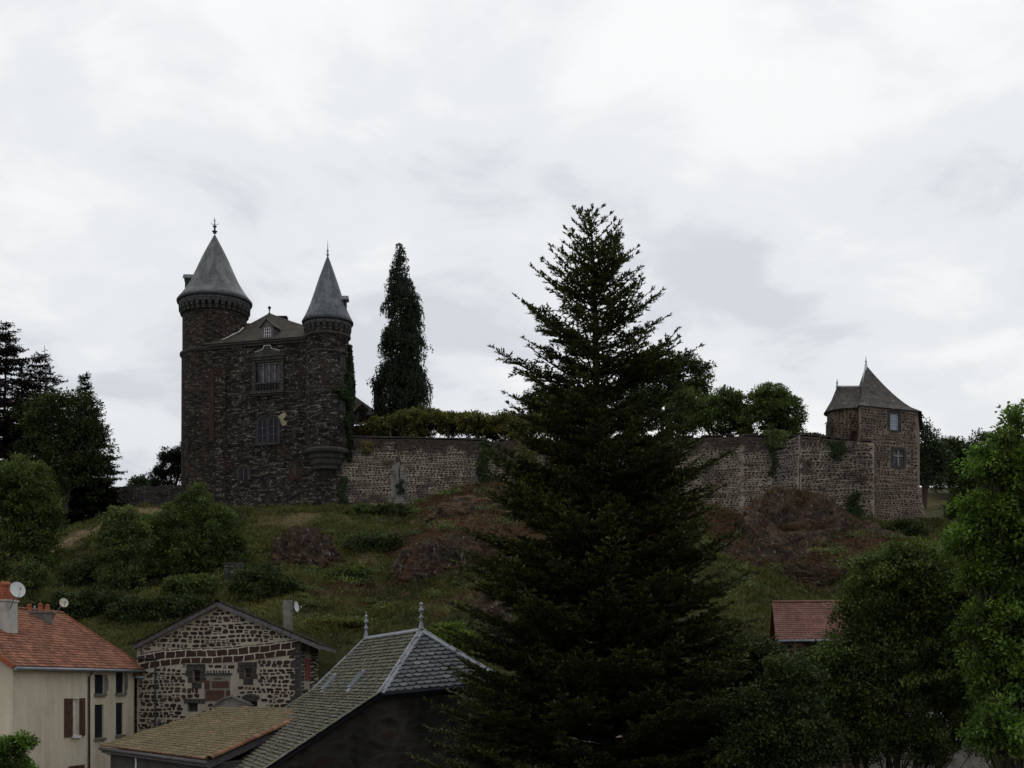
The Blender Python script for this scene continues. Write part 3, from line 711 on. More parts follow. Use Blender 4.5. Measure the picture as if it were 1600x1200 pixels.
def castle():
    A = (-30.6, 129.0); B = (P(532, 0, 125).x, 125.0)
    W = Wall(A, B)
    R = empty('castle', (-23, 133, 17), 'dark basalt castle with a fat round tower, a slim corbelled turret and pointed slate roofs', 'castle')
    EZ = 34.1
    # --- main block with its window openings
    hw = W.rect(400, 437.5, 566, 612); small = W.rect(374, 387.5, 729, 750)
    low = W.rect(403, 435, 652, 692)
    loop = W.rect(458.5, 462.5, 726, 742); shaft = W.rect(335.5, 349, 577, 640)
    mb = MB()
    W.panel(mb, 0, W.L, 12, EZ, [hw], 0.35)
    C = Vector((P(541, 0, 138).x, 138, 0)); Dp = Vector((-31.0, 141, 0))
    for p, q in ((W.B, C), (C, Dp), (Dp, W.A)):
        mb.face([p+Vector((0, 0, 12)), q+Vector((0, 0, 12)), q+Vector((0, 0, EZ)), p+Vector((0, 0, EZ))])
    mb.face([W.A+Vector((0, 0, EZ)), W.B+Vector((0, 0, EZ)), C+Vector((0, 0, EZ)), Dp+Vector((0, 0, EZ))])
    # sloping foot of the wall
    a, b = W.pt(-0.5, 12, 0.9), W.pt(W.L, 12, 0.9); c, d = W.pt(W.L, 19.3, 0.004), W.pt(-0.5, 19.3, 0.004)
    mb.face([a, b, c, d]); mb.face([b, W.pt(W.L, 12, 0), c])
    mb.build('main_wall', M['castle'], R)
    # flat pilaster and rust brick strip at the left
    m = MB(); u0, u1, z0, z1 = W.rect(326, 335.5, 578, 690); W.box(m, u0+0.1, u1-0.05, z0, z1, -0.1, 0.12)
    m.build('brick_strip', M['rust'], R)['label'] = 'rust red brick strip beside the round tower'
    m = MB(); u0, u1, z0, z1 = W.rect(349, 353, 577, 690); W.box(m, u0, u1, z0-6, z1, -0.1, 0.12); W.box(m, u1-1.3, u1+6.0, z0-0.5, z0-0.3, -0.1, 0.05)
    m.build('pilaster', M['castle'], R)
    # eave cornice
    m = MB(); W.box(m, -0.2, W.L-1.5, EZ-0.12, EZ+0.1, -0.3, 0.32); W.box(m, -0.2, W.L-1.5, EZ-0.34, EZ-0.124, -0.3, 0.16)
    m.build('cornice', M['trim'], R)
    # --- roof: pavilion over the front, ridge running back behind the tower
    r = MB(); e = EZ+0.1; ov = 0.45
    f0 = W.pt(-0.6, e, ov); f1 = W.pt(W.L+0.1, e, ov); b1 = Vector((C.x+0.3, 138.3, e)); b0 = Vector((-31.3, 141.3, e))
    ap = P(421, 489, 133.0)
    rl = P(352, 505, 135.0); rr = P(401, 505, 134.4)
    def flare(p, q, a, n=6):
        """slope from eave edge p-q to apex a, a little concave"""
        prev = (p, q)
        for i in range(1, n+1):
            t = i/n; s = 0.10*math.sin(math.pi*t)*-1
            p2 = p.lerp(a, t)+Vector((0, 0, s*2.2)); q2 = q.lerp(a, t)+Vector((0, 0, s*2.2))
            if i == n: r.face([prev[0], prev[1], a])
            else: r.face([prev[0], prev[1], q2, p2])
            prev = (p2, q2)
    flare(f0, f1, ap); flare(f1, b1, ap); flare(b1, b0, ap); flare(b0, f0, ap)
    r.face([f0, f1, b1, b0])
    # rear ridge section
    r.face([rl, rr, rr+Vector((2.6, -2.2, -4.0)), rl+Vector((0, -4.4, -4.0))][::-1]); r.face([rl, rr, rr+Vector((1, 4, -4)), rl+Vector((0, 4, -4))])
    ro = r.build('roof', M['lauze'], R)
    m = MB()
    m.tube([P(326, 540, 128.9), P(352, 529, 129.3), P(374, 518, 129.8), P(380, 512, 130.6)], 0.07, 6)
    m.build('flashing', M['lead'], ro)
    finial(ro, ap-Vector((0, 0, 0.15)), 1, 'ball')
    ch = MB(); p = P(440, 500, 136); ch.cbox((p.x, 136, 35.5), 1.05, 0.7, p.z-35.5+0.15); ch.cbox((p.x, 136, p.z+0.15), 1.25, 0.9, 0.18)
    ch.build('chimney', M['castle2'], ro)
    # dormer
    uc = W.u(417); dc = W.pt(uc, W.z(417, 536)+0.02, -0.10)
    dormer(ro, dc+Vector((0, 0, 0.12)), W.n, 1.25, 1.65, 3.2, M['lauze'], M['greywood'], True, 0.95, lbl='small gabled dormer with white window bars')
    # --- large mullioned window with balustrade and moulded pediment
    a, b, c2, d2 = hw
    fr = MB()
    W.box(fr, a-0.42, a, c2-0.1, d2+0.25, -0.05, 0.12); W.box(fr, b, b+0.42, c2-0.1, d2+0.25, -0.05, 0.12)
    W.box(fr, a-0.5, b+0.5, d2+0.25, d2+0.50, -0.05, 0.2); W.box(fr, a-0.75, b+0.75, d2+0.50, d2+0.66, -0.05, 0.3)
    W.box(fr, a, b, d2, d2+0.25, -0.05, 0.08)
    W.box(fr, a-0.55, b+0.55, c2-0.22, c2-0.003, -0.05, 0.38); W.box(fr, a-0.45, b+0.45, c2-0.42, c2-0.224, -0.05, 0.2)
    # stepped pediment slab
    um = (a+b)/2; zb = d2+0.66; pts = [(-1.45, 0), (1.45, 0), (1.35, .38), (.85, .5), (.45, .62), (.3, .95), (-.35, .95), (-.5, .62), (-.9, .48), (-1.4, .38)]
    front = [W.pt(um+x, zb+z, 0.14) for x, z in pts]; fr.face(front)
    for i in range(len(pts)):
        j = (i+1) % len(pts); fr.face([front[j], front[i], front[i]-W.n*0.16, front[j]-W.n*0.16])
    w = fr.build('window_surround', M['trim'], R)
    m = MB()
    for i in range(2, len(pts)-1):
        x0, z0 = pts[i]; x1, z1 = pts[i+1] if i+1 < len(pts) else pts[0]
        m.tube([W.pt(um+x0, zb+z0+0.03, 0.13), W.pt(um+x1, zb+z1+0.03, 0.13)], 0.045, 5)
    m.build('pediment_edge', M['lead'], w)
    zs = W.z(418, 598)
    wi = MB(); 
    W.box(wi, a, b, zs+0.02, d2, -0.34, -0.30); wi = wi.build('glass_pane', M['greyglass'], w)
    m = MB()
    for i, t in enumerate((0.27, 0.52, 0.76)):
        W.box(m, a+(b-a)*t-0.055, a+(b-a)*t+0.055, c2, d2, -0.30, -0.16)
    W.box(m, a, b, d2-0.15, d2-0.003, -0.30, -0.18)
    m.build('mullion', M['concrete'], w)
    bal = MB()
    W.box(bal, a, b, zs-0.12, zs+0.02, -0.02, 0.14); W.box(bal, a, b, c2+0.003, c2+0.12, -0.02, 0.14)
    n = 8
    for i in range(n):
        x = a+(b-a)*(i+0.5)/n
        bal.lathe(W.pt(x, c2+0.12, 0.06), [(0.06, 0), (0.04, 0.1), (0.085, 0.3), (0.07, 0.42), (0.04, 0.6), (0.06, zs-0.12-c2-0.12)], 6, sm=False)
    bal.build('balustrade', M['trim'], R)
    m = MB(); W.box(m, a, b, c2+0.01, zs, -0.33, -0.26); m.build('balcony_panel', M['darkwood'], R)
    # --- twin lancets
    a, b, c2, d2 = low; um = (a+b)/2; g = 0.16
    arched_window(W, R, a+0.10, um-g, c2, d2-0.05, True, 0.17, True, M['glass'])
    arched_window(W, R, um+g, b-0.06, c2, d2+0.12, True, 0.17, True, M['glass'])
    m = MB(); W.box(m, a-0.32, b+0.28, c2-0.27, c2-0.003, -0.05, 0.24); W.box(m, a-0.22, a-0.075, c2, d2-0.3, -0.05, 0.09); W.box(m, b+0.12, b+0.2, c2, d2-0.2, -0.05, 0.09)
    W.box(m, um-g+0.0, um+g-0.0, c2, d2-0.9, -0.05, 0.075)
    m.build('window_sill', M['trim'], R)
    # --- small arched window
    a, b, c2, d2 = small
    arched_window(W, R, a+0.02, b-0.02, c2, d2, False, 0.3, False, M['glass'])
    # loophole in red stones
    a, b, c2, d2 = loop; m = MB()
    W.box(m, a-0.5, b+0.6, c2-0.2, d2-0.3, -0.02, 0.035); W.box(m, a-0.2, b+0.3, d2-0.3, d2+0.25, -0.02, 0.03)
    W.box(m, a-0.9, b+0.3, c2-0.45, c2-0.2, -0.02, 0.03)
    m.build('red_stone_patch', M['rust'], R)
    m = MB(); W.box(m, a, b, c2, d2, -0.02, 0.05); m.build('loophole', M['iron'], R)
    # ochre plaster left beside the lancets
    m = MB(); pz = [(433, 650), (437, 649), (441, 646), (447, 644.5), (447.5, 650), (444, 653), (443, 657), (447.5, 658), (448, 663), (443, 666), (440, 664), (438, 658)]
    c0 = W.pt(W.u(441), W.z(441, 655), 0.03); q = [W.pt(W.u(x), W.z(x, y), 0.03) for x, y in pz][::-1]
    for i in range(len(q)): m.face([c0, q[i], q[(i+1) % len(q)]])
    m.build('plaster_patch', M['plaster'], R)

    # --- big round tower
    tc = Vector((P(335.5, 0, 132.2).x, 132.2, 0)); ts = 132.2/F
    z = lambda y: (HY-y)*ts
    mb = MB()
    mb.lathe(tc, [(3.42, 10), (3.36, z(700)), (3.33, z(557)), (3.25, z(554)), (3.25, z(480))], 64)
    mb.build('round_tower', M['castle2'], R)
    m = MB(); m.lathe(tc, [(3.3, z(561)), (3.5, z(559)), (3.52, z(556)), (3.3, z(554))], 64); m.build('string_course', M['trim'], R)
    m = MB(); ring_corbels(m, tc, 3.25, 3.62, z(495), z(484), 34, 0.55); m.build('corbel_ring', M['trim'], R)
    m = MB(); m.lathe(tc, [(3.2, z(484)), (3.62, z(484)), (3.62, z(472.5)), (3.0, z(472))], 64); m.build('parapet_band', M['band'], R)
    m = MB(); ring_roof(m, tc, z(471), 3.78, z(365.5), 56, 0.75); m.lathe(tc, [(3.0, z(471)-0.10), (3.74, z(471)-0.12), (3.78, z(471))], 56)
    cr = m.build('tower_roof', M['cone'], R)
    m = MB(); m.lathe(tc, [(0, z(368)-0.1), (0.22, z(369)), (0.12, z(364)), (0.0, z(363.9))], 16)
    finial(cr, tc+Vector((0, 0, z(365))), z(340)-z(365), 'ornate')
    m = MB()
    m.lathe(tc, [(3.60, z(471)-0.34), (3.80, z(471)-0.32), (3.84, z(471)-0.10), (3.66, z(471)-0.12)], 56); m.build('gutter', M['iron'], cr)
    dormer(cr, tc+Vector((-2.95, -0.25, z(457))), (-1, -0.1, 0), 0.9, 1.4, 1.9, M['cone'], M['trim'], False, 0.8)
    # --- corner turret on its corbel
    uc = Vector((P(512, 0, 125.9).x, 125.9, 0)); us = 125.9/F; z = lambda y: (HY-y)*us
    m = MB(); m.lathe(uc, [(2.12, z(706)), (2.12, z(556)), (2.06, z(555)), (2.06, z(528)), (2.16, z(526)), (2.16, z(508))], 48)
    m.build('turret', M['castle'], R)
    for pr in ([(2.1, z(557)), (2.22, z(556)), (2.22, z(554)), (2.05, z(553))], [(2.1, z(530)), (2.26, z(528.5)), (2.26, z(526)), (2.1, z(525))], [(2.1, z(619)), (2.18, z(618)), (2.18, z(616.5)), (2.1, z(616))]):
        m = MB(); m.lathe(uc, pr, 48); m.build('string_course', M['trim'], R)
    m = MB(); ring_corbels(m, uc, 2.12, 2.34, z(523), z(513), 24, 0.55); m.build('corbel_ring', M['trim'], R)
    m = MB(); m.lathe(uc, [(2.0, z(513)), (2.34, z(513)), (2.36, z(503.5)), (1.9, z(503))], 48); m.build('parapet_band', M['band'], R)
    m = MB(); ring_roof(m, uc, z(502.5), 2.47, z(398), 48, 0.55); m.lathe(uc, [(1.9, z(502.5)-0.1), (2.43, z(502.5)-0.12), (2.47, z(502.5))], 48)
    cr = m.build('turret_roof', M['cone2'], R)
    finial(cr, uc+Vector((0, 0, z(399))), z(374)-z(399), 'needle')
    m = MB(); m.lathe(uc, [(2.36, z(502.5)-0.30), (2.50, z(502.5)-0.28), (2.53, z(502.5)-0.09), (2.38, z(502.5)-0.1)], 48); m.build('gutter', M['iron'], cr)
    dormer(cr, uc+Vector((1.86, -0.1, z(486))), (1, 0.0, 0), 0.7, 1.15, 1.2, M['cone2'], M['trim'], False, 0.8)
    m = MB(); zz = [z(746), z(738), z(735), z(730), z(727), z(722), z(718), z(713), z(710), z(706), z(703)]
    rr2 = [0.5, 0.95, 1.35, 1.40, 1.60, 1.66, 1.86, 1.92, 2.26, 2.30, 2.14]
    m.lathe(uc, list(zip(rr2, zz)), 48, sm=False); m.build('turret_corbel', M['trim'], R)
    # slit with pale jambs on the turret shaft
    for (px, y0, y1) in ((533.5, 562, 578), (532, 631, 648)):
        a = math.atan2(-1.35, 1.62)
        u = Vector((math.cos(a), math.sin(a), 0)); v = Vector((-math.sin(a), math.cos(a), 0)); m = MB()
        q = uc+u*2.05-v*0.3+Vector((0, 0, z(y1))); m.box(q, v*0.18, u*0.13, Vector((0, 0, z(y0)-z(y1)))); m.box(q+v*0.42, v*0.18, u*0.13, Vector((0, 0, z(y0)-z(y1))))
        w = m.build('slit_window', M['trim'], R)
        m = MB(); m.box(q+v*0.181, v*0.238, u*0.09, Vector((0, 0, z(y0)-z(y1)))); m.build('dark_slot', M['iron'], w)
    return R, W, tc, uc
CASTLE, CW, TC, UC = castle()

# ---------------------------------------------------------------- curtain wall and right tower
def curtain():
    R = empty('curtain_wall', (8, 127, 17), 'long terrace wall of dark stones in pale mortar between castle and right tower', 'wall')
    segs = [((CW.B.x-0.3, 125.6), (1.9, 127.4), 24.25, 24.2, 'curtain'), ((1.9, 127.4), (P(1160, 0, 124.8).x, 124.8), 24.2, 24.25, 'curtain'),
            ((P(1160, 0, 124.8).x, 124.8), (P(1206, 0, 124.2).x, 124.2), 24.25, 23.95, 'curtain'),
            ((P(1206, 0, 124.2).x, 124.2), (P(1250, 0, 122.3).x, 122.3), 23.0, 23.9, 'curtain2'),
            ((P(1250, 0, 122.3).x, 122.3), (P(1366, 0, 120.6).x, 120.6), 23.8, 22.75, 'curtain')]
    rng = random.Random(4)
    for A, B, za, zb, mt in segs:
        W = Wall(A, B); mb = MB(); n = max(2, int(W.L/1.1)); zt = []
        for i in range(n+1): zt.append(za+(zb-za)*i/n+rng.uniform(-0.04, 0.04))
        zt[0] = za; zt[-1] = zb
        for i in range(n):
            a, b = W.L*i/n, W.L*(i+1)/n
            q = [W.pt(a, 10, 0.75), W.pt(b, 10, 0.75), W.pt(b, zt[i+1], 0), W.pt(a, zt[i], 0)]
            mb.face(q, uv=[(a+A[0], 10), (b+A[0], 10), (b+A[0], zt[i+1]), (a+A[0], zt[i])])
            mb.face([W.pt(a, zt[i], 0), W.pt(b, zt[i+1], 0), W.pt(b, zt[i+1], -1.3), W.pt(a, zt[i], -1.3)])
            mb.face([W.pt(a, zt[i], -1.3), W.pt(b, zt[i+1], -1.3), W.pt(b, 10, -1.3), W.pt(a, 10, -1.3)])
        for a in (0, W.L): mb.face([W.pt(a, 10, 0.75), W.pt(a, zt[0 if a == 0 else -1], 0), W.pt(a, zt[0 if a == 0 else -1], -1.3), W.pt(a, 10, -1.3)])
        ff = lambda u, z: 0.04 < u < W.L-0.04 and z < np.interp(u, np.linspace(0, W.L, n+1), zt)-0.06 and z > 14.2
        W.rubble(mb, ff, 0.04, W.L, 14.2, max(za, zb), int(A[0]*10)+900, (0.20, 0.50), (0.15, 0.24), gap=0.055, proud=0.045, lean=lambda z: 0.75*max(0, (24.2-z))/14.2, sides=7)
        mb.build('wall_section', [M['curtainmortar' if mt == 'curtain' else 'palemortar'], M['wallstone']], R)
        c = MB(); u = 0.1
        while u < W.L-0.9:
            w = rng.uniform(0.6, 1.3); w = min(w, W.L-0.1-u); z0 = np.interp(u+w/2, np.linspace(0, W.L, n+1), zt)+0.09
            if rng.random() < 0.9: W.box(c, u, u+w-0.03, z0, z0+rng.uniform(0.10, 0.17), -1.4, 0.10+rng.uniform(-0.03, 0.05))
            u += w
        c.build('coping_stones', M['trim'], R)
    W = Wall(*segs[0][:2])
    # round drain hole, rust streak groove and bare rendered patch under it
    m = MB(); c = W.pt(W.u(622), W.z(622, 720), 0.12); n = 10
    ring = [c+W.d*0.27*math.cos(2*math.pi*k/n)+Vector((0, 0, 0.36*math.sin(2*math.pi*k/n))) for k in range(n)]
    m.face(ring); m.build('drain_hole', M['iron'], R)
    m = MB(); u = W.u(624)
    pz = [(613, 729), (620, 724), (632, 728), (634, 745), (633, 760), (640, 775), (634, 790), (626, 786), (617, 788), (606, 784), (612, 765), (609, 745)]
    q = []
    for x, y in pz:
        zz = W.z(x, y); o = 0.75*(24.2-zz)/14.2+0.035; q.append(W.pt(W.u(x), zz, o+0.03))
    c0 = W.pt(W.u(623), W.z(623, 758), 0.75*(24.2-W.z(623, 758))/14.2+0.07)
    for i in range(len(q)): m.face([c0, q[(i+1) % len(q)], q[i]])
    m.build('rendered_patch', stone('thin_render', [(0, (0.09, 0.08, 0.07)), (1, (0.15, 0.13, 0.11))], (0.24, 0.22, 0.19), 0.5, 0.3, 0.3, 0.2, 0.3, 0.7, (0.3, 0.5), 0.8), R)
    m = MB(); z0, z1 = W.z(624, 753), W.z(624, 732); W.box(m, u-0.05, u+0.05, z0, z1, 0.1, 0.36); m.build('drain_slot', M['rust'], R)
    return R
curtain()

def right_tower():
    R = empty('gate_tower', (39, 126, 15), 'square brown stone tower with steep stone roof at right end of the terrace wall', 'tower')
    F1 = Vector((P(1343, 0, 121.6).x, 121.6, 0)); F2 = Vector((P(1434, 0, 124.2).x, 124.2, 0))
    W = Wall(F1, F2); EZ = 26.5
    h1 = W.rect(1390.5, 1404, 646, 672); h2 = W.rect(1396, 1411.5, 703, 729)
    # the face batters outward below: split it in an upright upper part and a leaning lower part
    zk = W.z(1400, 742)
    mb = MB(); W.panel(mb, 0, W.L, zk, EZ, [h1, h2], 0.3)
    B2 = Vector((P(1437, 0, 133).x, 133, 0)); B1 = Vector((P(1322, 0, 131).x, 131, 0))
    v = lambda p, z: Vector((p.x, p.y, z))
    for p, q in ((F2, B2), (B2, B1), (B1, F1)): mb.face([v(p, zk), v(q, zk), v(q, EZ), v(p, EZ)])
    lo = [W.pt(0.0, 8, 1.3), W.pt(W.L+1.9, 8, 1.3), v(B2, 8)+Vector((1.6, 0.6, 0)), v(B1, 8)]
    hi = [v(F1, zk), v(F2, zk), v(B2, zk), v(B1, zk)]
    for i in range(4):
        j = (i+1) % 4; p = [lo[i], lo[j], hi[j], hi[i]]
        mb.face(p)
    W.rubble(mb, lambda u, z: -0.0 < u < W.L+(0.0 if z > zk else 1.9*(zk-z)/(zk-8)*0.9) and z < EZ-0.08 and not any(h[0]-0.34 < u < h[1]+0.34 and h[2]-0.25 < z < h[3]+0.34 for h in (h1, h2)),
             0.0, W.L+1.6, 14.5, EZ, 77, (0.22, 0.54), (0.16, 0.27), gap=0.06, proud=0.045, lean=lambda z: 1.3*max(0, zk-z)/(zk-8), sides=7)
    mb.build('tower_wall', [M['towermortar'], M['wallstone']], R)
    # rounded stair turret at its left
    c = Vector((P(1326, 0, 124.6).x, 124.6, 0)); r = 2.05
    m = MB(); m.lathe(c, [(r+0.5, 10), (r+0.05, 22), (r, EZ+0.02)], 40); m.build('stair_turret', M['tower'], R)
    m = MB(); p = P(1296, 680, 125.5); m.cbox((p.x+0.25, 125.5, (HY-682)/F*125.5), 0.9, 1.3, (682-661)/F*125.5)
    m.build('privy_box', M['tower'], R)
    m = MB(); m.face([(p.x-0.4, 124.7, (HY-661)/F*125.5), (p.x-0.4, 126.3, (HY-661)/F*125.5), (p.x+0.6, 126.3, (HY-655)/F*125.5), (p.x+0.6, 124.7, (HY-655)/F*125.5)])
    m.face([(p.x-0.4, 124.7, (HY-661)/F*125.5), (p.x+0.6, 124.7, (HY-655)/F*125.5), (p.x+0.6, 124.7, (HY-662)/F*125.5)]); m.build('privy_roof', M['lauze2'], R)
    # corner stones where tower and turret meet
    # --- roof: concave pyramid + lean hip over the stair turret
    r_ = MB(); e = EZ; ov = 0.28
    q0 = W.pt(-0.3, e, ov); q1 = W.pt(W.L+0.25, e, ov); q2 = v(B2, e)+Vector((0.5, 0.4, 0)); q3 = v(B1, e)+Vector((-0.5, 0.4, 0))
    ap = P(1353, 570, 127.0)
    def conc(p, q, n=10, k=1.5):
        prev = (p, q)
        for i in range(1, n+1):
            t = i/n; hz = t+0.0; s = t**0.72
            def f(x):
                b = x.lerp(ap, s); b.z = x.z+(ap.z-x.z)*t; return b
            p2, q2_ = f(p), f(q)
            if i == n: r_.face([prev[0], prev[1], ap], sm=False)
            else: r_.face([prev[0], prev[1], q2_, p2])
            prev = (p2, q2_)
    conc(q0, q1); conc(q1, q2); conc(q2, q3); conc(q3, q0); r_.face([q0, q3, q2, q1])
    # hip over the turret: polygonal eave round the turret, ridge to the pyramid
    ra = P(1308, 604, 124.8); rb = P(1352, 604, 126.0)
    arc = []
    for k in range(13):
        a = math.radians(300-k*16)      # from the front-right round by the left to the back
        arc.append(c+Vector((math.cos(a)*(r+0.32), math.sin(a)*(r+0.32), e+0.003)))
    prev = None
    for i, p in enumerate(arc):
        t = i/12
        top = rb.lerp(ra, min(1, t*2.6)) if t < 0.39 else (ra if t < 0.7 else ra.lerp(rb, (t-0.7)/0.3))
        mid = p.lerp(top, 0.55)+Vector((0, 0, -0.25))
        cur = (p, mid, top)
        if prev:
            r_.face([prev[0], cur[0], cur[1], prev[1]][::-1])
            if (prev[2]-cur[2]).length < 1e-4: r_.face([prev[1], cur[1], cur[2]][::-1])
            else: r_.face([prev[1], cur[1], cur[2], prev[2]][::-1])
        prev = cur
    r_.face([arc[0], q0.lerp(q1, 0.2)+Vector((0, 0, 0.01)), rb, rb.lerp(arc[0], 0.5)])
    r_.lathe(c, [(r-0.1, e-0.10), (r+0.32, e-0.06), (r+0.32, e+0.001)], 36)
    ro = r_.build('roof', M['lauze2'], R)
    m = MB(); m.tube([ra, rb], 0.10, 6); m.tube([ap+Vector((0, -0.05, 0)), P(1350.5, 588, 126.3), P(1349, 604, 125.8)], 0.13, 6)
    m.build('ridge_flashing', M['lead'], ro)
    finial(ro, ap-Vector((0, 0, 0.15)), 1.0, 'needle'); finial(ro, ra-Vector((0, 0, 0.1)), 0.85, 'needle')
    for h, gm in ((h1, 'skyglass'), (h2, 'greyglass')):
        W.window(R, h, 2, 3 if gm == 'skyglass' else 2, M['bluewood'] if gm == 'skyglass' else M['greywood'], M[gm], 0.16, 0.06, 0.07)
        a, b, c2, d2 = h; m = MB()
        W.box(m, a-0.3, a, c2-0.15, d2+0.3, -0.05, 0.04); W.box(m, b, b+0.3, c2-0.15, d2+0.3, -0.05, 0.04)
        W.box(m, a, b, d2, d2+0.3, -0.05, 0.045); W.box(m, a, b, c2-0.2, c2-0.003, -0.05, 0.08); m.build('window_surround', M['trim'], R)
    a, b, c2, d2 = h2; m = MB(); W.box(m, (a+b)/2-0.09, (a+b)/2+0.09, c2, d2, -0.12, -0.02); W.box(m, a, b, (c2+d2)/2+0.15, (c2+d2)/2+0.32, -0.12, -0.025); m.build('stone_cross', M['concrete'], R)
    return R
right_tower()

def outbuildings():
    # wing behind the castle, roof sloping to the right, with a dormer
    R = empty('castle_wing', (-15, 140, 22), 'low brown roofed wing with a dormer peeping out right of the ivy covered turret', 'building')
    D = 139.0
    m = MB(); x0, x1 = P(540, 0, D).x, P(588, 0, D).x; zt = P(0, 648, D).z
    m.box((x0, D, 20), (x1-x0, 0, 0), (0, 6, 0), (0, 0, zt-20-1.2)); m.build('wing_wall', M['castle2'], R)
    r = MB(); a = P(540, 612, D+3); b = P(556, 620, D+3); c = P(583, 641, D+1.2); e0 = P(548, 664, D-0.4); e1 = P(584, 661, D-0.4)
    r.face([e0, e1, c, b]); r.face([e0, b, a, P(536, 664, D-0.4)]); r.face([c, e1, P(590, 661, D+5), P(586, 641, D+4)]); r.face([b, c, P(586, 641, D+4), P(556, 620, D+6)])
    ro = r.build('roof', M['lauze'], R)
    dormer(ro, P(566, 656, D-0.2), (0.3, -1, 0), 1.0, 1.25, 2.5, M['lauze2'], M['tower'], False, 0.8)
    r = MB(); a = P(573, 648, D-0.8); r.box(a, (1.6, 0.8, 0.25), (-0.2, 2.2, 0.2), (0, 0, 0.12)); r.build('lean_to_roof', M['zinc'], R)
    m = MB(); m.cbox((P(591, 0, 142).x, 142, 22), 0.9, 0.9, (HY-601)/F*142-22); m.cbox((P(591, 0, 142).x, 142, (HY-601)/F*142), 1.15, 1.15, 0.3)
    m.build('chimney', M['castle2'], R)
outbuildings()

def pergola():
    R = empty('pergola', (-2, 129, 23), 'wooden pergola with pale posts on the terrace wall under climbing leaves', 'pergola')
    D = 129.6
    for px in (578, 610, 655, 700, 745, 790, 830):
        m = MB(); x = P(px, 0, D).x; m.box((x-0.09, D-0.09, 23), (0.18, 0, 0), (0, 0.18, 0), (0, 0, (HY-(660 if px > 580 else 668))/F*D-23))
        m.build('post', M['concrete'] if px == 610 else M['bark'], R)
    m = MB(); a = P(574, 661, D); b = P(836, 657, D); m.tube([a, b], 0.09, 5); m.tube([a+Vector((0, 2.4, 0)), b+Vector((0, 2.4, 0))], 0.09, 5)
    for k in range(24):
        x = a.x+(b.x-a.x)*k/23; z = a.z+(b.z-a.z)*k/23+0.1
        m.tube([(x, D-0.5, z), (x, D+2.9, z)], 0.05, 4)
    m.build('beams', M['bark'], R)
    for px in (578, 610, 655, 700, 745, 790, 830):
        m = MB(); x = P(px, 0, D).x; m.box((x-0.08, D+2.32, 22.8), (0.16, 0, 0), (0, 0.16, 0), (0, 0, 3.6)); m.build('post', M['bark'], R)
pergola()
def garden_wall():
    mb = MB(); A = P(185, 762, 138); B = P(292, 757, 137); n = 14; rng = random.Random(2)
    for i in range(n):
        a = A.lerp(B, i/n); b = A.lerp(B, (i+1)/n); mb.box((a.x, a.y, 16), (b.x-a.x-0.01, b.y-a.y, 0), (0, 0.7, 0), (0, 0, a.z-16+rng.uniform(-0.12, 0.12)))
    o = mb.build('garden_wall', M['ruin']); tag(o, 'low dark garden wall left of the round tower at the foot of the dark hedge', 'wall')
garden_wall()
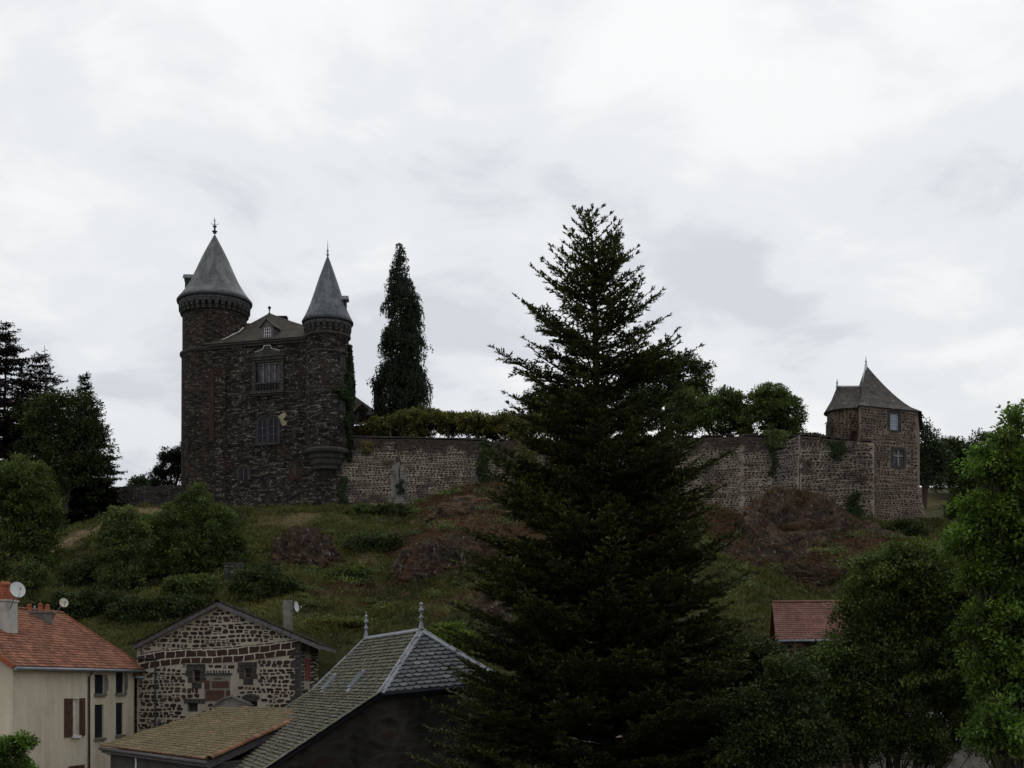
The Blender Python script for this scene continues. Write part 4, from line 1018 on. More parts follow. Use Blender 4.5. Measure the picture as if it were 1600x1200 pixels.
# ---------------------------------------------------------------- village houses
def inside(p, poly):
    x, y = p; c = False; n = len(poly)
    for i in range(n):
        x1, y1 = poly[i]; x2, y2 = poly[(i+1) % n]
        if (y1 > y) != (y2 > y) and x < (x2-x1)*(y-y1)/(y2-y1)+x1: c = not c
    return c
def tile_surface(mb, O, U, V, poly, tw, tl, kind, seed=1, under=True, jit=0.012, t0=None):
    """lays real tiles row by row on the roof plane O + u*U + v*V inside the 2D polygon"""
    rng = random.Random(seed); O = Vector(O); U = Vector(U).normalized(); V = Vector(V).normalized(); n = U.cross(V)
    if n.z < 0: n = -n
    q = lambda u, v, h: O+U*u+V*v+n*h
    us = [p[0] for p in poly]; vs = [p[1] for p in poly]
    if under: mb.face([q(u, v, -0.02) for u, v in poly], t=0.2)
    j = 0; v = min(vs)
    while v < max(vs):
        off = (0.5 if j % 2 else 0)*tw if kind == 'scale' else 0
        i = int(min(us)/tw)-1
        while i*tw < max(us)+tw:
            uc = i*tw+off+tw/2; i += 1
            if not inside((uc, v+tl*0.5), poly): continue
            t = rng.random() if t0 is None else t0+0.1*rng.random()
            if kind == 'scale':
                w = tw*rng.uniform(0.94, 1.02)/2; sk = rng.uniform(-jit, jit); hb = 0.060+rng.uniform(0, 0.02); ht = 0.008; r = w
                top = v+tl*1.25; bot = v+rng.uniform(-jit, jit)
                pts = [(uc-w, top, ht)]
                for k in range(7):
                    a = math.pi+math.pi*k/6
                    pts.append((uc+sk+w*math.cos(a), bot+r*0.62+r*0.62*math.sin(a), hb))
                pts.append((uc+w, top, ht))
                mb.face([q(*p) for p in pts], t=t)
                for k in range(1, 7):
                    a, b = pts[k], pts[k+1]; mb.face([q(*a), q(*b), q(b[0], b[1], b[2]-0.05), q(a[0], a[1], a[2]-0.05)][::-1], t=0)  # lower edges take the darkest tint: shade under each slate painted in
            elif kind == 'rough':
                w = tw*rng.uniform(0.90, 1.0)/2; hb = 0.055+rng.uniform(0, 0.035); top = v+tl*1.2; bot = v+rng.uniform(-jit*2, jit*2); c = tw*0.18
                pts = [(uc-w, top, 0.006), (uc-w, bot+c, hb), (uc-w+c, bot, hb+rng.uniform(0, .01)), (uc+w-c*rng.random(), bot+rng.uniform(-.01, .02), hb), (uc+w, bot+c, hb), (uc+w, top, 0.006)]
                mb.face([q(*p) for p in pts], t=t)
                for k in (1, 2, 3):
                    a, b = pts[k], pts[k+1]; mb.face([q(*a), q(*b), q(b[0], b[1], b[2]-0.045), q(a[0], a[1], a[2]-0.045)][::-1], t=0)  # darkest tint on the edges stands in for shade between courses
            else:
                prof = [(-0.5, 0.0), (-0.28, 0.030), (-0.05, 0.036), (0.15, 0.012), (0.5, 0.0)]
                hb = 0.040+rng.uniform(-.006, .010); dv = rng.uniform(-jit, jit)
                for k in range(4):
                    (a, ha), (b, h2) = prof[k], prof[k+1]
                    mb.face([q(uc+a*tw, v+dv-0.02, ha+hb), q(uc+b*tw, v+dv-0.02, h2+hb), q(uc+b*tw, v+tl*1.02, h2+0.004), q(uc+a*tw, v+tl*1.02, ha+0.004)], t=t)
                    mb.face([q(uc+a*tw, v+dv-0.02, 0), q(uc+b*tw, v+dv-0.02, 0), q(uc+b*tw, v+dv-0.02, h2+hb), q(uc+a*tw, v+dv-0.02, ha+hb)], t=t*0.6)
        v += tl; j += 1
def ridge_caps(mb, a, b, r=0.13, step=0.4, seed=1):
    rng = random.Random(seed); a = Vector(a); b = Vector(b); L = (b-a).length; n = max(1, int(L/step)); d = (b-a)/L
    s = d.cross(Vector((0, 0, 1))).normalized(); up = s.cross(d)
    if up.z < 0: up = -up
    for i in range(n):
        p = a+d*(L*i/n); e = a+d*(L*(i+1)/n+0.03); t = rng.random(); r0, r1 = r*1.06, r*0.95
        for k in range(6):
            a0, a1 = math.pi*k/6, math.pi*(k+1)/6
            f = lambda c, rr, x: c+s*rr*math.cos(x)+up*(rr*math.sin(x)*0.8)
            mb.face([f(p, r0, a0), f(p, r0, a1), f(e, r1, a1), f(e, r1, a0)], t=t)
def ray_plane(px, py, p0, n):
    d = Vector(((px-800)/F, 1, (HY-py)/F)); return d*(Vector(p0).dot(n)/d.dot(n))
def dish(c, face, r, mat, label, pole_to, arm=True):
    """satellite dish facing 'face', on a bent pole"""
    c = Vector(c); f = Vector(face).normalized(); s = f.cross(Vector((0, 0, 1))).normalized(); u = s.cross(f)
    R = empty('satellite_dish', c-Vector((0, 0, r)), label, 'satellite dish', 'satellite dishes on the chimneys')
    mb = MB(); n = 20; rings = []
    for k in range(5):
        rr = r*k/4; dp = 0.10*r*(k/4)**2*2
        rings.append([c+s*rr*math.cos(2*math.pi*i/n)+u*rr*1.08*math.sin(2*math.pi*i/n)+f*dp for i in range(n)])
    for side, o in ((1, 0.0), (-1, -0.015)):
        for k in range(4):
            for i in range(n):
                j = (i+1) % n; q = [rings[k][i]+f*o, rings[k][j]+f*o, rings[k+1][j]+f*o, rings[k+1][i]+f*o]
                if k == 0: q = [c+f*o, q[2], q[3]]
                mb.face(q if side > 0 else q[::-1], sm=True)
    mb.build('reflector', mat, R)
    m = MB(); tip = c+f*r*1.15-u*r*0.25
    m.tube([c-u*r*1.0+f*0.05, c-u*r*0.75+f*r*0.7, tip], 0.015, 5); m.lathe(tip-Vector((0, 0, 0.04)), [(0.03, 0), (0.05, 0.02), (0.05, 0.1), (0.02, 0.12)], 8)
    m.tube([c-f*0.02, c-f*0.12, Vector(pole_to)], 0.025, 6); m.build('arm', M['zinc'], R)
    return R
def pot(parent, c, r, h, mat='terracotta'):
    m = MB(); m.lathe(c, [(r*1.1, 0), (r*1.15, h*0.08), (r*0.9, h*0.14), (r, h*0.6), (r*0.8, h*0.72), (r*1.0, h*0.76), (r*0.98, h*0.82), (r*0.25, h*0.98), (0, h)], 12)
    return m.build('chimney_pot', M[mat], parent)

def cream_house():
    R = empty('cream_house', (-24, 66, -8), 'cream rendered house with orange tile roof and dark shuttered openings at left edge', 'house')
    A = P(20, 0, 60.3); B = P(209, 0, 72.2); W = Wall(A, B); nrm = -W.n
    EZ = 0.85
    ops = [W.rect(113, 122.5, 1092, 1149), W.rect(148, 163, 1054, 1084), W.rect(181, 194, 1050, 1083), W.rect(148, 162, 1101, 1153), W.rect(181, 193, 1098, 1148), W.rect(107, 131, 1196, 1230)]
    m = MB(); W.panel(m, 0, W.L, -8.2, EZ, ops, 0.22)
    g1 = W.A+nrm*9.6; g2 = W.B+nrm*9.6; v = lambda p, z: Vector((p.x, p.y, z)); hz = EZ+0.62*4.8
    G = Wall(g1, W.A)
    m.face([v(g1, -8.2), v(W.A, -8.2), v(W.A, EZ), v((g1+W.A)/2, hz), v(g1, EZ)])
    m.face([v(W.B, -8.2), v(g2, -8.2), v(g2, EZ), v((g2+W.B)/2, hz), v(W.B, EZ)]); m.face([v(g2, -8.2), v(g1, -8.2), v(g1, EZ), v(g2, EZ)])
    m.build('wall', M['cream'], R)
    # roof with real tiles
    d = W.d; N0 = W.pt(-0.55, EZ+0.02, 0.42); L = W.L+1.25; n5 = 4.8+0.42
    V = (nrm+Vector((0, 0, 0.62))).normalized(); SL = n5*math.hypot(1, 0.62)
    r = MB(); tile_surface(r, N0, d, V, [(0, 0), (L, 0), (L, SL), (0, SL)], 0.225, 0.265, 'wave', 3, jit=0.018)
    rg0 = N0+V*SL; rg1 = rg0+d*L
    back = [rg0, rg1, rg1+nrm*n5-Vector((0, 0, 0.62*n5)), rg0+nrm*n5-Vector((0, 0, 0.62*n5))]; r.face(back, t=0.4)
    ridge_caps(r, rg0+Vector((0, 0, 0.03)), rg1+Vector((0, 0, 0.03)), 0.13, 0.42)
    ro = r.build('roof', M['clay'], R)
    m = MB()
    for (o, q) in ((N0, rg0), (N0+d*L, rg1)):
        s = -d if q is rg0 else d
        p0, p1 = o-V*0.02, q; n_ = d.cross(V)
        if n_.z < 0: n_ = -n_
        m = MB(); m.box(p0-s*0.03-n_*0.16, p1-p0, s*0.09, n_*0.245); m.build('verge_tiles', M['terracotta'], ro)
    g = MB(); a = N0-V*0.06-Vector((0, 0, 0.06)); g.tube([a, a+d*L], 0.075, 8); g.build('gutter', M['zinc'], ro)
    g = MB(); u = W.u(137); g.tube([W.pt(u, EZ-0.08, 0.36), W.pt(u, EZ-0.3, 0.20), W.pt(u, EZ-0.42, 0.09), W.pt(u, -8.2, 0.09)], 0.055, 8); g.build('downpipe', M['greywood'], R)
    g = MB(); W.box(g, 0.02, W.L, EZ-0.16, EZ-0.02, 0.002, 0.36); g.build('soffit', M['whitepaint'], ro)
    # openings
    for i, h in enumerate(ops):
        a, b, c, e = h
        if i == 0:
            w = W.window(R, h, 1, 2, M['whitepaint'], M['glass'], 0.18, 0.05, 0.07)
            m = MB(); W.box(m, a+0.08, b-0.02, c+0.08, e-0.04, -0.15, -0.11); m.build('curtain', M['curtaincloth'], w)
            for (x0, x1) in ((100, 112), (123.5, 131.5)):
                s = MB(); W.box(s, W.u(x0), W.u(x1), c-0.05, e+0.03, 0.02, 0.07)
                for k in range(4): W.box(s, W.u(x0)+0.05, W.u(x1)-0.05, c+0.2+(e-c-0.4)*k/3-0.03, c+0.2+(e-c-0.4)*k/3+0.03, 0.07, 0.09)
                s.build('shutter', M['brownwood'], R)
        elif i == 5:
            W.window(R, h, 2, 1, M['whitepaint'], M['glass'], 0.18)
            s = MB(); W.box(s, a, (a+b)/2-0.02, c, e, 0.0, 0.05); s.build('shutter', M['brownwood'], R); s = MB(); W.box(s, (a+b)/2+0.02, b, c, e, 0.0, 0.05); s.build('shutter', M['brownwood'], R)
        else:
            for (x0, x1) in ((a+0.02, (a+b)/2-0.01), ((a+b)/2+0.01, b-0.02)):
                s = MB(); W.box(s, x0, x1, c+0.02, e-0.02, -0.13, -0.09)
                for k in range(9): W.box(s, x0+0.05, x1-0.05, c+0.1+(e-c-0.2)*k/9, c+0.1+(e-c-0.2)*(k+0.5)/9, -0.09, -0.075)
                s.build('shutter', M['darkwood'], R)
            s = MB(); W.box(s, a, b, c, e, -0.24, -0.17); s.build('glass_pane', M['glass'], R)
            if i in (1, 2):
                s = MB(); rng = random.Random(i)
                for k in range(7):
                    z0 = c+(e-c)*k/7; W.box(s, b+0.01, b+0.16+0.26*math.sin((k+0.6)/7*3.0)+rng.uniform(0, .08), z0, z0+(e-c)/7-0.01, 0, 0.018)
                s.build('bare_jamb_stones', M['concrete'], R)
        s = MB(); W.box(s, a-0.1, b+0.1, c-0.13, c-0.003, -0.05, 0.12); s.build('window_sill', M['whitepaint'] if i == 0 else M['concrete'], R)
    # chimneys
    def slope_pt(t, u): return W.A+d*t+nrm*u+Vector((0, 0, EZ+0.62*u+0.15))
    c1 = slope_pt(3.6, 2.62); tz = P(0, 937, 64.3).z
    m = MB(); rz = math.atan2(d.y, d.x)
    m.cbox((c1.x, c1.y, c1.z-0.7), 1.0, 0.72, tz-c1.z+0.6, rz); m.cbox((c1.x, c1.y, tz-0.1), 1.12, 0.84, 0.09, rz)
    ch = m.build('chimney', M['palerender'], ro); ch['label'] = 'pale rendered chimney with terracotta pots'
    for k in (-0.28, 0.1, 0.36):
        p = c1+d*k*0.9; m = MB(); m.cbox((p.x, p.y, tz-0.01), 0.26, 0.5, 0.42, rz); 
        pot(ch, Vector((p.x, p.y, tz-0.01)), 0.17, 0.95)
    m = MB(); m.cbox((c1.x, c1.y, tz-0.012), 0.95, 0.68, 0.36, rz); m.build('brick_crown', M['terracotta'], ch)
    dish(P(27, 922, 63.2), (0.62, -0.75, 0.30), 0.38, M['dishwhite'], 'large pale grey satellite dish beside the pale chimney at the left edge', Vector((c1.x+0.3, c1.y-0.2, tz-0.5)))
    c2 = slope_pt(9.2, 4.15); tz = P(0, 957, 69.5).z
    m = MB(); m.cbox((c2.x, c2.y, c2.z-0.9), 1.5, 0.75, tz-c2.z+0.9, 0.15); ch = m.build('chimney', M['concrete'], ro); ch['label'] = 'wide low chimney with a slab cap and red pots'
    m = MB(); m.cbox((c2.x, c2.y, tz), 1.7, 0.95, 0.08, 0.15); m.build('cap_slab', M['concrete'], ch)
    for k, s in ((-0.5, 1), (0.12, 1.15), (0.5, 1)): pot(ch, Vector((c2.x+k, c2.y, tz+0.08)), 0.14, 0.42*s)
    m = MB(); m.tube([(c2.x-0.2, c2.y, tz+0.08), (c2.x-0.2, c2.y, tz+0.4)], 0.05, 6); m.build('metal_vent', M['zinc'], ch)
    dish(P(99.5, 942, 69.0), (0.55, -0.8, 0.25), 0.24, M['dishrust'], 'small rust stained satellite dish beside the low wide chimney with red pots', Vector((c2.x+0.8, c2.y-0.1, tz-0.3)))
cream_house()

def annex():
    R = empty('stone_annex', (-20.8, 75, -8), 'narrow rubble stone building with scrap of orange roof beside the cream house', 'building')
    a = P(210, 0, 72.6); b = P(225, 0, 76.5); c = P(246, 0, 74.6); m = MB()
    W1 = Wall(a, b); W2 = Wall(b, c); e = 0.55
    W1.panel(m, 0, W1.L, -8.2, e, [W1.rect(211.5, 213.5, 1104, 1140)], 0.2); W2.panel(m, 0, W2.L, -8.2, e)
    for w_, sd2 in ((W1, 3), (W2, 4)): w_.rubble(m, lambda u, z: 0.03 < u < w_.L-0.03 and z < e-0.05, 0.03, w_.L, -4.5, e, sd2, (0.15, 0.4), (0.09, 0.17))
    m.build('wall', [M['mortar'], M['rubblestone']], R)
    r = MB(); O = P(212, 1056, 72.0); O2 = P(249, 1057, 73.6); U = (O2-O).normalized(); n = Vector((-U.y, U.x, 0)); V = (n+Vector((0, 0, 0.42))).normalized()
    tile_surface(r, O, U, V, [(0, 0), ((O2-O).length, 0), ((O2-O).length, 3.2), (-0.8, 3.2)], 0.23, 0.28, 'wave', 5); ro = r.build('roof', M['clay'], R)
    g = MB(); g.tube([O-Vector((0, 0, .07)), O2-Vector((0, 0, .07))], 0.07, 8); g.build('gutter', M['zinc'], ro)
annex()

def gable_house():
    R = empty('stone_house', (-16.4, 75, -8), 'gabled house of dark stones in thick pale mortar with small square windows', 'house')
    A = P(214, 0, 72.6); B = P(471, 0, 71.0); W = Wall(A, B); sd = Vector((-0.04, 1, 0)).normalized()
    ap_u = W.u(342.5); az = W.z(342.5, 946); zl = W.z(214, 1011); zr = W.z(471, 995)
    w1 = W.rect(301.5, 312.5, 1047, 1066); w2 = W.rect(382, 393, 1044, 1060); w3 = W.rect(293, 309, 1099, 1112); w4 = W.rect(382, 402, 1096, 1104)
    m = MB(); zb = min(zl, zr)-0.05; W.panel(m, 0, W.L, -8.2, zb, [w1, w2, w3, w4], 0.35)
    m.face([W.pt(0, zb), W.pt(W.L, zb), W.pt(W.L, zr), W.pt(ap_u, az), W.pt(0, zl)])
    C = W.B+sd*8.3; Dd = W.A+sd*8.3; v = lambda p, z: Vector((p.x, p.y, z))
    m.face([v(W.B, -8.2), v(C, -8.2), v(C, zr), v(W.B, zr)]); m.face([v(Dd, -8.2), v(W.A, -8.2), v(W.A, zl), v(Dd, zl)])
    m.face([v(C, -8.2), v(Dd, -8.2), v(Dd, zl), v(W.pt(ap_u, 0)+sd*8.3, az), v(C, zr)])
    yb_ = lambda u: None
    xs_ = [216, 250, 290, 330, 370, 410, 450, 470]; us_ = [W.u(x) for x in xs_]
    lo_ = [W.z(x, y) for x, y in zip(xs_, [1047, 1041, 1036, 1036, 1034, 1029, 1024, 1022])]; hi_ = [W.z(x, y) for x, y in zip(xs_, [1022, 1016, 1013, 1013, 1010, 1006, 1001, 998])]
    dr_ = W.rect(316, 362, 1047, 1099)
    def ok(u, z):
        top = zl+(az-zl)*u/ap_u if u < ap_u else az+(zr-az)*(u-ap_u)/(W.L-ap_u)
        if u < 0.05 or u > W.L-0.05 or z > top-0.05: return False
        if np.interp(u, us_, lo_)-0.02 < z < np.interp(u, us_, hi_)+0.02: return False
        for h, g in ((w1, 0.36), (w2, 0.36), (w3, 0.22), (w4, 0.2), (dr_, 0.0)):
            if h[0]-g < u < h[1]+g and h[2]-g*0.85 < z < h[3]+g*0.9: return False
        return True
    W.rubble(m, ok, 0.05, W.L, -3.6, az, 17)
    W3 = Wall(W.B, C); W3.rubble(m, lambda u, z: 0.05 < u < W3.L-0.05 and z < zr-0.1 and not (1.4 < u < 3.7 and z > -0.2), 0.05, W3.L, -3.0, zr, 18)
    # squared corner stones
    rng = random.Random(31); z = -3.6; k = 0
    while z < zr-0.45:
        h = rng.uniform(0.26, 0.38); l = 0.62 if k % 2 else 0.36
        for a, b in ((W.L-l, W.L+0.012),): W.box(m, a, b, z, z+h-0.035, 0.0, 0.045, t=0.95, m=1)
        z += h; k += 1
    m.build('wall', [M['mortar'], M['rubblestone']], R)
    # course of squared reddish blocks that rises gently over the windows
    cm = coursed('squared_red_blocks', (0.040, 0.021, 0.018), (0.056, 0.030, 0.024), 0.62, 0.40, 0.95, 0.5, 0.35)
    nt = cm.node_tree
    for n in nt.nodes:
        if n.type == 'TEX_BRICK':
            n.inputs['Mortar'].default_value = (0.42, 0.385, 0.31, 1); n.inputs['Mortar Size'].default_value = 0.035; n.inputs['Bias'].default_value = -0.1
            u = [k for k in nt.nodes if k.type == 'UVMAP'][0]
            nz = nt.nodes.new('ShaderNodeTexNoise'); nz.inputs['Scale'].default_value = 2.2; nt.links.new(u.outputs[0], nz.inputs['Vector'])
            sb = nt.nodes.new('ShaderNodeVectorMath'); sb.operation = 'MULTIPLY_ADD'; nt.links.new(nz.outputs['Color'], sb.inputs[0]); sb.inputs[1].default_value = (0.3, 0.16, 0); nt.links.new(u.outputs[0], sb.inputs[2])
            nt.links.new(sb.outputs[0], n.inputs['Vector'])
    m = MB(); xs = [216, 250, 290, 330, 370, 410, 450, 470]; yt = [1022, 1016, 1013, 1013, 1010, 1006, 1001, 998]; yb = [1047, 1041, 1036, 1036, 1034, 1029, 1024, 1022]
    for i in range(len(xs)-1):
        a, b = W.u(xs[i]), W.u(xs[i+1]); q = [(a, W.z(xs[i], yb[i])), (b, W.z(xs[i+1], yb[i+1])), (b, W.z(xs[i+1], yt[i+1])), (a, W.z(xs[i], yt[i]))]
        m.face([W.pt(x, z, 0.03) for x, z in q], uv=[(a, 0), (b, 0), (b, 0.8), (a, 0.8)])
    m.build('squared_stone_course', cm, R)
    # roof
    r = MB(); fo = 0.35; th_ = 0.22
    ltip = W.pt(W.u(211.5), W.z(211.5, 1008), fo); rtip = W.pt(W.u(503), W.z(503, 1008), fo); top = W.pt(ap_u, az+0.20, fo)
    for p, q in ((ltip, top), (top, rtip)):
        p2, q2 = p+sd*9.2, q+sd*9.2; dn = Vector((0, 0, -0.05))
        U = -sd if (q is rtip) else sd; e = (p if p is ltip else q); V = (top-e).normalized(); Ln = (top-e).length
        if p is ltip: tile_surface(r, e+sd*9.2, -sd, V, [(0, 0), (9.2, 0), (9.2, Ln), (0, Ln)], 0.36, 0.27, 'rough', 7)
        else: tile_surface(r, e, sd, V, [(0, 0), (9.2, 0), (9.2, Ln), (0, Ln)], 0.36, 0.27, 'rough', 8)
        r.face([p+dn, q+dn, q2+dn, p2+dn][::-1])
    ridge_caps(r, top+Vector((0, 0, 0.02)), top+sd*9.2+Vector((0, 0, 0.02)), 0.13)
    ro = r.build('roof', M['mossslate'], R)
    m = MB()
    for p, q in ((ltip, top), (top, rtip)): m.box(p-Vector((0, 0, 0.27)), q-p, sd*0.05, Vector((0, 0, 0.25)))
    for p in (rtip, ltip): m.box(p-Vector((0, 0, 0.22)), sd*9.2, Vector((0.04 if p is ltip else -0.04, 0, 0)), Vector((0, 0, 0.2)))
    m.build('verge_board', M['greywood'], ro)
    ch = MB(); p = P(449.5, 940, 75.5); ch.cbox((p.x, 75.5, 2.3), 0.47, 0.5, p.z-2.3); ch.cbox((p.x, 75.5, p.z), 0.5, 0.54, 0.07); ch.tube([(p.x+.1, 75.5, p.z), (p.x+.1, 75.5, p.z+0.32)], 0.015, 5)
    ch = ch.build('chimney', M['concrete'], ro)
    dish(P(462, 948, 75.2), (0.95, -0.28, 0.12), 0.30, M['dishwhite'], 'pale satellite dish seen edge on beside the tall thin chimney of the gabled stone house', (p.x+0.22, 75.4, p.z-0.6))
    # windows, lintels, blocked doorway
    for h, fm in ((w1, 'brownwood'), (w2, 'brownwood')):
        a, b, c, e = h; W.window(R, h, 1, 2, M[fm], M['glass'], 0.22, 0.05, 0.08)
        s = MB(); W.box(s, a-0.38, b+0.32, e, e+0.34, -0.05, 0.03); 
        W.box(s, a-0.42, a-0.003, c+0.33, e-0.01, -0.05, 0.026, 0.2); W.box(s, a-0.3, a-0.003, c-0.02, c+0.31, -0.05, 0.03)
        W.box(s, b+0.003, b+0.28, c+0.28, e-0.01, -0.05, 0.03); W.box(s, b+0.003, b+0.36, c-0.02, c+0.26, -0.05, 0.026)
        W.box(s, a-0.05, b+0.1, c-0.34, c-0.004, -0.05, 0.04); s.build('window_surround', M['trim'], R)
    for h in (w3, w4):
        a, b, c, e = h; s = MB(); W.box(s, a, b, c, e, -0.34, -0.30); s.build('dark_opening', M['iron'], R)
    s = MB(); a, b, c, e = w3; W.box(s, a-0.2, b+0.45, e, e+0.26, -0.05, 0.04); s.build('lintel', M['trim'], R)
    s = MB(); a, b, c, e = w4; 
    pts = [W.pt((a+b)/2+0.52*math.cos(t), e+0.2+0.22*math.sin(t), 0.05) for t in np.linspace(0, 2*math.pi, 17)[:-1]]; s.face(pts)
    for i in range(16): s.face([pts[(i+1) % 16], pts[i], pts[i]-W.n*0.06, pts[(i+1) % 16]-W.n*0.06])
    s.build('lintel', M['trim'], R)
    s = MB(); u0, u1, z0, z1 = W.rect(318, 360, 1049, 1097)
    W.box(s, u0+0.0, u1+0.1, z1-0.19, z1-0.10, -0.05, 0.09)
    s.build('stone_ledge', M['trim'], R)
    s = MB(); rng = random.Random(9); 
    W.box(s, u0+0.05, u1, z0, z1-0.2, -0.05, 0.010); bk = s.build('blocked_doorway', flat('doorway_mortar', (0.16, 0.145, 0.12), 0.95, 0.25), R)
    s = MB()
    for (a, b, c, e) in ((0.02, 0.24, .42, .72), (0.30, 0.95, .46, .70), (0.08, 0.78, .05, .40), (.83, 1.0, .02, .4), (0.35, .7, .74, .80)):
        W.box(s, u0+(u1-u0)*a+0.03, u0+(u1-u0)*b-0.02, z0+(z1-z0)*c, z0+(z1-z0)*e-0.03, 0.0, 0.03)
    s.build('filling_stones', M['squared'] if 'squared' in M else flat('red_brown_stone', (0.075, 0.038, 0.03), 0.95, 0.25), bk)
    s = MB()
    for k in range(9):
        x = u0+(u1-u0)*(k+0.3)/9; W.box(s, x, x+0.05+0.04*rng.random(), z1-0.10, z1+0.05, 0.0, 0.05)
    s.build('loose_pegs', M['iron'], R)
    # drain pipes
    for px, zt in ((243.5, W.z(244, 1030)), (469.5, W.z(470, 1004))):
        g = MB(); u = W.u(px); g.tube([W.pt(u, zt, 0.08), W.pt(u, -8.2, 0.08)], 0.05, 8)
        if px < 300: g.tube([W.pt(0.1, zt+0.05, 0.2), W.pt(u, zt, 0.1)], 0.05, 8)
        else: g.tube([rtip+sd*0.3-Vector((0.1, 0, 0.25)), W.pt(u+0.1, zt+0.1, 0.15), W.pt(u, zt, 0.08)], 0.045, 8)
        g.build('drainpipe', M['iron'], R)
    # reddish shutters in the side wall
    s = MB(); q = W.B+sd*1.6
    z0, z1 = P(480, 1063, 72.6).z, P(480, 1029, 72.6).z
    s.box((q.x, q.y, z0), sd*1.9, (0.07, 0, 0), (0, 0, z1-z0)); s.box((q.x+0.07, q.y+0.9, z0), sd*0.06, (0.02, 0, 0), (0, 0, z1-z0)); s.build('shutter', M['redwood'], R)
    # crumbling hood over the shed roof
    s = MB(); o = [P(333, 1104, 70), P(346, 1094, 70.2), P(362, 1089, 70.2), P(378, 1096, 70.2), P(392, 1102, 70)]
    for i in range(len(o)-1):
        s.face([o[i], o[i+1], o[i+1]+sd*1.2, o[i]+sd*1.2]); s.face([o[i]-Vector((0, 0, 1.4)), o[i+1]-Vector((0, 0, 1.4)), o[i+1]-Vector((0, 0, .0)), o[i]-Vector((0, 0, .0))])
        s.box(o[i]-sd*0.1, (o[i+1]-o[i]), sd*0.5, Vector((0, 0, 0.10)))
    s.build('low_hood', M['concrete'], R)
gable_house()

def shed():
    R = empty('tiled_shed', (-14, 59, -8), 'low grey shed with shallow mossy clay tile roof before the gabled stone house', 'shed')
    E1 = P(158, 1165, 61.6); E2 = P(327, 1182, 51.6); R1 = P(346, 1105, 66.0); R2 = P(500, 1099, 58.5)
    E2.z = E1.z-0.08
    U = (E2-E1); L = U.length; U.normalize(); n = U.cross(R1-E1).normalized(); V = n.cross(U)
    to2 = lambda p: ((p-E1).dot(U), (p-E1).dot(V))
    poly = [(0, 0), (L, 0), to2(R2), to2(R1)]
    r = MB(); tile_surface(r, E1, U, V, poly, 0.235, 0.29, 'wave', 11, jit=0.02)
    ro = r.build('roof', M['mossclay'], R)
    c = MB(); pe = E2; pr = E1+U*poly[2][0]+V*poly[2][1]
    ridge_caps(c, pe+Vector((0, 0, 0.03)), pr+Vector((0, 0, 0.03)), 0.15, 0.42, 3)
    tile_surface(c, E1-V*0.04, U, V, [(0, 0), (L, 0), (L, 0.26), (0, 0.26)], 0.235, 0.28, 'wave', 12, under=False)
    c.build('bare_edge_tiles', M['cleanclay'], ro)
    m = MB(); dn = Vector((0, 0, -0.14)); hn = Vector((-U.y, U.x, 0)) if (V.x*-U.y+V.y*U.x) > 0 else Vector((U.y, -U.x, 0))
    m.tube([E1+dn-hn*0.05, E2+dn-hn*0.05], 0.085, 8); m.build('gutter', M['greywood'], ro)
    m = MB(); m.box(E1+hn*0.02+Vector((0, 0, -0.34)), U*L, hn*0.04, Vector((0, 0, 0.27))); m.box(E2+Vector((0, 0, -0.36)), pr-E2, U*0.04, Vector((0, 0, 0.30))); m.build('fascia', M['greywood'], ro)
    w = MB(); a = E1+hn*0.35+U*0.3; w.box(Vector((a.x, a.y, -8.2)), U*(L-0.6), hn*6.5, Vector((0, 0, E1.z-0.15+8.2))); 
    w.build('wall', M['greyrender'], R)
    m = MB(); q = E1+U*3.6+hn*0.31; m.box(Vector((q.x, q.y, -8.2)), U*0.16, hn*0.03, Vector((0, 0, E1.z+8.0))); m.build('white_post', M['whitepaint'], R)
    m = MB(); q = E1-U*0.0+dn; m.tube([q, q+hn*0.3-U*0.1-Vector((0, 0, .25)), q+hn*0.35+U*0.35-Vector((0, 0, .33))], 0.06, 8); m.build('downpipe', M['dishwhite'], R)
shed()

